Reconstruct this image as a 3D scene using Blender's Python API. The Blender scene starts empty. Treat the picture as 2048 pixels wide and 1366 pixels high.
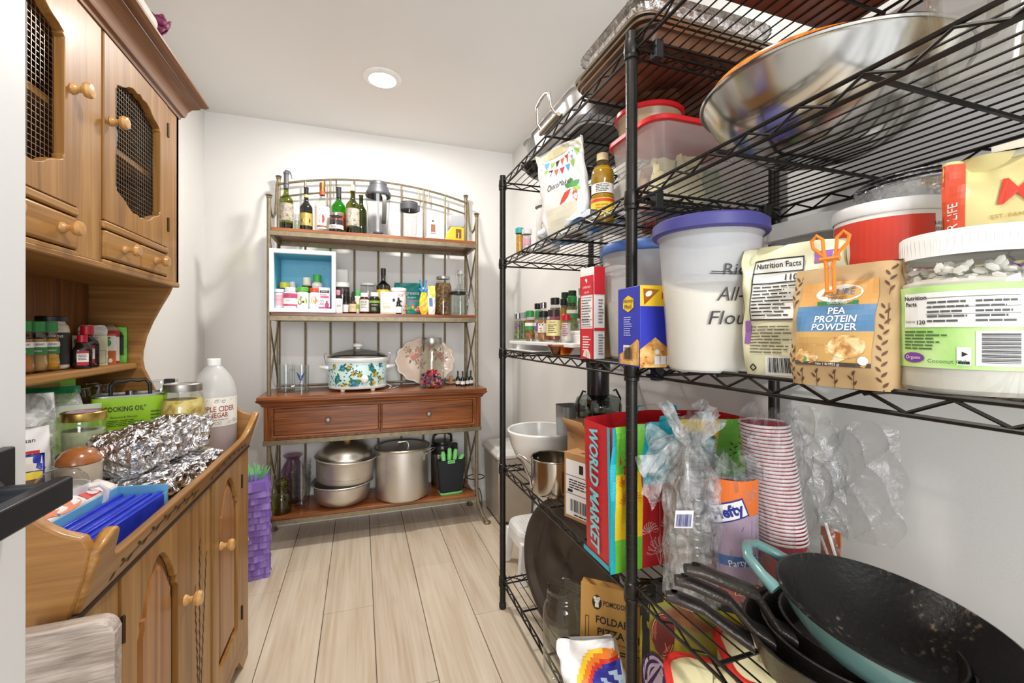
import bpy, bmesh, math, random
from mathutils import Vector, Matrix
random.seed(7)
PI = math.pi
SC = bpy.context.scene
COL = SC.collection

# ---------------------------------------------------------------- camera, world, lamps, exposure
cd = bpy.data.cameras.new('camera'); cam = bpy.data.objects.new('camera', cd); COL.objects.link(cam)
cam.location = (0, 0, 1.15); cam.rotation_euler = (PI/2, 0, math.radians(-19.03))
cd.sensor_width = 36; cd.lens = 880*36/2048; cd.shift_y = -16/2048; cd.clip_start = .01
SC.camera = cam
w = bpy.data.worlds.new('world'); SC.world = w; w.use_nodes = True
w.node_tree.nodes['Background'].inputs[0].default_value = (.93, .96, 1, 1)
w.node_tree.nodes['Background'].inputs[1].default_value = .72
def area(name, loc, rot, size, power, col, size_y=None, shape='DISK', spread=PI):
    l = bpy.data.lights.new(name, 'AREA'); l.energy = power; l.color = col; l.size = size; l.shape = shape; l.spread = spread
    if size_y: l.shape = 'RECTANGLE'; l.size_y = size_y
    o = bpy.data.objects.new(name, l); o.location = loc; o.rotation_euler = rot; COL.objects.link(o); return o
area('downlight_lamp', (.105, 2.28, 2.395), (0, 0, 0), .13, 11, (1, .955, .9))
area('downlight_lamp_front', (.06, .66, 2.395), (0, 0, 0), .13, 8.5, (1, .955, .9))
area('camera_side_fill', (-.2, -3.2, 1.5), (PI/2, 0, 0), 1.6, 60, (.97, .98, 1), 1.8)  # added fill lamp, unseen behind the camera, brightens the depth of the room evenly
SC.view_settings.view_transform = 'Standard'; SC.view_settings.look = 'None'
SC.view_settings.gamma = 1; SC.view_settings.use_curve_mapping = False; SC.view_settings.exposure = .9
SC.cycles.transparent_max_bounces = 32

# ---------------------------------------------------------------- materials
def lin(c):
    if isinstance(c, str):
        c = [int(c[i:i+2], 16)/255 for i in (0, 2, 4)]
        c = [x/12.92 if x <= .04045 else ((x+.055)/1.055)**2.4 for x in c]
    return (c[0], c[1], c[2], 1)
def mul(c, k): return tuple(min(1, x*k) for x in c[:3]) + (1,)
CACHE = {}
def cached(fn):
    def g(*a, **k):
        key = (fn.__name__, str(a), str(sorted(k.items())))
        if key not in CACHE: CACHE[key] = fn(*a, **k)
        return CACHE[key]
    return g
def newmat(name):
    m = bpy.data.materials.new(name); m.use_nodes = True
    nt = m.node_tree; nt.nodes.clear()
    out = nt.nodes.new('ShaderNodeOutputMaterial')
    return m, nt, out
def node(nt, t, **kw):
    n = nt.nodes.new('ShaderNode'+t)
    for k, v in kw.items():
        if k[0] == 'i': n.inputs[int(k[1:])].default_value = v
        else: setattr(n, k, v)
    return n
def coords(nt, scale=(1, 1, 1)):
    tc = node(nt, 'TexCoord'); mp = node(nt, 'Mapping'); mp.inputs['Scale'].default_value = scale
    nt.links.new(tc.outputs['Object'], mp.inputs['Vector']); return mp.outputs[0]
def noise(nt, vec, scale, detail=3, dist=0):
    n = node(nt, 'TexNoise'); n.inputs['Scale'].default_value = scale; n.inputs['Detail'].default_value = detail
    n.inputs['Distortion'].default_value = dist; nt.links.new(vec, n.inputs['Vector']); return n.outputs[0]
def ramp(nt, fac, stops):
    r = node(nt, 'ValToRGB'); e = r.color_ramp.elements
    while len(e) < len(stops): e.new(.5)
    for el, (p, c) in zip(e, stops): el.position = p; el.color = lin(c)
    nt.links.new(fac, r.inputs[0]); return r.outputs[0]
def bumpn(nt, fac, strength, dist=.01):
    b = node(nt, 'Bump'); b.inputs['Strength'].default_value = strength; b.inputs['Distance'].default_value = dist
    nt.links.new(fac, b.inputs['Height']); return b.outputs[0]
def princ(nt, rough, metal=0, spec=.5, coat=0):
    p = node(nt, 'BsdfPrincipled'); p.inputs['Roughness'].default_value = rough; p.inputs['Metallic'].default_value = metal
    p.inputs['Specular IOR Level'].default_value = spec; p.inputs['Coat Weight'].default_value = coat
    p.inputs['Coat Roughness'].default_value = .15
    return p
@cached
def PM(c, rough=.5, metal=0, var=.06, sc=14, bump=0, bsc=80, spec=.5, coat=0):
    m, nt, out = newmat('surface'); p = princ(nt, rough, metal, spec, coat); v = coords(nt)
    n = noise(nt, v, sc); c = lin(c)
    r = node(nt, 'ValToRGB'); e = r.color_ramp.elements
    e[0].position = .3; e[1].position = .7; e[0].color = mul(c, 1-var); e[1].color = mul(c, 1+var)
    nt.links.new(n, r.inputs[0]); nt.links.new(r.outputs[0], p.inputs['Base Color'])
    if bump: nt.links.new(bumpn(nt, noise(nt, v, bsc, 4), bump, .004), p.inputs['Normal'])
    nt.links.new(p.outputs[0], out.inputs[0]); return m
def fres(nt, base=.06, nrm=None):
    """Schlick reflectance, the same on both sides of a thin wall"""
    lw = node(nt, 'LayerWeight'); lw.inputs[0].default_value = .5
    if nrm is not None: nt.links.new(nrm, lw.inputs['Normal'])
    a = node(nt, 'Math', operation='POWER'); a.inputs[1].default_value = 4.5; nt.links.new(lw.outputs['Facing'], a.inputs[0])
    b = node(nt, 'Math', operation='MULTIPLY_ADD'); b.inputs[1].default_value = .72; b.inputs[2].default_value = base
    nt.links.new(a.outputs[0], b.inputs[0]); return b.outputs[0], lw.outputs['Facing']
@cached
def GL(c='f6f9f7', rough=.0, edge=.72, glossy=1.0):
    """thin clear glass or film: transmits its tint, darker at the rim where the wall is seen edge-on"""
    m, nt, out = newmat('glass'); c = lin(c)
    fr, fac = fres(nt)
    r = node(nt, 'ValToRGB'); e = r.color_ramp.elements; e[0].position = .55; e[1].position = 1
    e[0].color = c; e[1].color = mul(c, edge); nt.links.new(fac, r.inputs[0])
    t = node(nt, 'BsdfTransparent'); nt.links.new(r.outputs[0], t.inputs[0])
    g = node(nt, 'BsdfGlossy'); g.inputs['Roughness'].default_value = rough+.03
    g.inputs[0].default_value = (glossy, glossy, glossy, 1)
    mx = node(nt, 'MixShader'); nt.links.new(fr, mx.inputs[0])
    nt.links.new(t.outputs[0], mx.inputs[1]); nt.links.new(g.outputs[0], mx.inputs[2])
    nt.links.new(mx.outputs[0], out.inputs[0]); return m
@cached
def TP(c, op=.5, rough=.3, tint='ffffff', bump=0, bsc=40):
    """translucent plastic: part see-through, part body colour"""
    m, nt, out = newmat('translucent_plastic'); p = princ(nt, rough); v = coords(nt)
    p.inputs['Base Color'].default_value = lin(c)
    t = node(nt, 'BsdfTransparent'); t.inputs[0].default_value = lin(tint)
    mx = node(nt, 'MixShader'); n = noise(nt, v, 9, 3)
    mr = node(nt, 'MapRange'); mr.inputs[3].default_value = max(0, op-.08); mr.inputs[4].default_value = min(1, op+.08)
    nt.links.new(n, mr.inputs[0]); nt.links.new(mr.outputs[0], mx.inputs[0])
    if bump: nt.links.new(bumpn(nt, noise(nt, v, bsc, 5, .5), bump, .01), p.inputs['Normal'])
    nt.links.new(t.outputs[0], mx.inputs[1]); nt.links.new(p.outputs[0], mx.inputs[2])
    nt.links.new(mx.outputs[0], out.inputs[0]); return m
@cached
def FILM(milk=.12, bsc=30, c='ffffff', spec=.75):
    """crumpled clear film: see-through, slightly milky, sharp glints on its creases"""
    m, nt, out = newmat('clear_film'); v = coords(nt)
    n = noise(nt, v, bsc, 6, .8); bn = bumpn(nt, n, .9, .02)
    t = node(nt, 'BsdfTransparent'); t.inputs[0].default_value = lin('f7f7f7')
    d = node(nt, 'BsdfDiffuse'); d.inputs[0].default_value = lin(c); nt.links.new(bn, d.inputs['Normal'])
    g = node(nt, 'BsdfGlossy'); g.inputs['Roughness'].default_value = .13; nt.links.new(bn, g.inputs['Normal'])
    fr, _ = fres(nt, .07, bn)
    mr = node(nt, 'MapRange'); mr.inputs[1].default_value = .35; mr.inputs[2].default_value = .75
    mr.inputs[3].default_value = milk*.35; mr.inputs[4].default_value = milk*2.2; nt.links.new(n, mr.inputs[0])
    m1 = node(nt, 'MixShader'); nt.links.new(mr.outputs[0], m1.inputs[0])
    nt.links.new(t.outputs[0], m1.inputs[1]); nt.links.new(d.outputs[0], m1.inputs[2])
    m2 = node(nt, 'MixShader'); k = node(nt, 'Math', operation='MULTIPLY'); k.inputs[1].default_value = spec
    nt.links.new(fr, k.inputs[0]); nt.links.new(k.outputs[0], m2.inputs[0])
    nt.links.new(m1.outputs[0], m2.inputs[1]); nt.links.new(g.outputs[0], m2.inputs[2])
    nt.links.new(m2.outputs[0], out.inputs[0]); return m
@cached
def WD(c0, c1, c2, axis='y', rough=.4, coarse=14, along=1.2, coat=.2, fine=.35, knots=0, bump=.08):
    """timber: grain stretched along one axis"""
    m, nt, out = newmat('timber'); p = princ(nt, rough, 0, .4, coat)
    sc = {'x': (along, coarse, coarse), 'y': (coarse, along, coarse), 'z': (coarse, coarse, along)}[axis]
    v = coords(nt, sc); n1 = noise(nt, v, 1.0, 4, 1.6)
    v2 = coords(nt, tuple(q*9 if q == coarse else q*3 for q in sc)); n2 = noise(nt, v2, 1.0, 3, .3)
    mx = node(nt, 'Mix'); mx.inputs[0].default_value = fine
    nt.links.new(n1, mx.inputs[2]); nt.links.new(n2, mx.inputs[3])
    c = ramp(nt, mx.outputs[0], [(.34, c0), (.5, c1), (.66, c2)])
    if knots:
        vo = node(nt, 'TexVoronoi'); vo.inputs['Scale'].default_value = knots
        nt.links.new(coords(nt, tuple(1 if q == coarse else .45 for q in sc)), vo.inputs['Vector'])
        r = ramp(nt, vo.outputs['Distance'], [(.03, '777777'), (.13, 'ffffff')])
        mm = node(nt, 'Mix', data_type='RGBA', blend_type='MULTIPLY'); mm.inputs[0].default_value = .6
        nt.links.new(c, mm.inputs[6]); nt.links.new(r, mm.inputs[7]); c = mm.outputs[2]
    nt.links.new(c, p.inputs['Base Color'])
    nt.links.new(bumpn(nt, mx.outputs[0], bump, .004), p.inputs['Normal'])
    nt.links.new(p.outputs[0], out.inputs[0]); return m
@cached
def METAL(c, rough=.25, aniso=0, var=.12, sc=8, bump=0, bsc=60):
    m, nt, out = newmat('metal'); p = princ(nt, rough, 1); v = coords(nt)
    n = noise(nt, v, sc, 4); c = lin(c)
    r = node(nt, 'ValToRGB'); e = r.color_ramp.elements; e[0].position = .3; e[1].position = .7
    e[0].color = mul(c, 1-var); e[1].color = c; nt.links.new(n, r.inputs[0]); nt.links.new(r.outputs[0], p.inputs['Base Color'])
    mr = node(nt, 'MapRange'); mr.inputs[3].default_value = rough*.7; mr.inputs[4].default_value = rough*1.35
    nt.links.new(n, mr.inputs[0]); nt.links.new(mr.outputs[0], p.inputs['Roughness'])
    if bump: nt.links.new(bumpn(nt, noise(nt, v, bsc, 3), bump, .01), p.inputs['Normal'])
    nt.links.new(p.outputs[0], out.inputs[0]); return m
@cached
def FOIL(bsc=42, strength=.9, rough=.16):
    m, nt, out = newmat('foil'); p = princ(nt, rough, 1); p.inputs['Base Color'].default_value = lin('e6e6e8'); v = coords(nt)
    vo = node(nt, 'TexVoronoi', feature='F1'); vo.inputs['Scale'].default_value = bsc; nt.links.new(v, vo.inputs['Vector'])
    n = noise(nt, v, bsc*1.4, 4, .6); mx = node(nt, 'Mix'); mx.inputs[0].default_value = .5
    nt.links.new(vo.outputs['Distance'], mx.inputs[2]); nt.links.new(n, mx.inputs[3])
    nt.links.new(bumpn(nt, mx.outputs[0], strength, .02), p.inputs['Normal'])
    nt.links.new(p.outputs[0], out.inputs[0]); return m
@cached
def SPK(stops, sc=30, rough=.6, bump=.3, detail=5, dist=.4, voro=False, alpha=1):
    """mottled stuff: fruit, herbs, crumbs, prints"""
    m, nt, out = newmat('mottled'); p = princ(nt, rough); v = coords(nt)
    if voro:
        vo = node(nt, 'TexVoronoi'); vo.inputs['Scale'].default_value = sc; nt.links.new(v, vo.inputs['Vector'])
        sep = node(nt, 'SeparateColor'); nt.links.new(vo.outputs['Color'], sep.inputs[0]); fac = sep.outputs[0]
    else: fac = noise(nt, v, sc, detail, dist)
    c = ramp(nt, fac, stops); nt.links.new(c, p.inputs['Base Color'])
    if bump: nt.links.new(bumpn(nt, fac, bump, .01), p.inputs['Normal'])
    nt.links.new(p.outputs[0], out.inputs[0]); return m
@cached
def EMIT(c, s):
    m, nt, out = newmat('lamp_lens'); e = node(nt, 'Emission'); e.inputs[0].default_value = lin(c); e.inputs[1].default_value = s
    nt.links.new(e.outputs[0], out.inputs[0]); return m

# ---------------------------------------------------------------- mesh helpers
class MB:
    def __init__(s): s.v = []; s.f = []; s.mi = []; s.k = 0
    def mat(s, k): s.k = k; return s
    def add(s, vs, fs, T=None):
        o = len(s.v)
        if T is not None: vs = [T @ Vector(p) for p in vs]
        s.v += [tuple(p) for p in vs]; s.f += [tuple(i+o for i in f) for f in fs]; s.mi += [s.k]*len(fs); return s
    def box(s, x0, x1, y0, y1, z0, z1, T=None):
        return s.add([(x, y, z) for z in (z0, z1) for y in (y0, y1) for x in (x0, x1)],
                     [(0, 2, 3, 1), (4, 5, 7, 6), (0, 1, 5, 4), (2, 6, 7, 3), (0, 4, 6, 2), (1, 3, 7, 5)], T)
    def lathe(s, prof, n=24, T=None, a0=0, a1=2*PI, sx=1, sy=1):
        full = abs(a1-a0-2*PI) < 1e-6; m = n if full else n+1; vs = []; fs = []; idx = []
        for r, z in prof:
            if r < 1e-6: idx.append([len(vs)]*m); vs.append((0, 0, z)); continue
            row = []
            for i in range(m):
                a = a0+(a1-a0)*i/n; row.append(len(vs)); vs.append((sx*r*math.cos(a), sy*r*math.sin(a), z))
            idx.append(row)
        for A, B in zip(idx, idx[1:]):
            for i in range(n):
                j = (i+1) % m
                q = []
                for t in (A[i], A[j], B[j], B[i]):
                    if t not in q: q.append(t)
                if len(q) > 2: fs.append(tuple(q))
        return s.add(vs, fs, T)
    def tube(s, pts, r, n=8, closed=False, T=None, caps=True):
        P = [Vector(p) for p in pts]; m = len(P); R = r if isinstance(r, (list, tuple)) else [r]*m
        vs = []; fs = []; up = None
        for i in range(m):
            a = P[(i-1) % m] if (closed or i) else P[i]; b = P[(i+1) % m] if (closed or i < m-1) else P[i]
            d = (b-a); d = d.normalized() if d.length > 1e-9 else Vector((0, 0, 1))
            if up is None: up = d.orthogonal().normalized()
            else:
                up = up-d*up.dot(d); up = up.normalized() if up.length > 1e-6 else d.orthogonal().normalized()
            sd = d.cross(up)
            for k in range(n):
                q = 2*PI*k/n; vs.append(P[i]+(up*math.cos(q)+sd*math.sin(q))*R[i])
        for i in range(m if closed else m-1):
            for k in range(n):
                a, b = i*n, ((i+1) % m)*n; fs.append((a+k, a+(k+1) % n, b+(k+1) % n, b+k))
        if caps and not closed: fs.append(tuple(range(n))); fs.append(tuple(range((m-1)*n, m*n)))
        return s.add(vs, fs, T)
    def prism(s, poly, h0, h1, ax='z', T=None):
        f = {'x': lambda a, b, h: (h, a, b), 'y': lambda a, b, h: (a, h, b), 'z': lambda a, b, h: (a, b, h)}[ax]; n = len(poly)
        return s.add([f(a, b, h) for h in (h0, h1) for a, b in poly],
                     [tuple(range(n)), tuple(range(n, 2*n))]+[(i, (i+1) % n, n+(i+1) % n, n+i) for i in range(n)], T)
    def ringprism(s, out, inn, h0, h1, ax='z', T=None):
        f = {'x': lambda a, b, h: (h, a, b), 'y': lambda a, b, h: (a, h, b), 'z': lambda a, b, h: (a, b, h)}[ax]; n = len(out)
        vs = [f(a, b, h) for h in (h0, h1) for L in (out, inn) for a, b in L]; fs = []
        for i in range(n):
            j = (i+1) % n
            fs += [(i, j, n+j, n+i), (2*n+i, 2*n+j, 3*n+j, 3*n+i), (i, j, 2*n+j, 2*n+i), (n+i, n+j, 3*n+j, 3*n+i)]
        return s.add(vs, fs, T)
    def grid(s, fn, nu, nv, wu=False, T=None):
        m = nu if wu else nu+1; vs = [fn(i/nu, j/nv) for j in range(nv+1) for i in range(m)]
        fs = [(j*m+i, j*m+(i+1) % m, (j+1)*m+(i+1) % m, (j+1)*m+i) for j in range(nv) for i in range(nu)]
        return s.add(vs, fs, T)
    def loft(s, rings, cap=True, T=None):
        n = len(rings[0]); vs = [p for r in rings for p in r]
        fs = [(j*n+i, j*n+(i+1) % n, (j+1)*n+(i+1) % n, (j+1)*n+i) for j in range(len(rings)-1) for i in range(n)]
        if cap: fs += [tuple(range(n)), tuple(range((len(rings)-1)*n, len(rings)*n))]
        return s.add(vs, fs, T)
WORLD = set()
def obj(name, mb, mats, parent=None, bev=0, ang=38, kind=None, label=None, flat=False, solid=0, seg=2):
    me = bpy.data.meshes.new(name); me.from_pydata(mb.v, [], mb.f)
    mats = mats if isinstance(mats, (list, tuple)) else [mats]
    for m in mats: me.materials.append(m)
    me.polygons.foreach_set('material_index', mb.mi)
    if len(mb.f) < 30000:
        b = bmesh.new(); b.from_mesh(me); bmesh.ops.recalc_face_normals(b, faces=b.faces); b.to_mesh(me); b.free()
    if not flat:
        me.polygons.foreach_set('use_smooth', [True]*len(me.polygons)); me.set_sharp_from_angle(angle=math.radians(ang))
    return link(name, me, parent, bev, kind, label, solid, seg)
def link(name, me, parent=None, bev=0, kind=None, label=None, solid=0, seg=2):
    o = bpy.data.objects.new(name, me); COL.objects.link(o)
    if parent is not None:
        o.parent = parent
        if parent.name in WORLD:
            o.matrix_parent_inverse = Matrix.Translation(-Vector(parent['base'])); WORLD.add(o.name); o['base'] = (0, 0, 0)
    if bev:
        md = o.modifiers.new('bevel', 'BEVEL'); md.width = bev; md.segments = seg; md.limit_method = 'ANGLE'; md.angle_limit = math.radians(40)
    if solid:
        md = o.modifiers.new('solid', 'SOLIDIFY'); md.thickness = solid; md.offset = 0
    if kind: o['kind'] = kind
    if label: o['label'] = label
    return o
def tag(o, label, cat, group=None):
    o['label'] = label; o['category'] = cat
    if group: o['group'] = group
    return o
def thing(name, label, cat, loc=(0, 0, 0), rz=0, group=None, world=False):
    o = bpy.data.objects.new(name, None); COL.objects.link(o); o.location = loc; o.rotation_euler = (0, 0, rz)
    o.empty_display_size = .02
    if world: WORLD.add(o.name); o['base'] = tuple(loc)
    return tag(o, label, cat, group)
def struct(name, mb, m, parent=None, **k): return obj(name, mb, m, parent, kind='structure', **k)
ORD = 'lowest second third fourth fifth sixth seventh eighth ninth tenth eleventh twelfth thirteenth fourteenth fifteenth sixteenth seventeenth eighteenth nineteenth twentieth'.split()+['twenty-'+w_ for w_ in 'first second third fourth fifth sixth seventh eighth ninth'.split()]+['thirtieth', 'thirty-first', 'thirty-second']
def nth(i, n, what):
    """label of one member of a nested stack, counted from its foot"""
    return ('lowest '+what) if i == 0 else ('topmost '+what) if i == n-1 else what+', '+ORD[i]+' from the bottom'
def dup(root, loc, rz=0, label=None, group=None):
    r = root.copy(); COL.objects.link(r); r.location = loc; r.rotation_euler = (0, 0, rz)
    if label: r['label'] = label
    if group: r['group'] = group
    for ch in list(root.children):
        c = ch.copy(); COL.objects.link(c); c.parent = r
        for g in list(ch.children):
            d = g.copy(); COL.objects.link(d); d.parent = c
    return r
def L(parent, name, m, prof, n=24, label=None, **k): return obj(name, MB().lathe(prof, n, **k), m, parent, label=label)
def B(parent, name, m, x0, x1, y0, y1, z0, z1, bev=0, label=None, T=None): return obj(name, MB().box(x0, x1, y0, y1, z0, z1, T), m, parent, bev=bev, label=label)

# ---- flat print: polygons in (x, z) laid on a flat, round or pouch-shaped face
def flat(loc=(0, 0, 0), rz=0, tilt=0):
    T = Matrix.Translation(loc) @ Matrix.Rotation(rz, 4, 'Z') @ Matrix.Rotation(tilt, 4, 'X')
    return lambda x, z, k: T @ Vector((x, -k, z))
def cyl(R, z0=0, rz=0, slope=0, sy=1):
    def g(x, z, k):
        r = R+slope*z; a = rz-PI/2+x/R
        return Vector(((r+k)*math.cos(a), sy*(r+k)*math.sin(a), z0+z))
    return g
def shear(mp, a, sx=1, rot=0):
    c, s_ = math.cos(rot), math.sin(rot)
    return lambda x, z, k: mp((x*sx+z*a)*c-z*s_, (x*sx+z*a)*s_+z*c, k)
def decal(parent, name, m, polys, mp, k=.0007, nx=1, nz=1, label=None):
    mb = MB(); mats = m if isinstance(m, list) else [m]
    for p in polys:
        if isinstance(p[0], int): mb.k = p[0]; p = p[1]
        mb.add([mp(x, z, k) for x, z in p], [tuple(range(len(p)))])
    return obj(name, mb, mats, parent, label=label, kind='stuff' if len(polys) > 1 and 'print' in name else None)
def rect(x0, x1, z0, z1, nx=8, nz=1):
    o = []
    for i in range(nx):
        for j in range(nz):
            a, b = x0+(x1-x0)*i/nx, x0+(x1-x0)*(i+1)/nx; c, d = z0+(z1-z0)*j/nz, z0+(z1-z0)*(j+1)/nz
            o.append([(a, c), (b, c), (b, d), (a, d)])
    return o
def ell(cx, cz, rx, rz, n=16, rot=0, a0=0, a1=2*PI):
    c, s_ = math.cos(rot), math.sin(rot); o = []
    for i in range(n):
        a = a0+(a1-a0)*i/n; x, z = rx*math.cos(a), rz*math.sin(a); o.append((cx+x*c-z*s_, cz+x*s_+z*c))
    return o
def leafp(cx, cz, l, wd, rot):
    c, s_ = math.cos(rot), math.sin(rot)
    return [(cx+x*c-z*s_, cz+x*s_+z*c) for x, z in ((0, 0), (l*.35, wd/2), (l*.7, wd*.4), (l, 0), (l*.7, -wd*.4), (l*.35, -wd/2))]
def stroke(pts, wd):
    o = []
    for (x0, z0), (x1, z1) in zip(pts, pts[1:]):
        d = math.hypot(x1-x0, z1-z0) or 1; nx, nz = -(z1-z0)/d*wd/2, (x1-x0)/d*wd/2
        o.append([(x0+nx, z0+nz), (x1+nx, z1+nz), (x1-nx, z1-nz), (x0-nx, z0-nz)])
    return o
def bars(x0, x1, z0, z1, rows, seed=1, th=.45, nx=3, ragged=.35):
    """rows of fine print too small to read"""
    rr = random.Random(seed); o = []; dz = (z1-z0)/rows
    for i in range(rows):
        z = z1-dz*(i+.5); x = x0
        end = x1-(x1-x0)*rr.random()*ragged
        while x < end-1e-6:
            l = min((x1-x0)*rr.uniform(.12, .35), end-x); o += rect(x, x+l, z-dz*th/2, z+dz*th/2, nx); x += l+(x1-x0)*.03
    return o
def barcode(x0, x1, z0, z1, seed=3):
    rr = random.Random(seed); o = []; x = x0
    while x < x1:
        wd = (x1-x0)*rr.choice((.012, .02, .035)); o += rect(x, min(x+wd, x1), z0, z1, 1, 2); x += wd+(x1-x0)*rr.choice((.012, .02, .03))
    return o
TXT = {}
def txt(parent, s, m, size, mp, cx=0, cz=0, k=.0012, bold=0, name='lettering', align='CENTER', maxw=None, ls=1.0):
    key = (s, bold, align, ls)
    if key not in TXT:
        cu = bpy.data.curves.new('t', 'FONT'); cu.body = s; cu.align_x = align; cu.align_y = 'CENTER'; cu.resolution_u = 2
        cu.offset = bold; cu.size = 1; cu.space_line = ls*.85
        o = bpy.data.objects.new('t', cu); me = bpy.data.meshes.new_from_object(o)
        TXT[key] = ([v.co.copy() for v in me.vertices], [tuple(p.vertices) for p in me.polygons])
        bpy.data.objects.remove(o); bpy.data.curves.remove(cu); bpy.data.meshes.remove(me)
    V, F = TXT[key]
    wx = size
    if maxw and V:
        ww = (max(v.x for v in V)-min(v.x for v in V))*size
        if ww > maxw: wx = size*maxw/ww
    mb = MB(); mb.add([mp(cx+v.x*wx, cz+v.y*size, k) for v in V], F)
    return obj(name, mb, m, parent, flat=True)
INK = PM('1d1b1c', .6); WHITE = PM('f1efea', .45); PAPER = PM('efece3', .7)

# ---------------------------------------------------------------- room shell
XL, XR, YB, CE = -.84, 1.02, 2.945, 2.42
wallm = PM('e6e5e2', .75, var=.012, sc=3, bump=.05, bsc=300, spec=.3)
ceilm = PM('ebeae8', .6, var=.01, sc=3, bump=.04, bsc=300, spec=.35)
struct('wall_left', MB().box(XL-.1, XL, -.6, YB+.1, 0, CE), wallm)
struct('wall_right', MB().box(XR, XR+.1, -.6, YB+.1, 0, CE), wallm)
struct('wall_back', MB().box(XL, XR, YB, YB+.1, 0, CE), wallm)
struct('ceiling', MB().box(XL-.1, XR+.1, -.6, YB+.1, CE, CE+.1), ceilm)
trimm = PM('e4e3df', .4, var=.02)
struct('baseboard_back', MB().prism([(YB, 0), (YB-.014, 0), (YB-.014, .085), (YB-.006, .1), (YB, .1)], XL, XR, 'x'), trimm)
struct('baseboard_right', MB().prism([(XR, 0), (XR-.014, 0), (XR-.014, .085), (XR-.006, .1), (XR, .1)], -.6, YB-.014, 'y'), trimm)
struct('baseboard_left', MB().prism([(XL, 0), (XL+.014, 0), (XL+.014, .085), (XL+.006, .1), (XL, .1)], -.6, YB-.014, 'y'), trimm)
fl = struct('floor', MB().box(XL-.1, XR+.1, -.9, YB+.1, -.06, -.012), PM('6d6358', .8))
joints = [[.4, 1.7], [1.0, 2.2], [2.362, 1.05], [1.953, .65], [1.461, 2.75], [2.2, .9], [.5, 1.75, 2.6], [1.2, 2.45], [.75, 2.0], [1.55]]
for i in range(10):
    x0 = -.338+.1953*(i-2); ys = [-.9]+sorted(joints[i])+[YB]
    for a, b in zip(ys, ys[1:]):
        k = random.random()
        pm = WD(['bda98f', 'c1ad93', 'bba68c'][int(k*3)], ['cfc0aa', 'd2c3ad', 'ccbda8'][int(k*3)], ['dacdb9', 'dcd0bc', 'd7cab6'][int(k*3)], 'y', .42, 9, .8, 0, .4, 2.6, .03)
        o = obj('plank', MB().box(max(x0+.0012, XL), min(x0+.1941, XR), a+.0012, b-.0012, -.012, 0), pm, fl, bev=.0012, seg=1)
# ---------------------------------------------------------------- recessed ceiling light
t = thing('ceiling_light', 'round white recessed downlight glowing in the ceiling', 'light', (.105, 2.28, CE))
L(t, 'trim_ring', PM('f2f1ee', .35), [(.062, -.004), (.066, -.012), (.082, -.010), (.092, -.003), (.092, 0), (.06, 0)], 40)
L(t, 'lens', EMIT('fff6e8', 14), [(0, -.006), (.062, -.006)], 32)

# ---------------------------------------------------------------- baker's rack on the back wall
IRON = PM('857961', .4, .55, .18, 40, .15, 120)
OAKR = WD('4c2810', '864a1f', 'a86632', 'x', .35, 30, 1.5, .3, .4)
OAKV = WD('4c2810', '83471e', 'a4622f', 'z', .35, 30, 1.5, .3, .4)
BR = thing('bakers_rack', 'bronze metal bakers rack with oak shelves and arched top on back wall', 'rack', (.107, 2.75, 0), world=True)
xl, xr, yf, yb = -.455, .672, 2.61, 2.90
def post(x, y, top, s, splay):
    m = MB(); px, py = (x+s*.0, y)
    m.tube([(x+s*.055*splay, y-.04*splay, .012), (x+s*.03*splay, y-.022*splay, .05), (x+s*.008*splay, y-.004*splay, .12), (x, y, .2), (x, y, top)], .0105, 10)
    m.lathe([(0, 0), (.021, 0), (.023, .006), (.02, .012), (.012, .016), (0, .018)], 14, Matrix.Translation((x+s*.055*splay, y-.04*splay, 0)))
    m.lathe([(.0105, 0), (.0135, .004), (.0135, .008), (.01, .011), (.016, .014), (.018, .018), (.012, .023), (0, .025)], 14, Matrix.Translation((x, y, top)))
    obj('post', m, IRON, BR)
for s, x in ((-1, xl), (1, xr)):
    post(x, yf, 1.862, s, 1); post(x, yb, 2.058, s, .4)
def archz(x, d=0): return 2.03+.078*(1-((x-.108)/.564)**2)-d
N = 28; xs = [xl+(xr-xl)*i/N for i in range(N+1)]
for d, r in ((0, .007), (.078, .006)): obj('arch_rail', MB().tube([(x, yb, archz(x, d)) for x in xs], r, 8), IRON, BR)
for bx in (-.311, -.172, -.034, .108, .25, .39, .531): obj('back_bar', MB().tube([(bx, yb, .16), (bx, yb, archz(bx))], .006, 8), IRON, BR)
for bx in (-.205, -.139, .076, .14, .357, .423): obj('arch_spindle', MB().tube([(bx, yb, archz(bx, .078)), (bx, yb, archz(bx))], .005, 6), IRON, BR)
obj('lower_rail', MB().tube([(xl, yb, .84), (xr, yb, .84)], .007, 8), IRON, BR)
for x in (xl, xr):
    s = -1 if x < 0 else 1
    pts = [(x, yb-.005, 2.02), (x, yb-.03, 2.035), (x, yb-.06, 2.01), (x, yb-.07, 1.95), (x, yb-.085, 1.88), (x, yb-.12, 1.82), (x, yb-.18, 1.79), (x, yb-.24, 1.80), (x, yb-.27, 1.83), (x, yf+.01, 1.835)]
    obj('side_scroll', MB().tube(pts, .007, 8), IRON, BR)
    for a, b in ((1.69, 1.27), (1.24, .84)):
        obj('side_brace', MB().tube([(x, yf, a), (x, yb, b)], .005, 6), IRON, BR); obj('side_brace', MB().tube([(x, yb, a), (x, yf, b)], .005, 6), IRON, BR)
    obj('side_brace', MB().tube([(x, yf, .56), (x, yb, .18)], .006, 6), IRON, BR); obj('side_brace', MB().tube([(x, yb, .56), (x, yf, .18)], .006, 6), IRON, BR)
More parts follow.
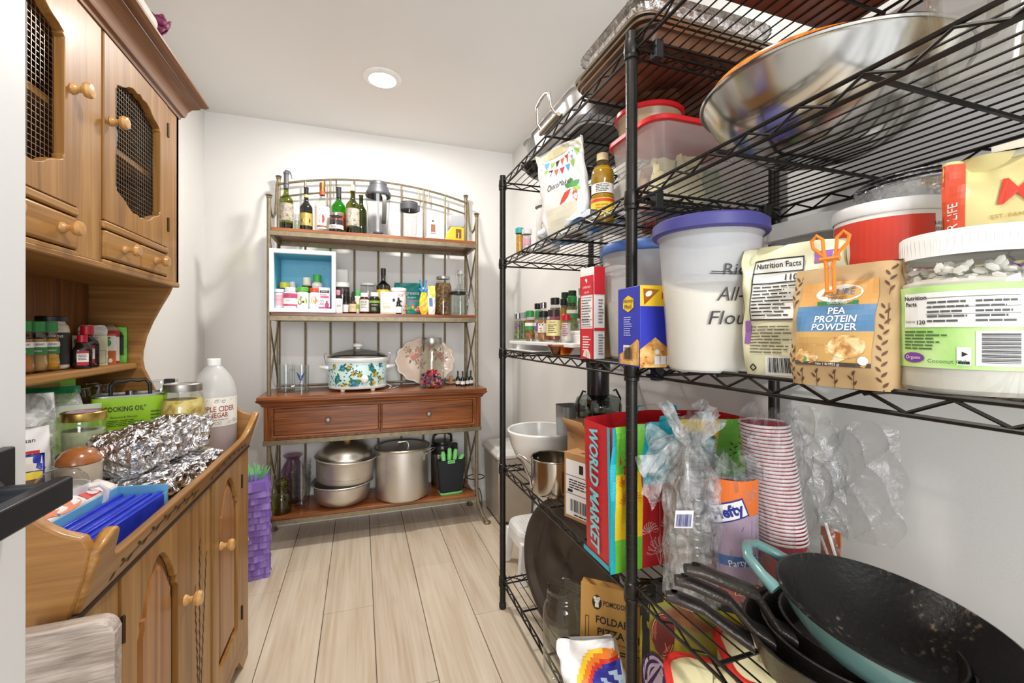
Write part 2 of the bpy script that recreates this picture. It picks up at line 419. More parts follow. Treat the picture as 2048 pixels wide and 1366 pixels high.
for z in (1.712, 1.262, .177):
    sh = obj('shelf_board', MB().box(xl+.012, xr-.012, yf-.006, yb-.005, z-.018, z), OAKR, BR, bev=.002)
    obj('shelf_frame', MB().box(xl, xr, yf-.009, yf+.012, z-.042, z-.0181).box(xl, xr, yb-.012, yb+.008, z-.042, z-.0181).box(xl, xl+.018, yf, yb, z-.042, z-.0181).box(xr-.018, xr, yf, yb, z-.042, z-.0181), IRON, sh)
obj('tabletop', MB().box(-.503, .72, 2.55, 2.925, .803, .822), OAKR, BR, bev=.004)
cp = [(0, .766), (.004, .766), (.008, .772), (.012, .782), (.024, .792), (.03, .796), (.03, .803), (0, .803)]
obj('cove_molding', MB().loft([[(-.478-o, 2.92, z) for o, z in cp], [(-.478-o, 2.585-o, z) for o, z in cp], [(.694+o, 2.585-o, z) for o, z in cp], [(.694+o, 2.92, z) for o, z in cp]]), OAKR, BR, ang=25)
cab = obj('drawer_case', MB().box(-.476, .692, 2.587, 2.92, .588, .768), OAKV, BR, bev=.002)
obj('iron_apron', MB().box(-.480, .696, 2.583, 2.925, .562, .588), IRON, BR, bev=.002)
for x0, x1 in ((-.428, .098), (.114, .640)):
    d = obj('drawer', MB().box(x0, x1, 2.580, 2.60, .612, .756), OAKR, BR, bev=.005)
    obj('bead', MB().ringprism([(x0-.012, .602), (x1+.012, .602), (x1+.012, .763), (x0-.012, .763)], [(x0-.001, .611), (x1+.001, .611), (x1+.001, .757), (x0-.001, .757)], 2.575, 2.59, 'y'), OAKR, d, bev=.002)
    kx = (x0+x1)/2
    obj('knob', MB().lathe([(.005, 0), (.005, .012), (.013, .016), (.0145, .021), (.011, .027), (0, .029)], 16, Matrix.Translation((kx, 2.58, .683)) @ Matrix.Rotation(PI/2, 4, 'X')), METAL('8a8378', .4), d, label='pewter knob')

# ---------------------------------------------------------------- pine hutch along the left wall
PY = WD('7d5424', '9c6d34', 'b28749', 'y', .42, 16, .9, .22, .35, 3.0)
PZ = WD('7e5627', '9d6f38', 'b3884c', 'z', .42, 16, .9, .22, .35, 3.0)
PX = WD('7d5324', '9b6b33', 'b08346', 'x', .42, 16, .9, .22, .35, 3.0)
PD = WD('5a3212', '7a4a1e', '8f5d2a', 'z', .45, 18, .9, .1, .35)
DK = PM('3a2313', .6); BRS = PM('4a3a26', .4, .7)
KN = WD('a8743a', 'c28f50', 'd2a364', 'x', .28, 12, 2, .5, .3)
HU = thing('pine_hutch', 'honey pine hutch with wire mesh cupboard doors and carved dry sink base', 'hutch', (-.61, 1.29, 0), world=True)
y0, y1, xf, xu = .78, 1.80, -.38, -.589
# base cupboard
base = obj('base_case', MB().box(XL+.006, xf-.012, y0, y1, .10, .733), PZ, HU)
br = [(y0, 0), (y0+.07, 0), (y0+.09, .02), (y0+.12, .055), (y0+.17, .07), (y1-.17, .07), (y1-.12, .055), (y1-.09, .02), (y1-.07, 0), (y1, 0), (y1, .10), (y0, .10)]
obj('bracket_base', MB().prism(br, xf-.016, xf, 'x').prism([(XL+.006, 0), (XL+.08, 0), (XL+.1, .05), (xf-.12, .05), (xf-.1, 0), (xf-.016, 0), (xf-.016, .1), (XL+.006, .1)], y1-.018, y1, 'y').prism([(XL+.006, 0), (XL+.08, 0), (XL+.1, .05), (xf-.12, .05), (xf-.1, 0), (xf-.016, 0), (xf-.016, .1), (XL+.006, .1)], y0, y0+.018, 'y'), PY, HU)
def board(name, par, ya, yb_, za, zb, x0=xf-.012, x1=xf, m=PZ, bev=.0015): return obj(name, MB().box(x0, x1, ya, yb_, za, zb), m, par, bev=bev)
board('stile', HU, y0, .905, .1, .745); board('stile', HU, 1.69, y1, .1, .745); cs = board('stile', HU, 1.195, 1.385, .1, .745)
board('rail', HU, .905, 1.195, .1, .125, m=PY); board('rail', HU, 1.385, 1.69, .1, .125, m=PY)
def knob(par, y, z, x, r=.016):
    return obj('knob', MB().lathe([(r*.75, 0), (r*.7, .004), (r*.42, .009), (r*.42, .016), (r*.9, .02), (r*1.05, .027), (r*.85, .034), (0, .037)], 18, Matrix.Translation((x, y, z)) @ Matrix.Rotation(PI/2, 4, 'Y')), KN, par, label='turned pale wood knob')
def hinge(par, y, z, x):
    return obj('hinge', MB().box(x, x+.003, y-.006, y+.006, z-.022, z+.022).tube([(x+.004, y, z-.022), (x+.004, y, z+.022)], .003, 8), BRS, par, label='dark brass hinge')
def dense(poly, k=6):
    o = []
    for (a, b), (c, d) in zip(poly, poly[1:]+poly[:1]):
        for i in range(k): o.append((a+(c-a)*i/k, b+(d-b)*i/k))
    return o
def rectmatch(inn, a0, a1, b0, b1):
    """points on a rectangle's edge, one for each point of an outline inside it"""
    ca, cb = (a0+a1)/2, (b0+b1)/2; o = []
    for a, b in inn:
        da, db = a-ca, b-cb
        t_ = min(((a1-ca)/abs(da)) if abs(da) > 1e-9 else 1e9, ((b1-cb)/abs(db)) if abs(db) > 1e-9 else 1e9)
        o.append((ca+da*t_, cb+db*t_))
    for ra, rb in ((a0, b0), (a1, b0), (a1, b1), (a0, b1)):
        j = min(range(len(o)), key=lambda i: (o[i][0]-ra)**2+(o[i][1]-rb)**2); o[j] = (ra, rb)
    return o
def arch(ya, yb_, za, zs, zt, inset=0, k=8):
    """door panel outline: straight sides, a small shoulder, an ogee arch"""
    ya += inset; yb_ -= inset; za += inset; zs -= inset*.4; zt -= inset; c = (ya+yb_)/2; hw = (yb_-ya)/2
    R = [(yb_, za+(zs-za)*i/k) for i in range(k+1)]+[(c+hw*.9, zs+.012), (c+hw*.93, zs+.028), (c+hw*.82, zs+.03)]
    for i in range(1, k+1):
        t_ = i/k; R.append((c+hw*.82*(1-t_)*(1 if t_ < 1 else 0), zs+.03+(zt-zs-.03)*math.sin(t_*PI/2)**.8))
    Lf = [(2*c-a, b) for a, b in reversed(R[:-1])]
    bot = [(ya+(yb_-ya)*i/k, za) for i in range(1, k)]
    return R+Lf+bot
for ya, yb_, ky, hy in ((.908, 1.192, 1.192-.006, .907), (1.388, 1.687, 1.448, 1.689)):
    inn = arch(ya+.052, yb_-.045, .19, .60, .712); out = rectmatch(inn, ya, yb_, .127, .743)
    d = obj('cupboard_door', MB().ringprism(out, inn, xf-.012, xf+.004, 'x'), PZ, HU, bev=.0012, ang=30)
    inn2 = arch(ya+.052, yb_-.045, .19, .60, .712, .014); inn3 = arch(ya+.052, yb_-.045, .19, .60, .712, .03)
    mb = MB().loft([[(xf-.009, a, b) for a, b in inn], [(xf-.007, a, b) for a, b in inn2], [(xf+.001, a, b) for a, b in inn3]], cap=False)
    mb.add([(xf+.001, a, b) for a, b in inn3], [tuple(range(len(inn3)))])
    obj('raised_panel', mb, WD('7d4a1e', '9c6431', 'b07a45', 'z', .35, 15, .9, .3, .35, 3), d, ang=25)
    obj('panel_groove', MB().ringprism(inn, [(a*.985+.015*(ya+yb_)/2, b*.992+.008*.45) for a, b in inn], xf-.0095, xf-.0078, 'x'), DK, d)
    knob(d, 1.185 if ya < 1 else 1.455, .545, xf+.004)
    for z in (.655, .215): hinge(d, hy, z, xf+.002)
def front(y, z, k, x=xf): return Vector((x+k, y, z))
lv = []
for by, ty, zt in ((1.29, 1.262, .52), (1.295, 1.296, .62), (1.30, 1.345, .565)):
    st = [(by+(ty-by)*(i/14)**1.3, .16+(zt-.16)*i/14) for i in range(15)]; lv += stroke(st, .002)
    for i in range(24):
        q = .25+.75*i/23; yy = by+(ty-by)*q**1.3; zz = .16+(zt-.16)*q; sd = 1 if i % 2 else -1
        lv.append(leafp(yy, zz, .019, .0042, PI/2-sd*.3+(by-ty)*2))
decal(cs, 'wheat_carving', DK, lv, lambda y, z, k: front(y, z, k), .0006)
# canted gallery rail round the dry sink
gz = [(y0+.004, .752), (y1-.004, .752), (y1-.004, .86), (y1-.012, .872), (y1-.03, .868), (y1-.06, .842), (y1-.09, .818), (y1-.13, .806), (y1-.2, .803), (1.29, .801), (y0+.15, .803), (y0+.085, .805), (y0+.068, .809), (y0+.061, .818), (y0+.058, .838), (y0+.053, .854), (y0+.044, .861), (y0+.032, .860), (y0+.016, .850), (y0+.004, .842)]
gz = [p for p in gz]; can = lambda x, y, z: (x+(z-.752)*.28, y, z)
mb = MB(); n = len(gz)
mb.add([can(xf-.014, a, b) for a, b in gz]+[can(xf+.006, a, b) for a, b in gz], [tuple(range(n)), tuple(range(n, 2*n))]+[(i, (i+1) % n, n+(i+1) % n, n+i) for i in range(n)])
gr = obj('gallery_rail', mb, PY, HU, bev=.006, ang=50, seg=3)
for s in (-1, 1):
    lv = []
    st = [(1.29+s*(.04+.37*i/12), .772+.012*math.sin(i/12*PI)) for i in range(13)]; lv += stroke(st, .0022)
    for i in range(15):
        q = .02+.98*i/14; yy = 1.29+s*(.05+.37*q); zz = .772+.012*math.sin(q*PI); lv.append(leafp(yy, zz, .02, .0062, (.55 if i % 2 else -.55) if s > 0 else PI-(.55 if i % 2 else -.55)))
    decal(gr, 'leaf_carving', DK, lv, lambda y, z, k: Vector((xf+.006+(z-.752)*.28+k, y, z)), .0008)
obj('rail_molding', MB().box(xf-.012, xf+.005, y0, y1, .743, .753), DK, HU, bev=.002)
for yy in (y0, y1-.018):
    pr = [(XL+.01, .74), (xf-.006, .74), (xf+.012, .80), (xf+.02, .845), (xf+.012, .862), (xf-.012, .872), (xf-.03, .885), (xf-.05, .905), (xf-.075, .915), (xf-.11, .918), (XL+.01, .918)]
    obj('end_gallery', MB().prism(pr, yy, yy+.018, 'y'), PX, HU, bev=.004, ang=50)
obj('sink_floor', MB().box(XL+.01, xf-.012, y0+.018, y1-.018, .735, .742), PY, HU)
# back boards, curved sides, spice shelf
for i in range(6):
    a = y0+.02+.163*i; obj('back_board', MB().box(XL+.006, XL+.016, a+.0012, a+.1618, .742, 1.93), PD, HU, bev=.002, seg=1)
sp = [(XL+.008, .919), (-.646, .919), (-.652, .96), (-.668, 1.0), (-.682, 1.03), (-.687, 1.06), (-.686, 1.09), (-.676, 1.14), (-.658, 1.19), (-.635, 1.24), (-.612, 1.285), (-.600, 1.318), (XL+.008, 1.318)]
for yy in (y0, y1-.018): obj('curved_side', MB().prism(sp, yy, yy+.018, 'y'), PX, HU, bev=.003, ang=50)
obj('spice_shelf', MB().box(XL+.016, -.697, y0+.018, y1-.018, 1.032, 1.054), PY, HU, bev=.006, seg=3)
# wall cupboard
obj('cupboard_side', MB().box(XL+.006, xu-.0, y1-.02, y1, 1.316, 1.93), PX, HU, bev=.0015); obj('cupboard_side', MB().box(XL+.006, xu, y0, y0+.02, 1.316, 1.93), PX, HU, bev=.0015)
obj('cupboard_bottom', MB().box(XL+.006, xu+.004, y0, y1-.001, 1.306, 1.322), PY, HU, bev=.004)
obj('cupboard_top', MB().box(XL+.006, xu, y0, y1, 1.915, 1.93), PY, HU)
obj('inner_shelf', MB().box(XL+.016, xu-.03, y0+.02, y1-.02, 1.632, 1.648), PY, HU)
obj('drawer_shelf', MB().box(XL+.016, xu-.014, y0+.02, y1-.02, 1.405, 1.418), PY, HU)
fx0, fx1 = xu-.018, xu
for a, b in ((y0, .868), (1.223, 1.324), (1.70, y1)): obj('face_stile', MB().box(fx0, fx1, a, b, 1.322, 1.915), PZ, HU, bev=.0015)
for a, b in ((.868, 1.223), (1.324, 1.70)):
    obj('face_rail', MB().box(fx0, fx1, a, b, 1.884, 1.915), PY, HU); obj('drawer_rail', MB().box(fx0, fx1+.007, a, b, 1.405, 1.424), PY, HU, bev=.005, seg=3); obj('face_rail', MB().box(fx0, fx1+.004, a, b, 1.318, 1.330), PY, HU, bev=.003)
    mid = (a+b)/2
    for c, d_ in ((a+.004, mid-.002), (mid+.002, b-.004)):
        dr = obj('drawer', MB().box(fx0-.1, fx1+.006, c, d_, 1.333, 1.402), PY, HU, bev=.006, seg=3); knob(dr, (c+d_)/2+(.03 if a < 1 else 0), 1.369, fx1+.006, .0155)
def cut(c, hw, zb, zt, k=7):
    """shaped door opening: ogee head and foot"""
    H = (zt-zb)/2; cz = (zt+zb)/2; half = []
    pts = [(1, .0), (1, .70), (.95, .735), (.97, .76), (.86, .80), (.72, .83), (.62, .86), (.48, .93), (.30, .975), (.12, .965), (.04, .985)]
    dn = []
    for (a, b), (c_, d_) in zip(pts, pts[1:]):
        for i in range(3): dn.append((a+(c_-a)*i/3, b+(d_-b)*i/3))
    dn.append((0, 1.0))
    up = [(c+hw*a, cz+H*b) for a, b in dn]; ul = [(2*c-a, b) for a, b in reversed(up[:-1])]
    top = up+ul; bot = [(a, 2*cz-b) for a, b in reversed(top[1:-1])]
    return top+bot
WIRE = METAL('a9a49a', .35)
for a, b, ky, hy in ((.872, 1.220, 1.205, .87), (1.327, 1.697, 1.36, 1.699)):
    c = (a+b)/2; inn = cut(c, .131, 1.474, 1.822); out = rectmatch(inn, a, b, 1.426, 1.881)
    d = obj('mesh_door', MB().ringprism(out, inn, fx1-.016, fx1+.004, 'x'), PZ, HU, bev=.002, ang=30)
    m = MB(); yy = c-.135
    while yy < c+.136: m.tube([(fx1-.0145, yy, 1.47), (fx1-.0145, yy, 1.826)], .0006, 4, caps=False); yy += .0125
    zz = 1.472
    while zz < 1.825: m.tube([(fx1-.0155, c-.135, zz), (fx1-.0155, c+.135, zz)], .0006, 4, caps=False); zz += .0125
    obj('wire_mesh', m, WIRE, d, kind='stuff')
    knob(d, ky, 1.678, fx1+.004)
    for z in (1.804, 1.50): hinge(d, hy, z, fx1+.002)
cr = [(0, 1.885), (.004, 1.885), (.006, 1.893), (.014, 1.897), (.017, 1.905), (.02, 1.918), (.03, 1.934), (.046, 1.945), (.05, 1.948), (.05, 1.954), (.062, 1.958), (.07, 1.966), (.07, 1.973), (0, 1.973)]
obj('cornice', MB().loft([[(XL+.006, y0-o, z) for o, z in cr], [(xu+o, y0-o, z) for o, z in cr], [(xu+o, y1+o, z) for o, z in cr], [(XL+.006, y1+o, z) for o, z in cr]]), WD('5f3718', '7f4f26', '94612f', 'y', .3, 18, .9, .4), HU, ang=25)
obj('cornice_cap', MB().box(XL+.006, xu+.06, y0-.05, y1+.06, 1.965, 1.972), PY, HU)
# ---------------------------------------------------------------- open door with lever handle
t = thing('door_1', 'white door standing open at the left with a black lever handle', 'door', (-.33, .2, 0), world=True); t['kind'] = 'structure'
obj('door_leaf', MB().box(-.366, -.329, -.21, .600, .008, 2.03), PM('e2e3e3', .35, var=.015, sc=4), t, bev=.003)
BLK = PM('22242a', .35, .3)
obj('rose_plate', MB().box(-.329, -.319, .487, .567, .962, 1.040), BLK, t, bev=.002)
lev = obj('lever_handle', MB().lathe([(.014, 0), (.016, .003), (.016, .007), (.0105, .009), (.0105, .052)], 20, Matrix.Translation((-.319, .527, 1.001)) @ Matrix.Rotation(PI/2, 4, 'Y')).box(-.276, -.262, .385, .541, .989, 1.013), BLK, t, bev=.002)

# ---------------------------------------------------------------- black wire shelving
BW = PM('2a2724', .33, .55, .15, 30)
FX, BX = .564, .981
LV = (1.785, 1.456, 1.081, .598, .128)
def shelf(par, ya, yb_, z, far=True):
    m = MB(); r = .0032
    for x in (FX, BX):
        for zz in (z, z-.024): m.tube([(x, ya, zz), (x, yb_, zz)], r, 6)
        k = round((yb_-ya)/.042)
        m.tube([(x, ya+(yb_-ya)*i/k, z-.002 if i % 2 else z-.022) for i in range(k+1)], .0024, 5)
    for y in (ya+.004, yb_-.004):
        for zz in (z-.004, z-.026): m.tube([(FX, y, zz), (BX, y, zz)], r, 6)
        m.tube([(FX+(BX-FX)*i/10, y, z-.006 if i % 2 else z-.024) for i in range(11)], .0024, 5)
    s = obj('wire_shelf', m, BW, par)
    m = MB()
    for i in range(1, 15): m.tube([(FX+(BX-FX)*i/15, ya, z+.0015), (FX+(BX-FX)*i/15, yb_, z+.0015)], .0017, 5)
    obj('deck_wires', m, BW, s, kind='stuff')
    for i in range(1, 4):
        y = ya+(yb_-ya)*i/4; obj('cross_bar', MB().tube([(FX, y, z-.005), (BX, y, z-.005)], .0038, 6), BW, s)
    return s
def collar(par, x, y, z, r=.0165): return obj('collar', MB().lathe([(.0128, -.036), (r, -.034), (r, -.027), (r-.0014, -.026), (r+.0008, -.022), (r-.001, .006), (.0128, .008)], 18, Matrix.Translation((x, y, z))), BW, par)
def rpost(par, x, y, top=1.81):
    m = MB(); m.tube([(x, y, .02), (x, y, top)], .0127, 16); z = .05
    p = obj('post', m, BW, par)
    g = MB()
    while z < top-.01: g.lathe([(.0126, -.0007), (.01305, -.0003), (.01305, .0003), (.0126, .0007)], 14, Matrix.Translation((x, y, z))); z += .0254
    obj('notch_rings', g, PM('0f0e0d', .5), p, kind='stuff')
    obj('foot', MB().lathe([(0, 0), (.013, 0), (.015, .004), (.015, .02), (.0127, .026)], 14, Matrix.Translation((x, y, 0))), PM('1b1a19', .7), p); return p
YM, YF, YN = .829, 1.755, -.10
R1 = thing('wire_shelving_rack', 'black wire shelving rack further from the camera, beside right wall', 'rack', (.77, 1.29, 0), world=True)
for x in (FX, BX):
    for y in (YM, YF): rpost(R1, x, y)
for z in LV:
    s = shelf(R1, YM, YF, z)
    for x in (FX, BX):
        for y in (YM, YF): collar(s, x, y, z)
R2 = thing('wire_shelving_rack', 'black wire shelving rack nearest the camera, hooked to the other one', 'rack', (.77, .36, 0), world=True)
for x in (FX, BX): rpost(R2, x, YN)
for i, z in enumerate(LV[:4]):
    s = shelf(R2, YN, YM-.0175, z+.004)
    for x in (FX, BX): collar(s, x, YN, z)
    for bx in (FX+.042, BX-.062): obj('hook_bracket', MB().box(bx, bx+.02, YM-.03, YM-.008, z-.034, z+.006), PM('161514', .6), s, bev=.002)
shelf(R2, YN, YM-.0175, LV[4]+.004)
# ---------------------------------------------------------------- builders for bottles, jars, boxes and pouches
def band(par, R, z0, z1, m, w=PI*.9, c=-PI/2, name='paper_label', k=.0005, n=40):
    return obj(name, MB().lathe([(R+k, z0), (R+k, z1)], n, a0=c-w/2, a1=c+w/2), m, par)
def bprof(R, H, nr, hs, hn, foot=.004):
    o = [(0, .003), (R*.6, .002), (R*.86, 0), (R, foot), (R, hs)]
    for i in range(1, 7):
        q = i/6; o.append((nr+(R-nr)*(math.cos(q*PI)+1)/2, hs+(hn-hs)*q))
    return o+[(nr, H)]
def fill(par, prof, top, m, k=.93, name='contents', n=20):
    """contents inside a vessel, following its wall up to a level"""
    o = [(0, prof[1][1]+.003)]; last = None
    for r, z in prof[1:]:
        if z+.003 < top: o.append((max(0, r*k), z+.004)); last = (r, z)
        else:
            q = 0 if z == last[1] else (top-last[1])/(z-last[1]); o.append(((last[0]+(r-last[0])*q)*k, top)); break
    o.append((0, top)); return L(par, name, m, o, n)
def capr(par, r, z0, z1, m, name='cap', ribs=0, n=20, dome=0):
    mb = MB().lathe([(r, z0), (r, z1-.0015), (r-.0015, z1), (r*.5, z1+dome*.8), (0, z1+dome)], n)
    if ribs:
        for i in range(ribs):
            a = 2*PI*i/ribs; mb.add([(r*math.cos(a-.03), r*math.sin(a-.03), z0+.002), (r*math.cos(a+.03), r*math.sin(a+.03), z0+.002), ((r+.0007)*math.cos(a), (r+.0007)*math.sin(a), z1-.003)], [(0, 1, 2)])
    return obj(name, mb, m, par)
def wine(name, label, loc, R, H, nr, gm, hs, hn, lab, fillm=None, lvl=0, neck=None, nz=None, grp=None, rz=0):
    t = thing(name, label, 'bottle', loc, rz, grp); P = bprof(R, H, nr, hs, hn); L(t, 'glass_body', gm, P+[(nr+.002, H-.004), (nr+.002, H), (nr, H)], 28)
    if fillm: fill(t, P, lvl, fillm)
    if lab: band(t, R, lab[0], lab[1], lab[2])
    if neck: L(t, 'neck_foil', neck, [(nr+.0006, nz), (nr+.001, H), (nr*.8, H+.001), (0, H+.001)], 20)
    return t
def pill(name, label, loc, R, H, bm, cm, lm=None, lz=(.1, .72), capk=.82, caph=.22, rz=0, cat='bottle', ribs=24):
    """plastic supplement bottle: straight body, rounded shoulder, ribbed cap"""
    t = thing(name, label, cat, loc, rz); h = H*(1-caph)
    L(t, 'body', bm, [(0, 0), (R*.92, 0), (R, R*.12), (R, h*.86), (R*.96, h*.93), (R*.8, h*.99), (R*.72, h), (R*.7, h+.002), (0, h+.002)], 24)
    capr(t, R*capk, h+.001, H, cm, 'lid', ribs)
    if lm is not None: band(t, R, H*lz[0], H*lz[1], lm, PI*1.1)
    return t
def jar(name, label, loc, R, H, lidm=None, cont=None, lvl=.6, lm=None, lz=(.2, .6), nr=.85, gm=None, lidh=.012, rz=0, cat='jar', sh=.2):
    t = thing(name, label, cat, loc, rz); hl = lidh if lidm else 0; h = H-hl*.8
    P = [(0, .004), (R*.7, .003), (R*.9, 0), (R, .006), (R, h*(1-sh)-.004), (R*.97, h*(1-sh)+.004), (R*(nr+.05), h-.014), (R*nr, h-.010), (R*nr, h)]
    L(t, 'glass_body', gm or GL(), P, 28)
    L(t, 'glass_rim', gm or GL('e8eeea', .02, .6), [(R*nr+.0015, h-.003), (R*nr+.0022, h-.0015), (R*nr+.0015, h), (R*nr-.002, h), (R*nr-.002, h-.003), (R*nr+.0015, h-.003)], 28)
    if cont: fill(t, P, H*lvl, cont)
    if lidm: L(t, 'lid', lidm, [(R*nr+.003, H-hl), (R*nr+.0036, H-hl+.002), (R*nr+.003, H-.0015), (R*nr+.0015, H), (R*nr*.8, H), (R*nr*.78, H-.001), (0, H-.001)], 32)
    if lm: band(t, R, H*lz[0], H*lz[1], lm)
    return t
def dropper(name, label, loc, R, H, gm, lm, rz=0):
    t = thing(name, label, 'bottle', loc, rz); h = H*.62
    L(t, 'glass_body', gm, bprof(R, h, R*.5, h*.76, h*.94), 20); band(t, R, h*.12, h*.7, lm)
    L(t, 'collar', PM('19191a', .4), [(R*.58, h-.004), (R*.6, h), (R*.6, h+H*.12), (R*.4, h+H*.13), (0, h+H*.13)], 18)
    L(t, 'rubber_bulb', PM('222223', .6), [(R*.33, h+H*.125), (R*.38, H*.83), (R*.34, H*.93), (R*.2, H*.985), (0, H)], 16); return t
def carton(name, label, loc, sx, sy, sz, m, rz=0, cat='box', bev=.0012, tilt=0):
    t = thing(name, label, cat, loc, rz)
    if tilt: t.rotation_euler = (tilt, 0, rz)
    obj('carton', MB().box(-sx/2, sx/2, -sy/2, sy/2, 0, sz), m, t, bev=bev); return t
def pouchf(wd, dp, h, p=.75, pinch=.02, top=.85, foot=.9, wr=.002, seed=1):
    """stand-up bag: deep foot, flat seal at the top; returns (point on skin, front-face mapping)"""
    rr = random.Random(seed); ph = [rr.random()*6 for _ in range(6)]
    def ab(q):
        a = wd/2*(foot+(1-foot)*min(1, q*4))*(1 if q < .6 else 1+(top-1)*(q-.6)/.4)
        b = dp/2*(1-q**2.2)*(.75+.25*min(1, q*6))+.002
        return a, b
    def skin(u, q):
        a, b = ab(q); th = 2*PI*u; c, s_ = math.cos(th), math.sin(th)
        x = a*math.copysign(abs(c)**p, c); y = b*math.copysign(abs(s_)**p, s_)
        wv = wr*(math.sin(9*q+ph[0]+3*th)+.6*math.sin(23*q+ph[1]-5*th)+.5*math.sin(5*th+ph[2]+14*q))*(.4+q)
        return (x, y-wv*(1 if y < 0 else -1), q*h)
    def face(x, z, k):
        q = max(0, min(1, z/h)); a, b = ab(q); r = min(.999, abs(x)/a); c = r**(1/p); s_ = math.sqrt(max(0, 1-c*c))
        th = math.atan2(-s_, math.copysign(c, x)) % (2*PI)
        P = skin(th/(2*PI), q); return Vector((x, P[1]-k, z))
    return skin, face
def pouch(name, label, loc, wd, dp, h, m, rz=0, cat='bag', tilt=0, seed=1, top=.92, foot=.95, wr=.002, p=.75, seal=None, group=None):
    t = thing(name, label, cat, loc, rz, group)
    if tilt: t.rotation_euler = (tilt, 0, rz)
    sk, face = pouchf(wd, dp, h, p, top=top, foot=foot, wr=wr, seed=seed)
    mb = MB().grid(sk, 80, 52, True); n = 80
    mb.f += [tuple(range(n)), tuple(range(52*n, 53*n))]; mb.mi += [0, 0]
    obj('bag_skin', mb, m, t, ang=60); return t, face

# ---------------------------------------------------------------- baker's rack, top shelf (z 1.712)
Z1 = 1.7125
GRN = GL('aeb83c', .0, .5); GRN2 = GL('57b52f', .0, .5); DKG = PM('141312', .08, coat=.5); CLR = GL()
LABA = SPK([(.38, '6d675e'), (.5, 'b9b09f'), (.6, '857c70'), (.7, 'd3cab8')], 60, .7, 0, 6, 1)
t = wine('wine_bottle', 'yellow-green wine bottle with grey pourer stopper at left end of top shelf', (-.386, 2.70, Z1), .036, .262, .0125, GRN, .165, .215, (.055, .15, LABA), PM('1a1216', .1), .045)
L(t, 'pourer_stopper', PM('55565a', .4), [(.0135, .235), (.0138, .262), (.012, .266), (.0125, .315), (.015, .318), (.015, .324), (.009, .33), (.006, .338), (0, .339)], 16)
obj('pourer_lever', MB().tube([(.006, 0, .335), (.018, 0, .33), (.026, -.003, .312), (.029, -.004, .292)], [.004, .0045, .004, .0025], 8), PM('606166', .4), t)
t = thing('shot_glass', 'tall clear shot glass with a green band behind the dark liqueur bottle', 'glass', (-.338, 2.755, Z1))
L(t, 'bowl', CLR, [(0, .004), (.014, 0), (.0155, .003), (.019, .115), (.0178, .115), (.0145, .01), (0, .008)], 22); band(t, .0165, .02, .075, TP('9fb07c', .55), PI*1.2)
t = wine('liqueur_bottle', 'black liqueur bottle with a gold and black label', (-.285, 2.70, Z1), .0335, .252, .0115, DKG, .135, .182, None, neck=PM('1c1a17', .3), nz=.19)
band(t, .0335, .035, .105, PM('c5ad63', .35, .5)); decal(t, 'emblem', INK, [ell(0, .062, .026, .02, 8), ], cyl(.0335), .001); decal(t, 'emblem_center', PM('d8c78d', .4), [ell(0, .062, .014, .012, 6)], cyl(.0335), .0014); band(t, .0118, .196, .212, PM('cdb96f', .35), name='neck_label')
t = wine('rum_bottle', 'clear rum bottle with white label and copper screw cap', (-.202, 2.69, Z1), .0385, .258, .0135, GL('eef2ef'), .155, .205, (.02, .145, PM('ece8df', .6)))
capr(t, .0145, .235, .285, METAL('b9824a', .35), ribs=18); band(t, .0142, .215, .235, PM('c8452c', .5), 2*PI, name='neck_seal')
txt(t, 'RUM', PM('b03a2c', .6), .012, cyl(.0385), 0, .128); txt(t, 'ORIGINAL', INK, .006, cyl(.0385), 0, .114); decal(t, 'label_print', PM('9b4a35', .6), [ell(0, .075, .016, .026, 14)]+rect(-.026, .026, .028, .038, 6), cyl(.0385), .001)
t = wine('wine_bottle', 'bright green wine bottle with dark foil neck and red-brown label', (-.118, 2.745, Z1), .041, .285, .0135, GRN2, .165, .22, (.03, .13, PM('8f3325', .6)), neck=PM('2b2a31', .35), nz=.225)
band(t, .041, .10, .132, PM('b85a3c', .6), k=.0009)
t = jar('preserve_jar', 'small glass jar of dark preserve with silver lid on top shelf', (-.128, 2.648, Z1), .0385, .108, METAL('b9b9b6', .3), PM('241519', .3), .62, PM('f0efec', .6), (.16, .36), lidh=.016)
decal(t, 'label_print', INK, bars(-.028, .028, .02, .036, 3, 4), cyl(.0385), .001)
t = wine('wine_bottle', 'olive wine bottle with a cork, at the right of the bottles', (-.041, 2.69, Z1), .037, .255, .0125, GL('9aa03a', 0, .5), .17, .215, (.05, .15, LABA), PM('3a3a12', .15), .04)
L(t, 'cork', PM('cdb48c', .8), [(.0105, .25), (.0115, .288), (.0105, .29), (0, .29)], 14)
wine('wine_bottle', 'dark slim bottle half hidden behind the corked wine bottle', (.005, 2.77, Z1), .033, .26, .012, GL('6f7a3a', 0, .4), .16, .21, None)
carton('small_box', 'little white and blue box behind the stoppered wine bottle', (-.425, 2.82, Z1), .03, .03, .12, PM('e8e8e8', .5))
GP = PM('3f4045', .45); CP = GL('eceef0', .02, .6, .8)
t = thing('blender_pitcher', 'tall clear blender pitcher with grey lid and handle', 'pitcher', (.101, 2.72, Z1))
P = [(.056, .002), (.060, .02), (.052, .03), (.054, .05), (.07, .25), (.072, .255)]
m = MB(); m.loft([[(r*math.copysign(abs(math.cos(a))**.7, math.cos(a)), r*math.copysign(abs(math.sin(a))**.7, math.sin(a)), z) for a in [2*PI*i/28 for i in range(28)]] for r, z in P], cap=False); obj('jug', m, CP, t)
L(t, 'blade_base', PM('8b8c90', .3, .4), [(0, .03), (.03, .03), (.03, .036), (.008, .04), (.006, .052), (0, .053)], 20)
L(t, 'lid', GP, [(.071, .245), (.074, .25), (.074, .262), (.062, .285), (.055, .305), (.05, .308), (.05, .325), (.045, .332), (0, .333)], 28)
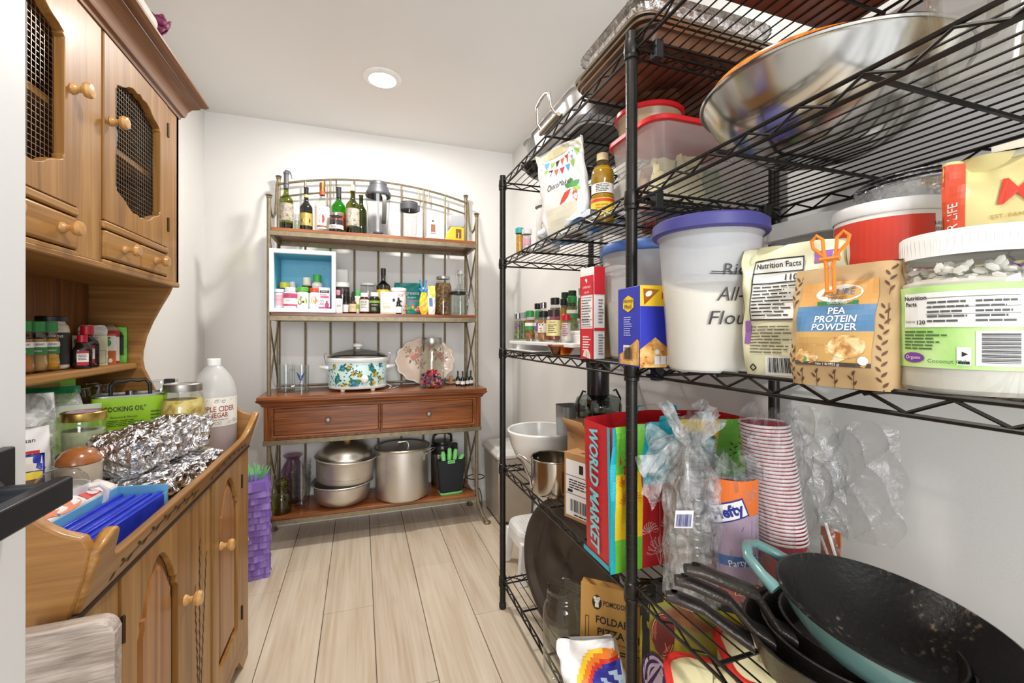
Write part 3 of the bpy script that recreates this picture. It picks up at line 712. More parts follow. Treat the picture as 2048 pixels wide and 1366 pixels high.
obj('handle', MB().loft([[(x-.012, y, z), (x+.012, y, z), (x+.012, y-.015, z), (x-.012, y-.015, z)] for x, y, z in ((.02, -.055, .23), (.022, -.082, .235), (.03, -.095, .215), (.03, -.093, .15), (.028, -.087, .085), (.026, -.078, .07))]), PM('3b3836', .45), t, bev=.004)
t = thing('blender_cup', 'smaller clear blender cup with grey locking lid and measuring marks', 'cup', (.279, 2.70, Z1))
L(t, 'jug', CP, [(0, .004), (.034, .003), (.038, 0), (.04, .01), (.048, .15), (.053, .155), (.053, .19)], 28); L(t, 'lid', GP, [(.051, .172), (.055, .176), (.055, .208), (.05, .214), (.05, .222), (.04, .226), (0, .226)], 28)
obj('lid_tab', MB().box(.03, .058, -.035, -.02, .165, .205), GP, t, bev=.004); obj('handle', MB().tube([(-.05, 0, .165), (-.078, -.01, .165), (-.078, -.01, .06), (-.07, -.01, .055)], .006, 8), CP, t)
decal(t, 'measuring_marks', PM('b9bcc0', .5), [q for i in range(8) for q in rect(-.014, -.006, .03+.014*i, .032+.014*i, 1)]+rect(0, .0012, .025, .14, 1, 4)+[q for i in range(8) for q in rect(.004, .012, .03+.014*i, .032+.014*i, 1)], cyl(.042, 0, 0, .05), .0015)
t = thing('dough_scraper', 'pale grey bench scraper standing on its wide blade', 'scraper', (.417, 2.69, Z1))
obj('blade', MB().prism([(-.056, 0), (.056, 0), (.054, .008), (.03, .03), (.018, .05), (-.018, .05), (-.03, .03), (-.054, .008)], -.008, .008, 'y'), PM('b9bbbd', .45), t, bev=.002)
g = obj('grip', MB().prism([(-.018, .045), (.018, .045), (.016, .105), (.012, .135), (-.012, .135), (-.016, .105)], -.011, .011, 'y'), PM('c6c7c8', .45), t, bev=.004)
decal(g, 'sticker', PM('8f5a3a', .6), [[(-.013, .055), (.013, .055), (.012, .1), (-.012, .1)]], flat((0, -.011, 0)), .001); decal(g, 'hanging_hole', INK, [ell(0, .12, .007, .005, 10)], flat((0, -.011, 0)), .001)
t = thing('kitchen_gadget', 'yellow gadget with grey plastic hopper at right end of top shelf', 'gadget', (.555, 2.69, Z1))
obj('housing', MB().prism([(-.06, 0), (.05, 0), (.05, .085), (.03, .09), (-.03, .09), (-.05, .05)], -.04, .04, 'y'), PM('e0b62c', .4), t, bev=.005); obj('hopper', MB().loft([[(-.036, -.04, .088), (.05, -.04, .088), (.05, .04, .088), (-.036, .04, .088)], [(-.042, -.045, .12), (.055, -.045, .12), (.055, .045, .12), (-.042, .045, .12)], [(-.045, -.045, .158), (.05, -.045, .165), (.05, .045, .165), (-.045, .045, .158)]]), PM('a9abb0', .4), t, bev=.004)
obj('window', MB().box(-.004, .03, -.0415, -.04, .02, .075), GL('d8c98a'), t); obj('crank', MB().tube([(0, -.044, .045), (.012, -.05, .05), (.012, -.05, .02)], .003, 8), METAL('c8c8c8'), t)

# ---------------------------------------------------------------- baker's rack, second shelf (z 1.262)
Z2 = 1.2625
t = thing('box_shelf', 'white square box shelf with sky blue inside', 'shelf', (-.289, 2.60, Z2))
WP = PM('f2f2f0', .35); SKY = PM('6fc0dc', .5, var=.03)
h, wd, dp = .335, .162, .24
obj('frame', MB().ringprism([(-wd, 0), (wd, 0), (wd, h), (-wd, h)], [(-wd+.021, .022), (wd-.021, .022), (wd-.021, h-.022), (-wd+.021, h-.022)], -.012, .012, 'y'), WP, t, bev=.003)
obj('box_case', MB().ringprism([(-wd+.006, .004), (wd-.006, .004), (wd-.006, h-.004), (-wd+.006, h-.004)], [(-wd+.02, .02), (wd-.02, .02), (wd-.02, h-.02), (-wd+.02, h-.02)], .012, dp, 'y'), WP, t)
obj('blue_lining', MB().ringprism([(-wd+.0199, .0199), (wd-.0199, .0199), (wd-.0199, h-.0199), (-wd+.0199, h-.0199)], [(-wd+.021, .021), (wd-.021, .021), (wd-.021, h-.021), (-wd+.021, h-.021)], .013, dp-.012, 'y').box(-wd+.02, wd-.02, dp-.012, dp-.008, .02, h-.02), SKY, t)
obj('back_strip', MB().box(-wd+.022, wd-.022, dp-.016, dp-.0122, .022, .15), PM('8fd0e6', .5), t)
obj('screw_heads', MB().lathe([(.004, 0), (0, .002)], 10, Matrix.Translation((-.09, dp-.0125, .27)) @ Matrix.Rotation(PI/2, 4, 'X')).lathe([(.004, 0), (0, .002)], 10, Matrix.Translation((.09, dp-.0125, .27)) @ Matrix.Rotation(PI/2, 4, 'X')), METAL('999999'), t, kind='stuff')
zb = Z2+.0222; WB = PM('f2f1ec', .4)
t = pill('supplement_bottle', 'royal blue supplement bottle with yellow lid in the box shelf', (-.395, 2.72, zb), .032, .148, PM('2356a8', .35), PM('e4dc4a', .4)); band(t, .032, .03, .1, PM('2b4f8c', .5))
t = pill('supplement_bottle', 'small white bottle leaning behind the pink jars', (-.335, 2.72, zb+.005), .019, .15, WB, PM('dfe3ea', .3)); t.rotation_euler = (0, -.16, 0)
t = pill('supplement_bottle', 'white lidded bottle with brown and dark red label in box shelf', (-.282, 2.70, zb), .0255, .178, WB, PM('e9e6de', .4), PM('4d2320', .55), (.2, .74)); decal(t, 'label_print', PM('d9c9b0', .6), bars(-.015, .015, .06, .12, 5, 8), cyl(.0255), .001)
t = pill('supplement_bottle', 'tall white bottle with bright green lid in box shelf', (-.229, 2.70, zb), .027, .195, WB, PM('3fae4e', .4), PM('f5f4ef', .5), (.12, .74)); txt(t, 'OMEGA', INK, .007, cyl(.027), 0, .125); decal(t, 'label_print', PM('4a3d33', .6), [ell(0, .1, .012, .012, 10)]+bars(-.016, .016, .04, .08, 5, 9), cyl(.027), .001)
t = pill('supplement_tub', 'pink and white tub at left front of box shelf', (-.412, 2.645, zb), .0255, .103, PM('f3d9da', .4), PM('f4f3ef', .4), PM('efb3bb', .5), (.15, .7), 1.0, .18, ribs=40); txt(t, 'COLLAGEN', PM('c94a6a', .5), .006, cyl(.0255), 0, .045)
t = pill('supplement_bottle', 'white bottle with magenta label band beside the pink tub', (-.357, 2.632, zb), .0325, .113, WB, WB, PM('f6f3f2', .5), (.08, .72), .8, .2); band(t, .0325, .055, .08, PM('c2476f', .5), k=.001); band(t, .0325, .012, .022, PM('c2476f', .5), k=.001); txt(t, 'vital', PM('a12a52', .5), .012, cyl(.0325), -.004, .042)
t = pill('supplement_bottle', 'white bottle with green lid and avocado picture', (-.296, 2.638, zb), .030, .117, WB, PM('59bd3a', .4), PM('f7f6f1', .5), (.06, .74), .97, .2); decal(t, 'fruit_print', [PM('7fa63a', .6), PM('c9d27a', .6), PM('6b3f22', .6)], [(0, ell(.008, .045, .017, .026, 14, .5)), (0, ell(-.012, .035, .012, .016, 12)), (1, ell(.008, .043, .011, .018, 12, .5)), (2, ell(.006, .036, .006, .007, 10))], cyl(.030), .001)
t = pill('supplement_bottle', 'white bottle with orange-red lid and orange fruit picture', (-.238, 2.638, zb), .0255, .113, WB, PM('e5512e', .4), PM('f7f6f1', .5), (.06, .74), .97, .18); decal(t, 'fruit_print', [PM('e2622e', .6), PM('f3a03e', .6)], [(0, ell(.002, .045, .016, .022, 14)), (1, ell(.004, .045, .009, .015, 12))], cyl(.0255), .001)
t = carton('supplement_box', 'pink and white supplement box at right in box shelf', (-.186, 2.64, zb), .058, .035, .118, PM('f4eef0', .5)); F_ = flat((0, -.0175, 0))
decal(t, 'print', [PM('3a3a2c', .6), PM('d55a8a', .5), PM('c5407a', .5)], [(0, [(-.024, .088), (.024, .088), (.024, .102), (-.024, .102)]), (1, ell(0, .066, .024, .006, 12)), (2, [(-.029, 0), (.029, 0), (.029, .012), (-.029, .012)]), (2, ell(.012, .022, .011, .014, 12)), (2, ell(.012, .04, .005, .006, 10))], F_); decal(t, 'fine_print', PM('8b8088', .6), bars(-.024, .024, .074, .084, 2, 2)+bars(-.024, 0, .02, .05, 4, 3), F_); txt(t, 'BIOFLORA', WHITE, .007, F_, 0, .095)
t = carton('index_card_stack', 'white lined card standing behind the dark jar', (-.107, 2.85, Z2), .07, .006, .275, PM('f1f0ec', .6), cat='card'); decal(t, 'ruled_lines', PM('c5c7c9', .6), [[(-.03, z), (.03, z), (.03, z+.0015), (-.03, z+.0015)] for z in [.18+.012*i for i in range(7)]], flat((0, -.003, 0)))
t = jar('prune_jar', 'big glass jar of dark prunes with white lid beside the box shelf', (-.098, 2.745, Z2), .0425, .182, PM('f1f1ef', .4), SPK([(.4, '0f0b0c'), (.6, '2c1a1e'), (.7, '5a2030')], 40, .25, .4), .85, nr=.9, lidh=.026)
t = pill('supplement_bottle', 'white bottle lettered GSI with a black cap', (-.113, 2.645, Z2), .0195, .10, WB, INK, PM('f4f3ef', .5), (.06, .7), .75, .18); txt(t, 'GSI', INK, .014, cyl(.0195), 0, .042, bold=.01)
t = pill('vitamin_bottle', 'tiny bottle with pink cap behind the GSI bottle', (-.118, 2.69, Z2), .014, .135, PM('9a2f55', .4), PM('d78aa5', .4), None, ribs=0)
dropper('dropper_bottle', 'dark dropper bottle with white label, left of the two droppers', (-.077, 2.67, Z2), .0165, .118, PM('201d1e', .15), PM('eceae8', .5))
t = dropper('dropper_bottle', 'amber dropper bottle with beige label', (-.040, 2.648, Z2), .0190, .126, PM('38200f', .12), PM('d9c9a2', .5)); txt(t, 'TINCTURE', INK, .005, cyl(.019), 0, .036)
t = pill('supplement_bottle', 'slim bottle with green cap and yellow and green label', (-.014, 2.70, Z2), .0185, .134, WB, PM('45b25a', .4), PM('efe9c0', .5), (.08, .7)); band(t, .0185, .03, .055, PM('8bbf3c', .5), k=.001)
t = pill('supplement_bottle', 'amber bottle with white lid and white label on second shelf', (.022, 2.652, Z2), .0265, .118, PM('43220f', .12), WB, PM('f0ede8', .5), (.1, .68), .82, .2); decal(t, 'label_print', PM('8a8884', .6), bars(-.02, .02, .03, .075, 5, 12), cyl(.0265), .001)
t = pill('vitamin_bottle', 'black bottle with white lid and green vitamin label', (.078, 2.652, Z2), .028, .123, PM('181a16', .25), WB, PM('1d2118', .5), (.08, .7), .82, .2); band(t, .028, .062, .075, PM('86b043', .5), k=.001); txt(t, 'VITAMIN E', WHITE, .0085, cyl(.028), 0, .05); decal(t, 'label_print', PM('a9bf7c', .6), bars(-.018, .018, .018, .038, 3, 2), cyl(.028), .001)
t = jar('spice_jar', 'wide glass jar with white lid behind the vitamin bottles', (.044, 2.775, Z2), .0445, .188, PM('e9e9e6', .4), SPK([(.4, 'a9a596'), (.6, 'cfcbbd')], 60, .7, .2), .5, nr=.92, lidh=.014)
t = wine('olive_oil_bottle', 'black olive oil bottle with square yellow label', (.131, 2.75, Z2), .0405, .275, .0135, PM('121310', .07, coat=.6), .172, .205, (.04, .148, PM('e6c93a', .5))); capr(t, .0148, .236, .278, PM('1a1a1a', .35)); decal(t, 'label_print', INK, [ell(0, .1, .014, .018, 12, 0, .4, 5.6)], cyl(.0405), .001); txt(t, 'OLIVE OIL', INK, .008, cyl(.0405), 0, .065)
t = carton('tea_box', 'plain white box with pale gold print on second shelf', (.153, 2.645, Z2), .088, .05, .127, PM('f0ece2', .55)); F_ = flat((0, -.025, 0)); txt(t, 'tea club', PM('c4a860', .5), .011, F_, -.012, .06); decal(t, 'print', [PM('cdb982', .6), PM('2d3f4a', .6)], [(0, q) for q in bars(-.03, .02, .03, .045, 2, 5)]+[(1, ell(.03, .08, .008, .01, 10)), (0, [(-.044, .004), (.044, .004), (.044, .009), (-.044, .009)])], F_)
t = jar('powder_canister', 'round white canister with pink and dark dots on second shelf', (.218, 2.715, Z2), .0435, .158, PM('f4f3f0', .4), None, 0, None, nr=.98, gm=PM('f1efec', .45), lidh=.02, cat='canister'); txt(t, 'ice', PM('b8324a', .5), .03, cyl(.0435), .008, .115); decal(t, 'dot_print', [PM('d24a6a', .6), PM('31333c', .6), PM('5aa06a', .6)], [(random.randrange(3), ell(random.uniform(-.03, .045), random.uniform(.02, .085), .005, .005, 8)) for _ in range(16)], cyl(.0435), .001)
t = dropper('dropper_bottle', 'small dark dropper bottle in front of the white canister', (.210, 2.625, Z2), .0172, .098, PM('1f1a18', .15), PM('efeeea', .5))
TEAL = PM('177d78', .35, var=.1, bump=.2, bsc=30)
t, fc = pouch('greens_pouch', 'teal stand-up pouch of greens powder on second shelf', (.278, 2.77, Z2), .175, .07, .198, TEAL, seed=4); txt(t, 'ergreens', WHITE, .032, fc, .01, .135, maxw=.13); txt(t, '& organic', PM('d5e8e2', .5), .014, fc, .02, .108); txt(t, 'mixed berry', PM('e0588a', .5), .016, fc, .015, .088, bold=.01); decal(t, 'fruit_print', [PM('5aa848', .6), PM('d2495f', .6), PM('e9b03c', .6)], [(random.randrange(3), ell(random.uniform(-.06, .07), random.uniform(.015, .06), .009, .008, 8)) for _ in range(22)], fc, .0012)
t = thing('bag_clip', 'sky blue clothes-peg style clip on the second shelf', 'clip', (.361, 2.70, Z2+.13)); BLU = PM('4b9fd8', .4)
for s in (-1, 1): obj('jaw', MB().tube([(s*.006, 0, -.01), (s*.005, 0, .03), (s*.014, 0, .06), (s*.02, 0, .082)], .006, 8).tube([(s*.004, 0, .0), (s*.016, -.004, .022), (s*.024, -.004, .03)], .005, 8), BLU, t)
obj('spring', MB().tube([(.0, -.012, .03), (.0, .012, .03)], .006, 10), METAL('bbbbbb'), t)
t, fc = pouch('snack_pouch', 'yellow lemon-shaped pouch hanging under the blue clip', (.361, 2.672, Z2), .055, .03, .135, PM('e6c52c', .4, bump=.3), seed=9, top=.55, foot=.6); decal(t, 'loop_print', PM('d78aa8', .5), stroke([(-.03, .05), (-.045, .035), (-.03, .028), (0, .06), (.005, .1)], .004), flat((0, -.02, 0)), .002)
t, fc = pouch('squeeze_tube', 'white and lime squeeze tube beside the yellow pouch', (.406, 2.665, Z2), .048, .035, .175, PM('ece9e2', .4, bump=.2), seed=3, top=.9, foot=.8); decal(t, 'tube_top', PM('c6cf4a', .5), rect(-.02, .02, .105, .172, 4, 4), fc, .001); decal(t, 'tube_print', PM('5a7fae', .5), rect(-.016, .004, .05, .1, 3, 4), fc, .001)
t = jar('herb_jar', 'tall glass jar packed with dried brown herbs', (.487, 2.725, Z2), .0535, .24, METAL('bdbdb8', .35), SPK([(.36, '1f130a'), (.5, '5d3a17'), (.6, 'a1741f'), (.68, '35210f')], 45, .8, .8, 6, 2), .83, nr=.72, lidh=.016, sh=.24)
t = thing('swing_top_bottle', 'clear swing-top bottle behind the clamp jar', 'bottle', (.612, 2.80, Z2)); P = bprof(.042, .27, .016, .15, .215); L(t, 'glass_body', CLR, P+[(.019, .262), (.019, .27), (.016, .27)], 24); L(t, 'stopper', PM('e9e9e6', .3), [(.0, .27), (.015, .27), (.017, .282), (.012, .296), (0, .298)], 18); obj('wire_bail', MB().tube([(-.02, -.004, .235), (-.027, -.008, .262), (-.022, -.012, .29), (.022, -.012, .29), (.027, -.008, .262), (.02, -.004, .235)], .0016, 6), METAL('c0c0c0'), t)
t = thing('clamp_jar', 'squat faceted clear jar with dark clamp ring at right of second shelf', 'jar', (.572, 2.672, Z2)); m = MB(); m.lathe([(0, .004), (.045, .0), (.058, .012), (.066, .05), (.062, .09), (.048, .122), (.046, .135)], 10); obj('glass_body', m, CLR, t, ang=10); L(t, 'clamp_ring', PM('2c2a29', .35, .6), [(.047, .126), (.05, .128), (.05, .142), (.047, .144)], 24); L(t, 'glass_lid', CLR, [(.047, .143), (.047, .15), (.03, .158), (0, .16)], 24); obj('wire_latch', MB().tube([(.04, -.03, .135), (.05, -.045, .12), (.052, -.045, .085), (.045, -.04, .06)], .002, 6), METAL('8a8a88'), t)

# ---------------------------------------------------------------- baker's rack, wooden counter (z .822)
Z3 = .8225
def mug(label, x, y, emblem):
    t = thing('glass_mug', label, 'mug', (x, y, Z3))
    L(t, 'glass_body', GL('fafcfc', .0, .65), [(0, .012), (.033, .012), (.0345, .003), (.036, 0), (.0375, .003), (.0385, .152), (.0362, .152), (.035, .02), (0, .018)], 24); L(t, 'thick_base', GL('f4f8f8', .02, .6), [(0, .001), (.036, .001), (.036, .015), (0, .016)], 20)
    obj('handle', MB().tube([(-.037, -.002, .125), (-.052, -.012, .13), (-.062, -.016, .11), (-.062, -.016, .055), (-.052, -.012, .033), (-.037, -.002, .038)], [.006, .006, .006, .006, .006, .006], 8), GL('f8fafa', .0, .6), t)
    if emblem:
        nv = PM('2b3f8c', .5); w_ = []
        for s in (-1, 1):
            for i in range(3): w_.append([(s*.003, .095-.009*i), (s*(.021-.004*i), .118-.011*i), (s*(.021-.004*i), .109-.011*i), (s*.003, .087-.009*i)])
        w_ += [[(0, .082), (.005, .076), (.003, .068), (-.003, .068), (-.005, .076)], ell(0, .061, .003, .003, 8)]
        decal(t, 'wing_emblem', nv, w_, cyl(.0388), .0004); decal(t, 'emblem_print', nv, bars(-.013, .013, .046, .052, 1, 2), cyl(.0388), .0004)
    return t
mug('clear glass beer mug with blue winged emblem', -.308, 2.69, True); mug('plain clear glass beer mug near left rack post', -.398, 2.77, False)
t = thing('slow_cooker', 'oval slow cooker with turquoise floral band and glass lid', 'slow cooker', (-.012, 2.73, Z3)); SY = .78
WHC = PM('f3f2ee', .25, coat=.3)
FLOR = PM('cfeaea', .35, var=.03); cs = 'cooker'
L(t, 'foot_ring', WHC, [(0, .012), (.14, .012), (.157, .016), (.163, .026), (.163, .03), (.155, .03)], 48, sy=SY)
L(t, 'printed_band', FLOR, [(.160, .029), (.1625, .06), (.164, .158), (.162, .163)], 48, sy=SY)
L(t, 'stoneware_rim', WHC, [(.160, .162), (.168, .166), (.172, .176), (.172, .184), (.166, .190), (.155, .19), (.15, .17), (.14, .06), (0, .05)], 48, sy=SY)
for s in (-1, 1): obj('foot', MB().lathe([(.009, 0), (.012, .004), (.014, .014), (0, .014)], 12, Matrix.Translation((s*.08, -.085, 0))), WHC, t); obj('side_handle', MB().loft([[(s*.155, -.025, .12), (s*.155, .025, .12), (s*.155, .025, .145), (s*.155, -.025, .145)], [(s*.19, -.028, .128), (s*.19, .028, .128), (s*.19, .028, .146), (s*.19, -.028, .146)], [(s*.209, -.02, .134), (s*.209, .02, .134), (s*.209, .02, .145), (s*.209, -.02, .145)]]), WHC, t, bev=.005); obj('lid_clip', MB().tube([(s*.17, -.03, .15), (s*.182, -.03, .2), (s*.178, -.03, .215), (s*.168, -.03, .212)], .0018, 6), METAL('b0b0b0'), t)
L(t, 'glass_lid', GL('d9dcda', .0, .35), [(.166, .191), (.15, .206), (.11, .222), (.06, .234), (.02, .238), (0, .238)], 48, sy=SY); L(t, 'lid_rim', METAL('9a9a98', .25), [(.166, .189), (.169, .192), (.166, .196), (.163, .192), (.166, .189)], 48, sy=SY); L(t, 'lid_knob', WHC, [(.012, .236), (.014, .246), (.026, .252), (.027, .264), (.02, .27), (0, .272)], 24)
md = lambda x, z, k: Vector(((.1635+k)*math.cos(-PI/2+x/.1635), SY*(.1635+k)*math.sin(-PI/2+x/.1635), z))
rr = random.Random(5); pl = []
FM = [PM('2f8fb5', .5), PM('1d6f93', .5), PM('e7b422', .5), PM('c98a18', .5), PM('2f7a3d', .5), PM('1f5a3c', .5), PM('6fc0d2', .5)]
for cx, cz, R_, c in ((-.085, .135, .019, 0), (-.118, .072, .02, 0), (-.012, .05, .024, 0), (.075, .135, .018, 0), (.062, .075, .017, 0), (.135, .145, .014, 0), (-.022, .105, .014, 2), (.012, .098, .014, 2), (-.05, .14, .012, 2), (.098, .095, .017, 2), (.085, .045, .014, 2), (-.075, .04, .013, 2), (.135, .07, .012, 2), (-.14, .14, .012, 2)):
    for i in range(7): pl.append((4+i % 2, leafp(cx+rr.uniform(-.5, .5)*R_, cz+rr.uniform(-.5, .5)*R_, R_*1.5, R_*.6, rr.random()*6.28)))
    for i in range(6): pl.append((c if i % 2 else c+1, ell(cx+R_*.5*math.cos(i*1.05), cz+R_*.5*math.sin(i*1.05), R_*.5, R_*.42, 8, i)))
    pl.append((6 if c == 0 else 3, ell(cx, cz, R_*.4, R_*.36, 8)))
for _ in range(110): pl.append(([4, 5, 4, 5, 0, 2][rr.randrange(6)], leafp(rr.uniform(-.2, .2), rr.uniform(.035, .155), rr.uniform(.008, .018), .007, rr.random()*6)))
obj('floral_print', (lambda mb: [mb.mat(c).add([md(x, max(.032, min(.16, z)), .0008+.0002*(i % 5)) for x, z in p], [tuple(range(len(p)))]) for i, (c, p) in enumerate(pl)] and mb)(MB()), FM, t, kind='stuff')
obj('dial', MB().lathe([(.021, 0), (.021, .006), (.017, .009), (0, .01)], 24, Matrix.Translation((.035, -.127, .072)) @ Matrix.Rotation(PI/2, 4, 'X')).box(.032, .038, -.147, -.13, .054, .09), WHC, t, bev=.0015)
obj('power_cord', MB().tube([(.15, .02, .03), (.19, .0, .012), (.17, -.06, .004), (.2, -.02, .004), (.23, .05, .004)], .003, 6), PM('ececea', .5), t)
t = thing('rose_platter', 'round scalloped platter painted with pink roses, leaning behind the candy jar', 'platter', (.40, 2.872, Z3+.002)); t.rotation_euler = (-.14, 0, 0)
def plat(u, q):
    a = 2*PI*u; r = q*(.158+.005*math.cos(14*a)); d = .018*(max(0, q-.62)/.38)**1.5; return (r*math.cos(a)*1.2, -d-.004, .149+r*math.sin(a)*.93)
m = MB().grid(lambda u, q: plat(u, max(q, .001)), 84, 14, True); obj('plate_body', m, PM('f2dcc8', .22, var=.07, sc=9, coat=.4), t, solid=.004)
pf = lambda x, z, k: Vector((x, -.0065-.018*(max(0, math.hypot(x/1.2, (z-.149)/.93)/.16-.62)/.38)**1.5-k, z))
rr = random.Random(11); pl = []
for cx, cz, R_ in ((-.075, .18, .036), (-.035, .215, .022), (-.03, .13, .025), (.085, .19, .03), (.12, .165, .02), (-.11, .22, .018), (.04, .245, .02)):
    for i in range(6): pl.append((2+i % 2, leafp(cx+R_*.7*math.cos(i), cz+R_*.7*math.sin(i), R_*.9, R_*.4, i+.4)))
    for i in range(9):
        q = i/9; pl.append((i % 2, ell(cx+R_*.45*(1-q)*math.cos(i*2.4), cz+R_*.45*(1-q)*math.sin(i*2.4), R_*(.6-.4*q), R_*(.5-.33*q), 10, i)))
obj('rose_print', (lambda mb: [mb.mat(c).add([pf(x, z, .0006+.00015*(i % 9)) for x, z in p], [tuple(range(len(p)))]) for i, (c, p) in enumerate(pl)] and mb)(MB()), [PM('d98d7a', .5), PM('e9b4a4', .5), PM('7d9068', .5), PM('b89a6a', .5)], t)
CANDY = SPK([(.2, 'd92b3a'), (.35, '5b2a6e'), (.5, 'd8488a'), (.62, '26305e'), (.75, 'e9d6dc'), (.9, '97202e')], 75, .35, .3, voro=True)
t = thing('candy_jar', 'tall glass jar with steel lid, wrapped candies at the bottom', 'jar', (.413, 2.70, Z3)); P = [(0, .005), (.05, .004), (.066, 0), (.0735, .01), (.0745, .22), (.07, .24), (.06, .256), (.058, .27)]; L(t, 'glass_body', GL('f0f2ee'), P, 32); L(t, 'lid', METAL('b4b3ae', .35), [(.06, .262), (.061, .264), (.061, .298), (.059, .301), (0, .301)], 32)
def clump(par, name, mats, n, R, z0, z1, sz, seed, flatk=.7):
    """loose pieces heaped in a jar: too small to pick apart"""
    r_ = random.Random(seed); mb = MB()
    for i in range(n):
        q = r_.random(); a = r_.random()*6.283; rad = R*math.sqrt(r_.random()); z = z0+(z1-z0)*r_.random()**1.4; T = Matrix.Translation((rad*math.cos(a), rad*math.sin(a), z)) @ Matrix.Rotation(r_.random()*3, 4, 'X') @ Matrix.Rotation(r_.random()*3, 4, 'Z') @ Matrix.Diagonal((1.5, .9, flatk, 1))
        mb.mat(r_.randrange(len(mats))).lathe([(0, -sz*.6), (sz*.55, -sz*.25), (sz*.55, sz*.25), (0, sz*.6)], 6, T)
    return obj(name, mb, mats, par, kind='stuff')
clump(t, 'candies', [PM(c, .35) for c in ('d3263a', '6a2f80', 'd95a94', '2b3a78', 'efe4e6', '8c1d2a', 'c8a24a')], 170, .062, .012, .085, .013, 3)
clump(t, 'red_candies', [PM('e02a3e', .3), PM('c01830', .3)], 14, .03, .085, .105, .016, 4)
SG = GL('6f9a4a', .0, .4)
for i, (x, y) in enumerate(((.580, 2.725), (.603, 2.69), (.638, 2.715), (.664, 2.73))):
    if i == 0:
        t = mini = thing('mini_bottle', 'toy-size green glass bottle with white label, first from the candy jar', 'bottle', (x, y, Z3), 0, 'miniature green bottles at the end of the counter')
        P = bprof(.0145, .088, .0045, .042, .062, .002); L(t, 'glass_body', GL('4f7f35', .0, .45), P, 16); fill(t, P, .04, PM('1f3a14', .2)); band(t, .0145, .012, .032, PAPER); L(t, 'neck_foil', PM('2b3a1e', .35), [(.0052, .066), (.0055, .093), (0, .094)], 12)
    else: dup(mini, (x, y, Z3), .2*i, ['', 'toy-size green glass bottle standing frontmost of the miniatures', 'toy-size green glass bottle behind the frontmost miniature, third along', 'toy-size green glass bottle nearest the right rack post'][i])
t = thing('candle_saucer', 'small saucer with an orange candle stub behind the mini bottles', 'candle', (.557, 2.83, Z3)); L(t, 'saucer', PM('d8c0b0', .3), [(0, .002), (.02, .0), (.034, .008), (.034, .01), (.02, .005), (0, .006)], 24); L(t, 'candle_stub', PM('d88a52', .5), [(.011, .006), (.011, .05), (.009, .052), (0, .05)], 16)

# ---------------------------------------------------------------- baker's rack, bottom shelf (z .177)
Z4 = .1775; ALU = METAL('dedad2', .42, var=.1)
t = thing('purple_vase', 'rounded mauve glass vase with flared lip on bottom shelf', 'vase', (-.368, 2.82, Z4)); L(t, 'glass_body', GL('c9b0c2', .0, .6), [(0, .004), (.04, 0), (.045, .01), (.058, .07), (.0655, .14), (.062, .185), (.046, .22), (.033, .24), (.034, .252), (.05, .268), (.053, .272)], 32)
t = thing('clear_vase', 'plain clear glass jar behind the green one on bottom shelf', 'jar', (-.412, 2.765, Z4)); L(t, 'glass_body', CLR, [(0, .004), (.04, 0), (.045, .008), (.046, .14), (.034, .16), (.036, .172), (.039, .175)], 28)
for i in range(5):
    if i == 0:
        g0 = thing('stacking_tumbler', nth(0, 5, 'clear ribbed tumbler of the nested stack'), 'glass', (-.312, 2.725, Z4), 0, 'nested stack of ribbed tumblers'); rib = [(0, .004), (.03, .003), (.034, 0)]+[(.036+.0012*k+(.0025 if k % 2 else 0), .006+.011*k) for k in range(10)]+[(.049, .118), (.0475, .118)]; L(g0, 'glass_body', GL('f0f2f1', .0, .6), rib, 26)
    else: dup(g0, (-.312, 2.725, Z4+.036*i), .3*i, nth(i, 5, 'clear ribbed tumbler of the nested stack'))
t = thing('apothecary_jar', 'squat olive green glass jar with ringed neck on bottom shelf', 'jar', (-.405, 2.672, Z4)); L(t, 'glass_body', GL('c6c878', .0, .6), [(0, .004), (.045, 0), (.051, .008), (.052, .075), (.048, .098), (.034, .112), (.032, .13), (.037, .134), (.037, .140), (.032, .143), (.033, .15), (.039, .156), (.039, .162), (.034, .166), (.03, .176)], 30)
t = thing('aluminum_pan', 'wide dented aluminum pan at the bottom of the stacked pair', 'pan', (-.098, 2.745, Z4)); L(t, 'pan_body', ALU, [(0, .002), (.11, 0), (.135, .015), (.15, .05), (.155, .105), (.168, .116), (.171, .119), (.168, .122), (.152, .11), (.147, .05), (.11, .006), (0, .006)], 56)
t2 = thing('aluminum_pan', 'upper aluminum pan with domed lid, tilted on the one below', 'pan', (-.085, 2.745, Z4+.108)); t2.rotation_euler = (.03, .055, 0)
L(t2, 'pan_body', ALU, [(0, .012), (.12, .012), (.15, .024), (.154, .03), (.155, .055), (.158, .058), (.161, .13), (.17, .152), (.172, .155)], 56); L(t2, 'pan_rim', ALU, [(.168, .15), (.173, .153), (.171, .158), (.166, .157), (.168, .15)], 56)
L(t2, 'domed_lid', METAL('d6d0c6', .36, var=.1), [(.168, .157), (.15, .162), (.143, .168), (.14, .18), (.125, .205), (.09, .228), (.05, .238), (0, .24)], 56); L(t2, 'lid_knob', WD('a8823c', 'c39d55', 'd2b068', 'z', .4), [(.017, .237), (.018, .27), (.014, .275), (0, .275)], 20)
t = thing('stock_pot', 'big straight aluminum stock pot with lid on bottom shelf', 'pot', (.241, 2.735, Z4)); L(t, 'pot_body', METAL('dedad3', .44, var=.08), [(0, .001), (.14, 0), (.152, .006), (.156, .02), (.157, .285), (.160, .288), (.162, .293)], 64); L(t, 'pot_lid', METAL('c9c2b8', .34, var=.1), [(.163, .292), (.165, .296), (.16, .300), (.15, .298), (.145, .294), (0, .299)], 64)
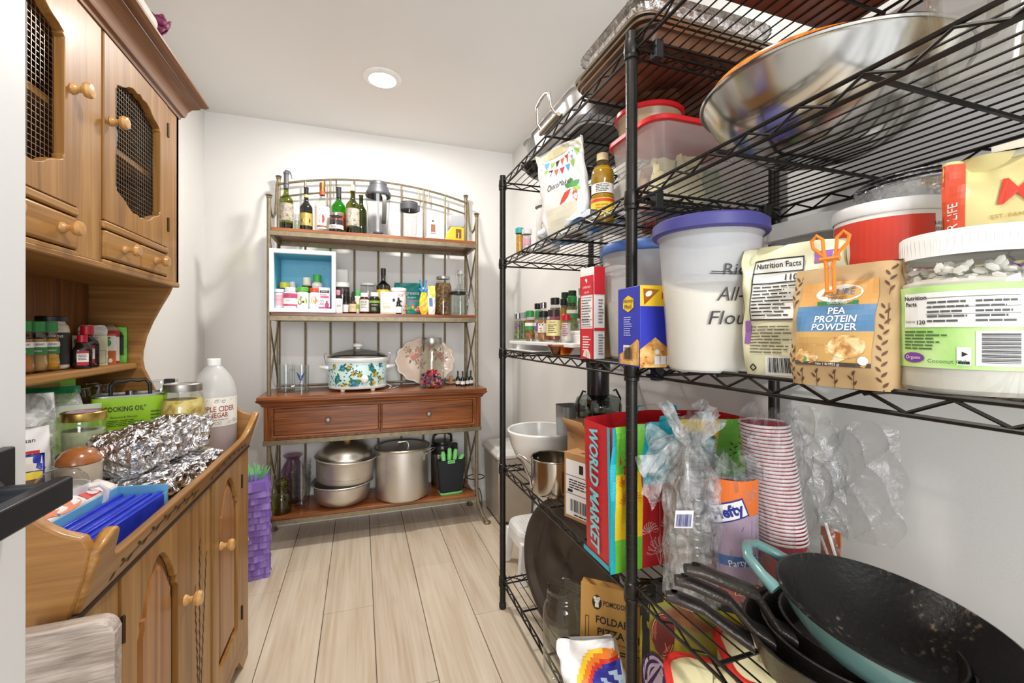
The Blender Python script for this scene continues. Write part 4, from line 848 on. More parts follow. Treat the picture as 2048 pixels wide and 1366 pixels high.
obj('lid_handle', MB().tube([(-.036, -.02, .296), (-.03, -.02, .315), (-.022, -.02, .322), (.022, -.02, .322), (.03, -.02, .315), (.036, -.02, .296)], .003, 8), METAL('c8c5be', .25), t)
obj('side_handle', MB().tube([(.118, -.104, .262), (.135, -.128, .268), (.165, -.125, .285), (.185, -.095, .290), (.168, -.065, .283), (.146, -.06, .272)], .003, 8), METAL('c8c5be', .25), t); obj('handle_rivet', MB().tube([(.116, -.106, .225), (.12, -.11, .265)], .007, 8), METAL('c8c5be', .25), t)
t = thing('thermal_carafe', 'steel and black thermal carafe behind the black mitts', 'carafe', (.494, 2.80, Z4)); L(t, 'steel_body', METAL('b5b2ac', .25), [(0, .002), (.062, 0), (.068, .01), (.07, .02), (.07, .21), (.066, .225)], 36); L(t, 'black_top', PM('171717', .25), [(.068, .215), (.07, .225), (.071, .26), (.064, .275), (.058, .285), (.058, .29), (0, .292)], 36); obj('handle', MB().tube([(-.06, 0, .28), (-.055, -.01, .325), (-.03, -.012, .342), (.03, -.012, .342), (.055, -.01, .325), (.06, 0, .28)], .008, 10), PM('1c1c1c', .3), t); obj('side_grip', MB().box(.055, .1, -.012, .012, .03, .27), PM('1c1c1c', .4), t, bev=.008)
t = thing('grill_gloves', 'pair of black oven gloves with lime green fingers standing on shelf', 'gloves', (.52, 2.665, Z4)); t.rotation_euler = (.1, 0, .08); LIME = PM('7fd67c', .6, var=.08, bump=.4, bsc=150); BF = PM('1b1f24', .85, var=.12, bump=.3, bsc=300)
obj('cuff', MB().loft([[(x*w_, y*d_, z) for x, y in ((-1, -.8), (-.7, -1), (.7, -1), (1, -.8), (1, .8), (.7, 1), (-.7, 1), (-1, .8))] for w_, d_, z in ((.066, .03, .012), (.07, .034, .06), (.078, .032, .13), (.085, .028, .2), (.088, .024, .213))]), BF, t, bev=.003)
obj('hem', MB().loft([[(x*w_, y*d_, z) for x, y in ((-1, -.8), (-.7, -1), (.7, -1), (1, -.8), (1, .8), (.7, 1), (-.7, 1), (-1, .8))] for w_, d_, z in ((.062, .028, 0), (.068, .032, .008), (.067, .031, .016))]), LIME, t)
for x, h_, a in ((-.048, .062, .06), (-.014, .08, 0), (.018, .07, -.06), (.05, .035, -.2)):
    obj('finger', MB().tube([(x, -.006, .205), (x-a*.06, -.008, .205+h_*.5), (x-a*.1, -.006, .205+h_-.006), (x-a*.1, -.006, .205+h_)], [.013, .0135, .012, .006], 12), LIME, t)
obj('tag', MB().box(-.03, .014, -.034, -.031, .198, .216), LIME, t); decal(t, 'tag_print', INK, bars(-.026, .01, .203, .211, 1, 3), flat((0, -.034, 0)), .0006)
t = thing('wire_ring_stand', 'thin black wire ring sticking out past the right rack post', 'stand', (.689, 2.70, Z4)); obj('ring', MB().tube([(.055*math.cos(a), .05*math.sin(a), .068) for a in [2*PI*i/28 for i in range(28)]], .003, 6, closed=True), PM('1a1917', .4, .5), t); obj('stem', MB().tube([(-.052, .01, .068), (-.07, .015, .06), (-.075, .02, .0)], .003, 6), PM('1a1917', .4, .5), t)
t = obj('power_cable', MB().tube([(.61, 2.75, Z4+.004), (.64, 2.68, Z4+.006), (.668, 2.64, Z4+.002), (.695, 2.63, .12), (.72, 2.66, .07), (.735, 2.72, .05), (.745, 2.76, .09), (.74, 2.80, .13), (.715, 2.84, .14)], .003, 6), PM('3b3a38', .5)); tag(t, 'thin dark cable looping off the right end of bottom shelf', 'cable')

# ---------------------------------------------------------------- floor: pinata and steel bin
t = thing('pinata', 'purple fringed paper pinata with green tuft on the floor behind the hutch', 'pinata', (-.50, 2.43, 0), .2)
obj('paper_body', MB().box(-.075, .07, -.1, .1, .0, .45), PM('7d57b8', .8), t); fr = MB(); rr = random.Random(2); 
for z in range(15):
    for sx, sy, ax in ((1, 0, 'y'), (0, -1, 'x')):
        n_ = 12
        for i in range(n_):
            q = -1+2*(i+.5)/n_; w_ = .02; o = rr.uniform(.004, .016); zt = .45-.03*z; zl = zt-.036
            if sx: a = [(.0705, q*.1-.009, zt), (.0705, q*.1+.009, zt), (.0705+o, q*.1+.009, zl), (.0705+o*.8, q*.1-.009, zl-.003)]
            else: a = [(q*.0725-.008, -.1005, zt), (q*.0725+.008, -.1005, zt), (q*.0725+.008, -.1005-o, zl), (q*.0725-.008, -.1005-o*.8, zl-.003)]
            fr.mat(rr.randrange(2)).add(a, [(0, 1, 2, 3)])
obj('paper_fringe', fr, [PM('957ac4', .8, var=.1), PM('8063b4', .8, var=.1)], t, kind='stuff')
tf = MB()
for i in range(60):
    a = rr.random()*6.28; tf.add([(.045*math.cos(a), .055*math.sin(a), .45), (.045*math.cos(a)+.012, .055*math.sin(a), .45), (.07*math.cos(a)+rr.uniform(-.02, .02), .08*math.sin(a), .48+rr.random()*.03)], [(0, 1, 2)])
obj('green_tuft', tf, PM('79c783', .8), t, kind='stuff'); obj('yellow_dot', MB().lathe([(.022, 0), (.018, .006), (0, .008)], 16, Matrix.Translation((-.03, -.115, .2)) @ Matrix.Rotation(PI/2, 4, 'X')), PM('e2c12e', .7), t)
t = thing('trash_can', 'brushed steel trash can with pale grey lid beside the bakers rack', 'bin', (.89, 2.66, 0)); obj('can_body', MB().loft([[(-.105, -.15, .01), (.105, -.15, .01), (.105, .15, .01), (-.105, .15, .01)], [(-.115, -.165, .4), (.115, -.165, .4), (.115, .165, .4), (-.115, .165, .4)]]), PM('bdb3a6', .38, .45, .05), t, bev=.012)
obj('lid', MB().loft([[(-.125, -.175, .4), (.122, -.175, .4), (.122, .175, .4), (-.125, .175, .4)], [(-.125, -.175, .42), (.122, -.175, .42), (.122, .175, .42), (-.125, .175, .42)], [(-.1, -.15, .45), (.1, -.15, .45), (.1, .15, .45), (-.1, .15, .45)]]), PM('d5d4cf', .4), t, bev=.008); obj('plinth', MB().box(-.1, .1, -.145, .145, 0, .012), PM('26262a', .6), t)
# ---------------------------------------------------------------- pine hutch: spice shelf (z 1.054)
Z5 = 1.0545; GRC = PM('2f8a43', .45); RED = PM('c8102a', .35)
def spice(name, label, loc, R, H, cont, capm, lvl=.72, lab=None, rz=0, square=True):
    """faceted glass spice jar: pinched waist, screw cap"""
    t = thing(name, label, 'jar', loc, rz); n = 8 if square else 22
    P = [(0, .003), (R*.8, .002), (R*1.03, .006), (R*1.08, H*.1), (R*1.02, H*.22), (R*.95, H*.34), (R*.95, H*.66), (R*.9, H*.72), (R*.74, H*.79), (R*.74, H*.82)]
    obj('glass_body', MB().lathe(P, n), GL('f0f1ee'), t, ang=20)
    fill(t, P, H*lvl, cont, .94, n=n)
    capr(t, R*.86, H*.8, H, capm, 'cap', 20)
    if lab: band(t, R*1.0, H*.36, H*.5, lab[0], PI*1.2); band(t, R*1.0, H*.5, H*.6, lab[1], PI*1.2, name='label_top')
    return t
rzh = .55   # labels turned out into the room
sps = [('b8743c', 'orange-brown spice jar with green cap, nearest the door'), ('b5925a', 'tan spice jar with green cap, second from the door'), ('d39a1a', 'golden turmeric spice jar with green cap, third from the door')]
for i, (c, lb) in enumerate(sps):
    t = spice('spice_jar', lb, (-.745, 1.338+.047*i, Z5), .0205, .125, SPK([(.35, c), (.65, c)], 80, .8, .2), GRC, .66, (PM('2f7a3f', .5), PAPER), rzh)
    txt(t, 'ORGANIC', PM('2d4a8a', .5), .007, cyl(.0212), 0, .069); txt(t, ['CHILI', 'CUMIN', 'TURMERIC'][i], WHITE, .006, cyl(.0212), 0, .053)
t = thing('spice_tin', 'tall jar with black label and black lid on the hutch shelf', 'jar', (-.768, 1.489, Z5), rzh)
P = [(0, .004), (.03, .002), (.0345, .006), (.035, .105), (.033, .115), (.027, .122), (.027, .128)]; L(t, 'glass_body', PM('c9c2b2', .25), P, 28); band(t, .035, .014, .098, PM('1d1d1f', .5), PI*1.3); capr(t, .031, .127, .141, PM('141414', .35), 'lid')
txt(t, 'WATKINS', WHITE, .009, cyl(.035), 0, .088, maxw=.045); txt(t, 'VANILLA', WHITE, .0075, cyl(.035), 0, .068); txt(t, 'POWDER', WHITE, .005, cyl(.035), 0, .061); decal(t, 'label_print', [PM('8f7a5a', .5), PAPER], [(0, ell(0, .05, .012, .006, 10)), (1, ell(0, .03, .004, .005, 10))]+[(1, q) for q in bars(-.012, .012, .018, .023, 1, 2)], cyl(.035), .001)
def extract(label, loc, R, H, rz=.5):
    t = thing('extract_bottle', label, 'bottle', loc, rz); m = MB()
    m.loft([[(sx*R*w_, sy*R*.62*w_, z) for sx, sy in ((-1, -.7), (-.7, -1), (.7, -1), (1, -.7), (1, .7), (.7, 1), (-.7, 1), (-1, .7))] for w_, z in ((.9, 0), (1, .003), (1, H*.55), (.85, H*.64), (.48, H*.72), (.44, H*.8))])
    obj('bottle_body', m, PM('1c0d0d', .1, coat=.5), t, bev=.001); capr(t, R*.56, H*.78, H, RED, 'cap', 18)
    f = flat((0, -R*.62, 0)); decal(t, 'paper_label', [PAPER, PM('b3152c', .5), PM('8c8888', .6)], [(0, [(-R*.6, H*.1), (R*.6, H*.1), (R*.6, H*.52), (-R*.6, H*.52)])], f); decal(t, 'label_print', [PM('b3152c', .5), PM('4a3232', .6)], [(0, [(-R*.6, H*.1), (R*.6, H*.1), (R*.6, H*.2), (-R*.6, H*.2)]), (0, [(-R*.6, H*.45), (R*.6, H*.45), (R*.6, H*.52), (-R*.6, H*.52)])]+[(1, q) for q in bars(-R*.45, R*.45, H*.25, H*.42, 4, 3, nx=1)], f, .0011); return t
extract('short dark extract bottle with bright red cap on hutch shelf', (-.718, 1.520, Z5), .0195, .092); extract('taller dark extract bottle with red cap beside the cream tea box', (-.733, 1.574, Z5), .025, .118)
t = carton('tea_box', 'cream tea box with dark letter B on the hutch shelf', (-.757, 1.640, Z5), .075, .05, .09, PM('ddd6b4', .6), .45); f = flat((0, -.025, 0)); INKB = PM('4a4535', .6)
txt(t, 'B', INKB, .022, f, .004, .067); txt(t, 'KITCHEN', INKB, .006, f, .004, .083); decal(t, 'print', [INKB, PM('cfc8a2', .6), PM('7d9a4a', .6), PM('c49a3a', .6)], [(0, q) for q in stroke([(-.01, .008), (.034, .008), (.034, .045), (-.01, .045), (-.01, .008)], .0008)]+[(0, ell(-.028, .072, .006, .009, 10)), (2, [(.008, .012), (.02, .012), (.02, .017), (.008, .017)]), (3, [(-.006, .012), (.007, .012), (.007, .016), (-.006, .016)]), (0, ell(.014, .03, .005, .005, 8)), (0, [(-.005, .02), (0, .02), (0, .036), (-.005, .036)])], f)
t, fc = pouch('tea_sachet', 'small folded white packet lying on the cream tea box', (-.757, 1.655, Z5+.0905), .065, .016, .03, PM('e9e8e2', .5), .45, 'packet', seed=6, top=.8)
t = carton('tea_box', 'orange and white tea box with green oval print', (-.752, 1.707, Z5), .05, .038, .10, PM('f0ece6', .55), .5); f = flat((0, -.019, 0)); decal(t, 'print', [PM('c8642a', .6), PM('4f9a3f', .6), PM('8e1f2a', .6), WHITE], [(0, [(-.025, 0), (.025, 0), (.025, .042), (-.025, .042)]), (0, [(-.025, .088), (.025, .088), (.025, .094), (-.025, .094)]), (2, [(-.025, .094), (.025, .094), (.025, .1), (-.025, .1)]), (1, ell(.006, .066, .008, .011, 12)), (1, [(0, .078), (.012, .078), (.012, .085), (0, .085)])], f); decal(t, 'fruit_print', WHITE, [ell(-.01, .012, .005, .007, 8), ell(.012, .012, .005, .007, 8), leafp(0, .02, .016, .006, 1.3), leafp(.006, .02, .016, .006, 1.9), leafp(-.01, .022, .01, .004, 1.6)], f, .0012)
t = carton('tea_box', 'white tea box with red top and torn open flap', (-.757, 1.745, Z5), .045, .03, .105, PM('efeeea', .55), .6); f = flat((0, -.015, 0)); decal(t, 'print', [PM('c22b2a', .6), PM('9a9690', .6)], [(0, [(-.0225, .085), (.0225, .085), (.0225, .105), (-.0225, .105)]), (0, [(-.0225, 0), (.0225, 0), (.0225, .008), (-.0225, .008)])]+[(1, q) for q in bars(-.004, .016, .02, .07, 6, 4, nx=1)], f); obj('open_flap', MB().add([(-.022, -.014, .105), (.022, -.014, .105), (.01, .006, .125), (-.02, .0, .118)], [(0, 1, 2, 3)]), PM('b9a888', .7), t, solid=.0008)
t = carton('tea_box', 'bright green patterned tea box at the far end of hutch shelf', (-.742, 1.770, Z5), .04, .014, .116, SPK([(.35, '4fae2e'), (.6, '7bd44a')], 30, .5, .05), .35); decal(t, 'print', PM('22361c', .6), [[(-.01, .025), (.012, .025), (.012, .09), (-.01, .09)], ell(.001, .09, .009, .012, 10)], flat((0, -.007, 0)))
# ---------------------------------------------------------------- pine hutch: things in the dry sink (z .742)
Z6 = .7425
t = thing('vinegar_jug', 'white gallon jug of apple cider vinegar at the far end of the sink', 'jug', (-.460, 1.708, Z6), .42)
P = [(0, .003), (.05, .002), (.06, 0), (.0645, .008), (.0645, .205), (.063, .22), (.055, .25), (.042, .275), (.026, .295), (.0175, .302), (.0175, .312)]; L(t, 'jug_body', TP('eff0ee', .4, .3), P, 40); fill(t, P, .12, PM('9a6a68', .3), .97, n=40); capr(t, .0195, .302, .324, PM('efefec', .4), 'cap', 28)
JC = cyl(.0645); band(t, .0645, .107, .20, PM('eeebe2', .5), PI*1.25); VIN = PM('9a3a36', .5); txt(t, 'APPLE CIDER', VIN, .024, JC, .0, .163, bold=.012, maxw=.105); txt(t, 'VINEGAR', VIN, .022, JC, -.004, .143, bold=.012, maxw=.068); decal(t, 'label_print', PM('8f8a82', .6), bars(-.035, .035, .1265, .1315, 1, 3)+[q for i in range(16) for q in stroke(ell(random.uniform(-.075, .075), random.choice((.187, .19, .118, .122)), .005, .0045, 8), .0009)]+[q for i in range(12) for q in stroke([(-.07+.012*i, .114+.074*(i % 2)), (-.062+.012*i, .12+.074*(i % 2))], .0009)], JC, .001)
t = jar('mason_jar', 'big mason jar of pale yellow preserve with silver lid', (-.502, 1.570, Z6), .0565, .258, METAL('b6b4ac', .35), SPK([(.36, 'a8864c'), (.5, 'd9bd5e'), (.64, 'e6d490')], 26, .6, .5, 5, 1.2), .82, None, nr=.80, lidh=.022, rz=0, sh=.22); obj('purple_piece', MB().lathe([(0, -.009), (.01, 0), (0, .009)], 10, Matrix.Translation((.034, -.042, .165))), PM('5a4a8a', .5), t)
t = thing('oil_tin', 'lime green square cooking oil tin with black carry handle', 'tin', (-.655, 1.632, Z6), .36); a, b_, h_ = .086, .052, .222
ro = [(a*math.copysign(abs(math.cos(q))**.35, math.cos(q)), b_*math.copysign(abs(math.sin(q))**.35, math.sin(q))) for q in [2*PI*i/48 for i in range(48)]]
obj('tin_body', MB().loft([[(x, y, z) for x, y in ro] for z in (.0, h_)]), PM('9fcf2a', .35, var=.04), t); obj('tin_top', MB().loft([[(x*1.015, y*1.02, h_) for x, y in ro], [(x*1.015, y*1.02, h_+.005) for x, y in ro], [(x*.97, y*.95, h_+.005) for x, y in ro], [(x*.97, y*.95, h_+.001) for x, y in ro]]), METAL('a3a3a0', .3), t)
obj('carry_handle', MB().tube([(-.045, 0, h_), (-.045, 0, h_+.03), (-.035, 0, h_+.045), (-.018, 0, h_+.042), (0, 0, h_+.046), (.018, 0, h_+.042), (.035, 0, h_+.045), (.045, 0, h_+.03), (.045, 0, h_)], .0052, 10), PM('181818', .4), t); obj('pour_cap', MB().lathe([(.014, 0), (.014, .01), (0, .011)], 18, Matrix.Translation((.0, .028, h_+.001))), METAL('8a8a8a'), t)
f = flat((0, -b_, 0)); txt(t, '"COOKING OIL"', PM('1f2a14', .5), .02, f, -.014, .188, bold=.012, maxw=.098); decal(t, 'tin_print', PM('4d6a1c', .6), bars(-.05, .03, .138, .158, 4, 6)+bars(-.04, .04, .108, .116, 1, 2)+bars(-.05, .02, .08, .1, 3, 5)+[[(.055, .1), (.07, .1), (.07, .14), (.055, .14)]]+bars(.046, .078, .15, .18, 3, 8), f); txt(t, 'flavored & filtered', PM('2a3a16', .5), .008, f, -.014, .165)
for i, (x, y, r, lb) in enumerate(((-.775, 1.600, .038, 'clear glass jar at the back of the sink by the wall boards'), (-.772, 1.712, .042, 'wide clear glass jar in the far back corner of sink'))): jar('storage_jar', lb, (x, y, Z6), r, .252, None, None, gm=CLR, nr=.9)
t = jar('storage_jar', 'clear glass jar with black clip behind the mason jar', (-.607, 1.727, Z6), .041, .256, None, None, gm=CLR, nr=.92); obj('clip', MB().box(.012, .04, -.035, -.02, .235, .262), INK, t, bev=.003)
t, f = pouch('zip_bag', 'plastic zip bag of lime green cloth leaning on oil tin', (-.722, 1.470, Z6), .13, .05, .215, TP('a6d04a', .62, .25, bump=.4), .42, seed=12, tilt=-.05); decal(t, 'zip_strip', TP('e9ece6', .6, .2), rect(-.062, .062, .19, .218, 8, 3), f, .001)
t, f = pouch('zip_bag', 'clear freezer bag with dark green zip lying at the back', (-.765, 1.475, Z6+.13), .13, .06, .14, FILM(.25, 40), .5, seed=14, tilt=-.25, top=.8); decal(t, 'zip_strip', PM('1f8a52', .4), rect(-.05, .06, .118, .138, 8, 2), f, .003)
t = carton('recipe_box', 'tan and lime box standing against the back boards', (-.800, 1.53, Z6), .11, .03, .285, PM('a98749', .6), .9); f = flat((0, -.015, 0)); decal(t, 'print', [PM('8ed04a', .6), PM('3a2d1c', .6)], [(0, [(.025, .15), (.055, .15), (.055, .285), (.015, .285), (.03, .25), (.012, .23), (.03, .19)]), (0, [(-.055, .27), (.02, .275), (.02, .285), (-.055, .285)])], f); txt(t, 'C', PM('3a2d1c', .6), .03, f, -.012, .235)
t, f = pouch('clear_bag', 'crumpled clear plastic bag of white cloth by the door', (-.752, 1.35, Z6), .12, .10, .265, FILM(.35, 26), .5, seed=21, wr=.006, top=.9); obj('cloth', MB().grid(lambda u, q: (.045*math.cos(6.283*u)*(1-.5*q), .035*math.sin(6.283*u)*(1-.5*q), .01+.21*q), 20, 8, True), PM('d9d5d0', .8, bump=.5, bsc=50), t)
t, f = pouch('flour_bag', 'white bag with red banner and blue corner by the door', (-.705, 1.262, Z6), .095, .06, .2, PM('efece8', .45, bump=.3, bsc=30), .5, seed=23, top=.95)
decal(t, 'banner_print', [PM('c01f2b', .5), PM('2a3f8f', .5), PM('e2b52c', .5)], [(0, q) for q in rect(-.042, .03, .125, .15, 6, 2)]+[(1, q) for q in rect(-.044, -.005, .09, .118, 5, 2)]+[(2, q) for q in rect(-.044, 0, .075, .088, 5, 1)]+[(1, ell(.03, .11, .009, .007, 10))], f, .001); txt(t, 'REDMILL', WHITE, .018, f, -.006, .137, bold=.012, maxw=.06, k=.0016); txt(t, 'Artisan', INK, .013, f, .005, .172)
t, f = pouch('snack_pack', 'royal blue snack bag with yellow band beside the door edge', (-.638, 1.135, Z6), .075, .05, .165, PM('27379a', .35, bump=.3, bsc=40), .55, seed=25, top=1); decal(t, 'band_print', [PM('e6c93a', .5), PM('6a4a2a', .6), PM('d9d2c6', .5)], [(0, q) for q in rect(-.034, .034, .118, .132, 5, 1)]+[(1, q) for q in rect(-.034, .034, .106, .117, 5, 1)]+[(2, q) for q in rect(-.034, .034, .134, .162, 5, 2)], f, .001); txt(t, 'PECANS', WHITE, .014, f, 0, .085, maxw=.055); txt(t, 'ORIGINS', WHITE, .012, f, 0, .05, maxw=.055)
t = thing('tin', 'low black round tin under the purple-lidded jar', 'tin', (-.628, 1.335, Z6)); L(t, 'tin_body', PM('1b1a1a', .35), [(0, 0), (.046, 0), (.048, .003), (.048, .112), (.049, .118), (.046, .122), (0, .122)], 30)
t = jar('preserve_jar', 'small round jar with gold and mauve lid in the dry sink', (-.628, 1.335, Z6+.1225), .042, .098, METAL('b59a52', .35), SPK([(.4, '9aa07a'), (.6, 'b5b592')], 30, .6, .2), .55, nr=.92, lidh=.02, sh=.3); L(t, 'lid_disc', PM('a98aa2', .4), [(.034, .0975), (0, .098)], 24)
t = thing('stoneware_mug', 'cream stoneware mug holding an upturned brown wooden bowl', 'mug', (-.575, 1.205, Z6)); L(t, 'mug_body', PM('d9cbb4', .35, coat=.3), [(0, .002), (.034, 0), (.037, .006), (.038, .12), (.040, .128), (.036, .128), (.034, .12), (0, .115)], 30)
t = thing('wooden_bowl', 'small brown wooden bowl turned over on the stoneware mug', 'bowl', (-.575, 1.205, Z6+.1285)); L(t, 'bowl_body', WD('7a4420', '9c5e30', 'b0733f', 'x', .25, 12, 3, .5, .3), [(.036, 0), (.038, .002), (.036, .012), (.026, .026), (.012, .032), (0, .033)], 30)
t = thing('lidded_cup', 'white lidded cup with clear plastic dome and side handle', 'cup', (-.555, 1.105, Z6), .3); WB2 = PM('e9e8e4', .3, coat=.3)
L(t, 'cup_body', WB2, [(0, .002), (.03, 0), (.034, .005), (.038, .085), (.042, .1), (.042, .108), (.038, .108)], 30); L(t, 'clear_dome', GL('e9e7e4', .05, .6), [(.041, .108), (.038, .122), (.026, .136), (.012, .142), (0, .143)], 26); obj('handle', MB().tube([(.04, -.005, .1), (.058, -.008, .102), (.068, -.01, .09), (.066, -.01, .068), (.055, -.008, .055), (.038, -.004, .05)], .0055, 8), WB2, t)
def foiltray(label, loc, rot, ln, wd, h_, seed):
    t = thing('foil_wrapped_tray', label, 'tray', loc); t.rotation_euler = rot; rr = random.Random(seed); ph = [rr.random()*6 for _ in range(8)]
    def f(u, v):
        # closed crumpled parcel: ring round its length axis
        a = 2*PI*v; q = -1+2*u; e = (1-abs(q)**7)**.35 if abs(q) < 1 else 0
        x = wd/2*math.copysign(abs(math.cos(a))**.55, math.cos(a)); z = h_/2+h_/2*math.copysign(abs(math.sin(a))**.55, math.sin(a)) 
        nz = .006*math.sin(31*u+5*a+ph[0])+.005*math.sin(17*u-9*a+ph[1])+.004*math.sin(53*u+3*a+ph[2])+.003*math.sin(80*u-14*a+ph[3])+.003*rr.uniform(-1, 1)
        lip = .03*max(0, 1-abs(a-2*PI*.25)/.5)*0
        sc = 1+nz*9*(1 if .15 < abs(math.sin(a)) else .9)
        if z < h_*.15: sc = min(sc, 1.0)
        return ((x*sc+nz*.4)*min(1, e*1.15), q*ln/2*(1+.03*math.sin(a*3+ph[4])*e), max(.001, h_/2+(z-h_/2)*min(1, e*1.15)*sc))
    m = MB().grid(f, 90, 40, False); obj('foil_skin', m, FOIL(55, .8, .2), t, ang=25); return t
foiltray('lower foil-wrapped tray sticking out towards the carved rail', (-.492, 1.385, Z6), (0, 0, -.25), .33, .15, .075, 3)
foiltray('upper crumpled foil-wrapped tray on top of the other foil tray', (-.505, 1.385, Z6+.0755), (.02, .0, -.25), .30, .13, .10, 8)
CBL = PM('6fb4dc', .5); BLP = PM('2a3ec0', .3, var=.18, sc=40, bump=.2, bsc=60)
def blueb(label, loc, rz, ln, wd, h_, tilt):
    t = thing('freezer_bag_carton', label, 'box', loc); t.rotation_euler = (tilt, 0, rz)
    obj('carton', MB().box(-wd/2, -wd/2+.002, -ln/2, ln/2, 0, h_).box(wd/2-.002, wd/2, -ln/2, ln/2, 0, h_*.8).box(-wd/2, wd/2, ln/2-.002, ln/2, 0, h_).box(-wd/2, wd/2, -ln/2, -ln/2+.002, 0, h_*.85).box(-wd/2, wd/2, -ln/2, ln/2, 0, .002), CBL, t)
    for i in range(14):
        x = -wd/2+.006+(wd-.012)*i/13; obj('blue_bag', MB().box(x, x+.0074, -ln/2+.006, ln/2-.012-.004*(i % 3), .003, h_*(.82+.05*math.sin(i*1.7))), BLP, t, bev=.001, seg=1)
    m = MB().grid(lambda u, v: (-wd/2-.018*v+.004*math.sin(14*u)*v-.022*v*v, -ln/2+ln*u, h_+(.014+.010*math.sin(u*3)+.003*math.sin(40*u))*v), 30, 3); fl_ = obj('torn_flap', m, PM('e6dcd8', .6), t, solid=.0008)
    pm = lambda x, z, k: Vector((-wd/2-.018*z-.022*z*z+k+.004*math.sin(14*x)*z, -ln/2+ln*x, h_+(.014+.010*math.sin(x*3))*z))
    decal(t, 'flap_print', [PM('d9805a', .6), CBL, PM('c8383a', .5)], [(0, ell(.55, .45, .14, .34, 14)), (0, ell(.42, .6, .1, .3, 12)), (1, [(0, 0), (.3, 0), (.22, 1), (0, 1)]), (2, [(.72, .25), (.86, .25), (.86, .75), (.72, .75)])], pm, .002); return t
blueb('torn open pale blue carton of blue bags beside the carved rail', (-.462, 1.020, Z6), -.17, .27, .095, .076, .05); blueb('smaller torn pale blue carton behind the other blue carton', (-.572, .940, Z6), -.3, .19, .07, .078, .05)
# ---------------------------------------------------------------- inside and on top of the wall cupboard
t, f = pouch('snack_bag', 'orange and red snack bag behind the left mesh door', (-.665, 1.075, 1.419), .085, .05, .12, PM('d8431f', .35, bump=.3), .5, seed=31); decal(t, 'print', PM('c0202a', .5), rect(-.035, .035, .085, .115, 5, 2), f, .001)
t = thing('green_gourd', 'small olive green squash behind the left mesh door', 'squash', (-.655, 1.165, 1.419)); L(t, 'flesh', PM('8a8f3a', .5), [(0, .0), (.02, .003), (.03, .02), (.024, .045), (.012, .055), (0, .058)], 20); L(t, 'stem', PM('5a4a2a', .7), [(.005, .056), (.004, .07), (0, .071)], 8)
for i, (y, z, lb) in enumerate(((1.43, 1.4185, 'clear goblet low behind the right mesh door, first from its knob'), (1.53, 1.4185, 'clear goblet low behind the right mesh door, beside the hinge'))):
    if i == 0: gb = thing('goblet', lb, 'glass', (-.70, y, z), 0, 'goblets in the wall cupboard'); L(gb, 'glass_body', GL('e3e6e6', 0, .4), [(0, .003), (.03, 0), (.03, .002), (.006, .006), (.005, .05), (.02, .065), (.033, .09), (.034, .13), (.031, .15)], 24)
    else: dup(gb, (-.69, y, z), 0, lb)
t = thing('white_pitcher', 'white porcelain pitcher on the upper cupboard shelf behind the right mesh', 'pitcher', (-.70, 1.53, 1.6485)); L(t, 'body', PM('d5d3d0', .25, coat=.3), [(0, .002), (.035, 0), (.05, .03), (.052, .07), (.036, .12), (.034, .14), (.038, .15)], 26); obj('handle', MB().tube([(0, .045, .05), (0, .075, .07), (0, .07, .11), (0, .038, .125)], .005, 8), PM('d5d3d0', .25), t)
t = thing('dark_crock', 'dark brown stoneware crock deep in the cupboard', 'crock', (-.74, 1.66, 1.4185)); L(t, 'body', PM('4a3626', .4), [(0, .002), (.05, 0), (.055, .01), (.055, .1), (.045, .12), (.045, .13)], 24)
t = obj('wrapped_roll', MB().tube([(-.57, 1.05, 2.008), (-.57, 1.2, 2.010), (-.568, 1.48, 2.008), (-.568, 1.50, 2.006)], [.03, .036, .035, .022], 20), PM('d8d4cc', .6, var=.14, sc=35, bump=.6, bsc=60)); tag(t, 'silvery white rolled bundle lying on top of the hutch', 'roll')
t = thing('blue_vase', 'small blue vase with a purple flower on top of the hutch', 'vase', (-.568, 1.565, 1.973)); L(t, 'vase_body', PM('2f5c9a', .2, coat=.4), [(0, .002), (.016, 0), (.02, .02), (.015, .04), (.013, .05), (.016, .056)], 20)
m = MB(); rr = random.Random(4)
for ring, (n_, r_, z_, l_) in enumerate(((6, .012, .06, .045), (7, .02, .055, .05), (5, .005, .065, .045))):
    for i in range(n_):
        a = 2*PI*i/n_+ring; ca, sa = math.cos(a), math.sin(a); o = []
        for q, w_ in ((0, .004), (.4, .016), (.8, .013), (1, .002)):
            rad = r_*.3+r_*1.5*q**.8; zz = z_+l_*q; o.append(((rad*ca-w_*sa, rad*sa+w_*ca, zz), (rad*ca+w_*sa, rad*sa-w_*ca, zz)))
        for (a0, a1), (b0, b1) in zip(o, o[1:]): m.add([a0, a1, b1, b0], [(0, 1, 2, 3)])
obj('flower', m, PM('7a1f4f', .6, var=.2), t, solid=.001)
# ---------------------------------------------------------------- greyed board in front of the hutch
t = thing('tray_table', 'greyed oak board standing upright at lower left against the hutch', 'table', (-.35, .745, 0))
rp = [(-.12+.018, .0)]; xs_ = [(-.07, 0), (.036, 0), (.036, .745)]
for i in range(7): q = PI/2*i/6; xs_.append((.016+.02*math.cos(q), .745+.02*math.sin(q)-.0))
xs_ += [(-.07, .765)]
obj('board', MB().prism(xs_, -.012, .012, 'y', Matrix.Rotation(.05, 4, 'Z')), WD('8a7b6f', 'a99b8f', 'c2b6ab', 'x', .5, 60, 6, .1, .45), t, bev=.005, seg=3)
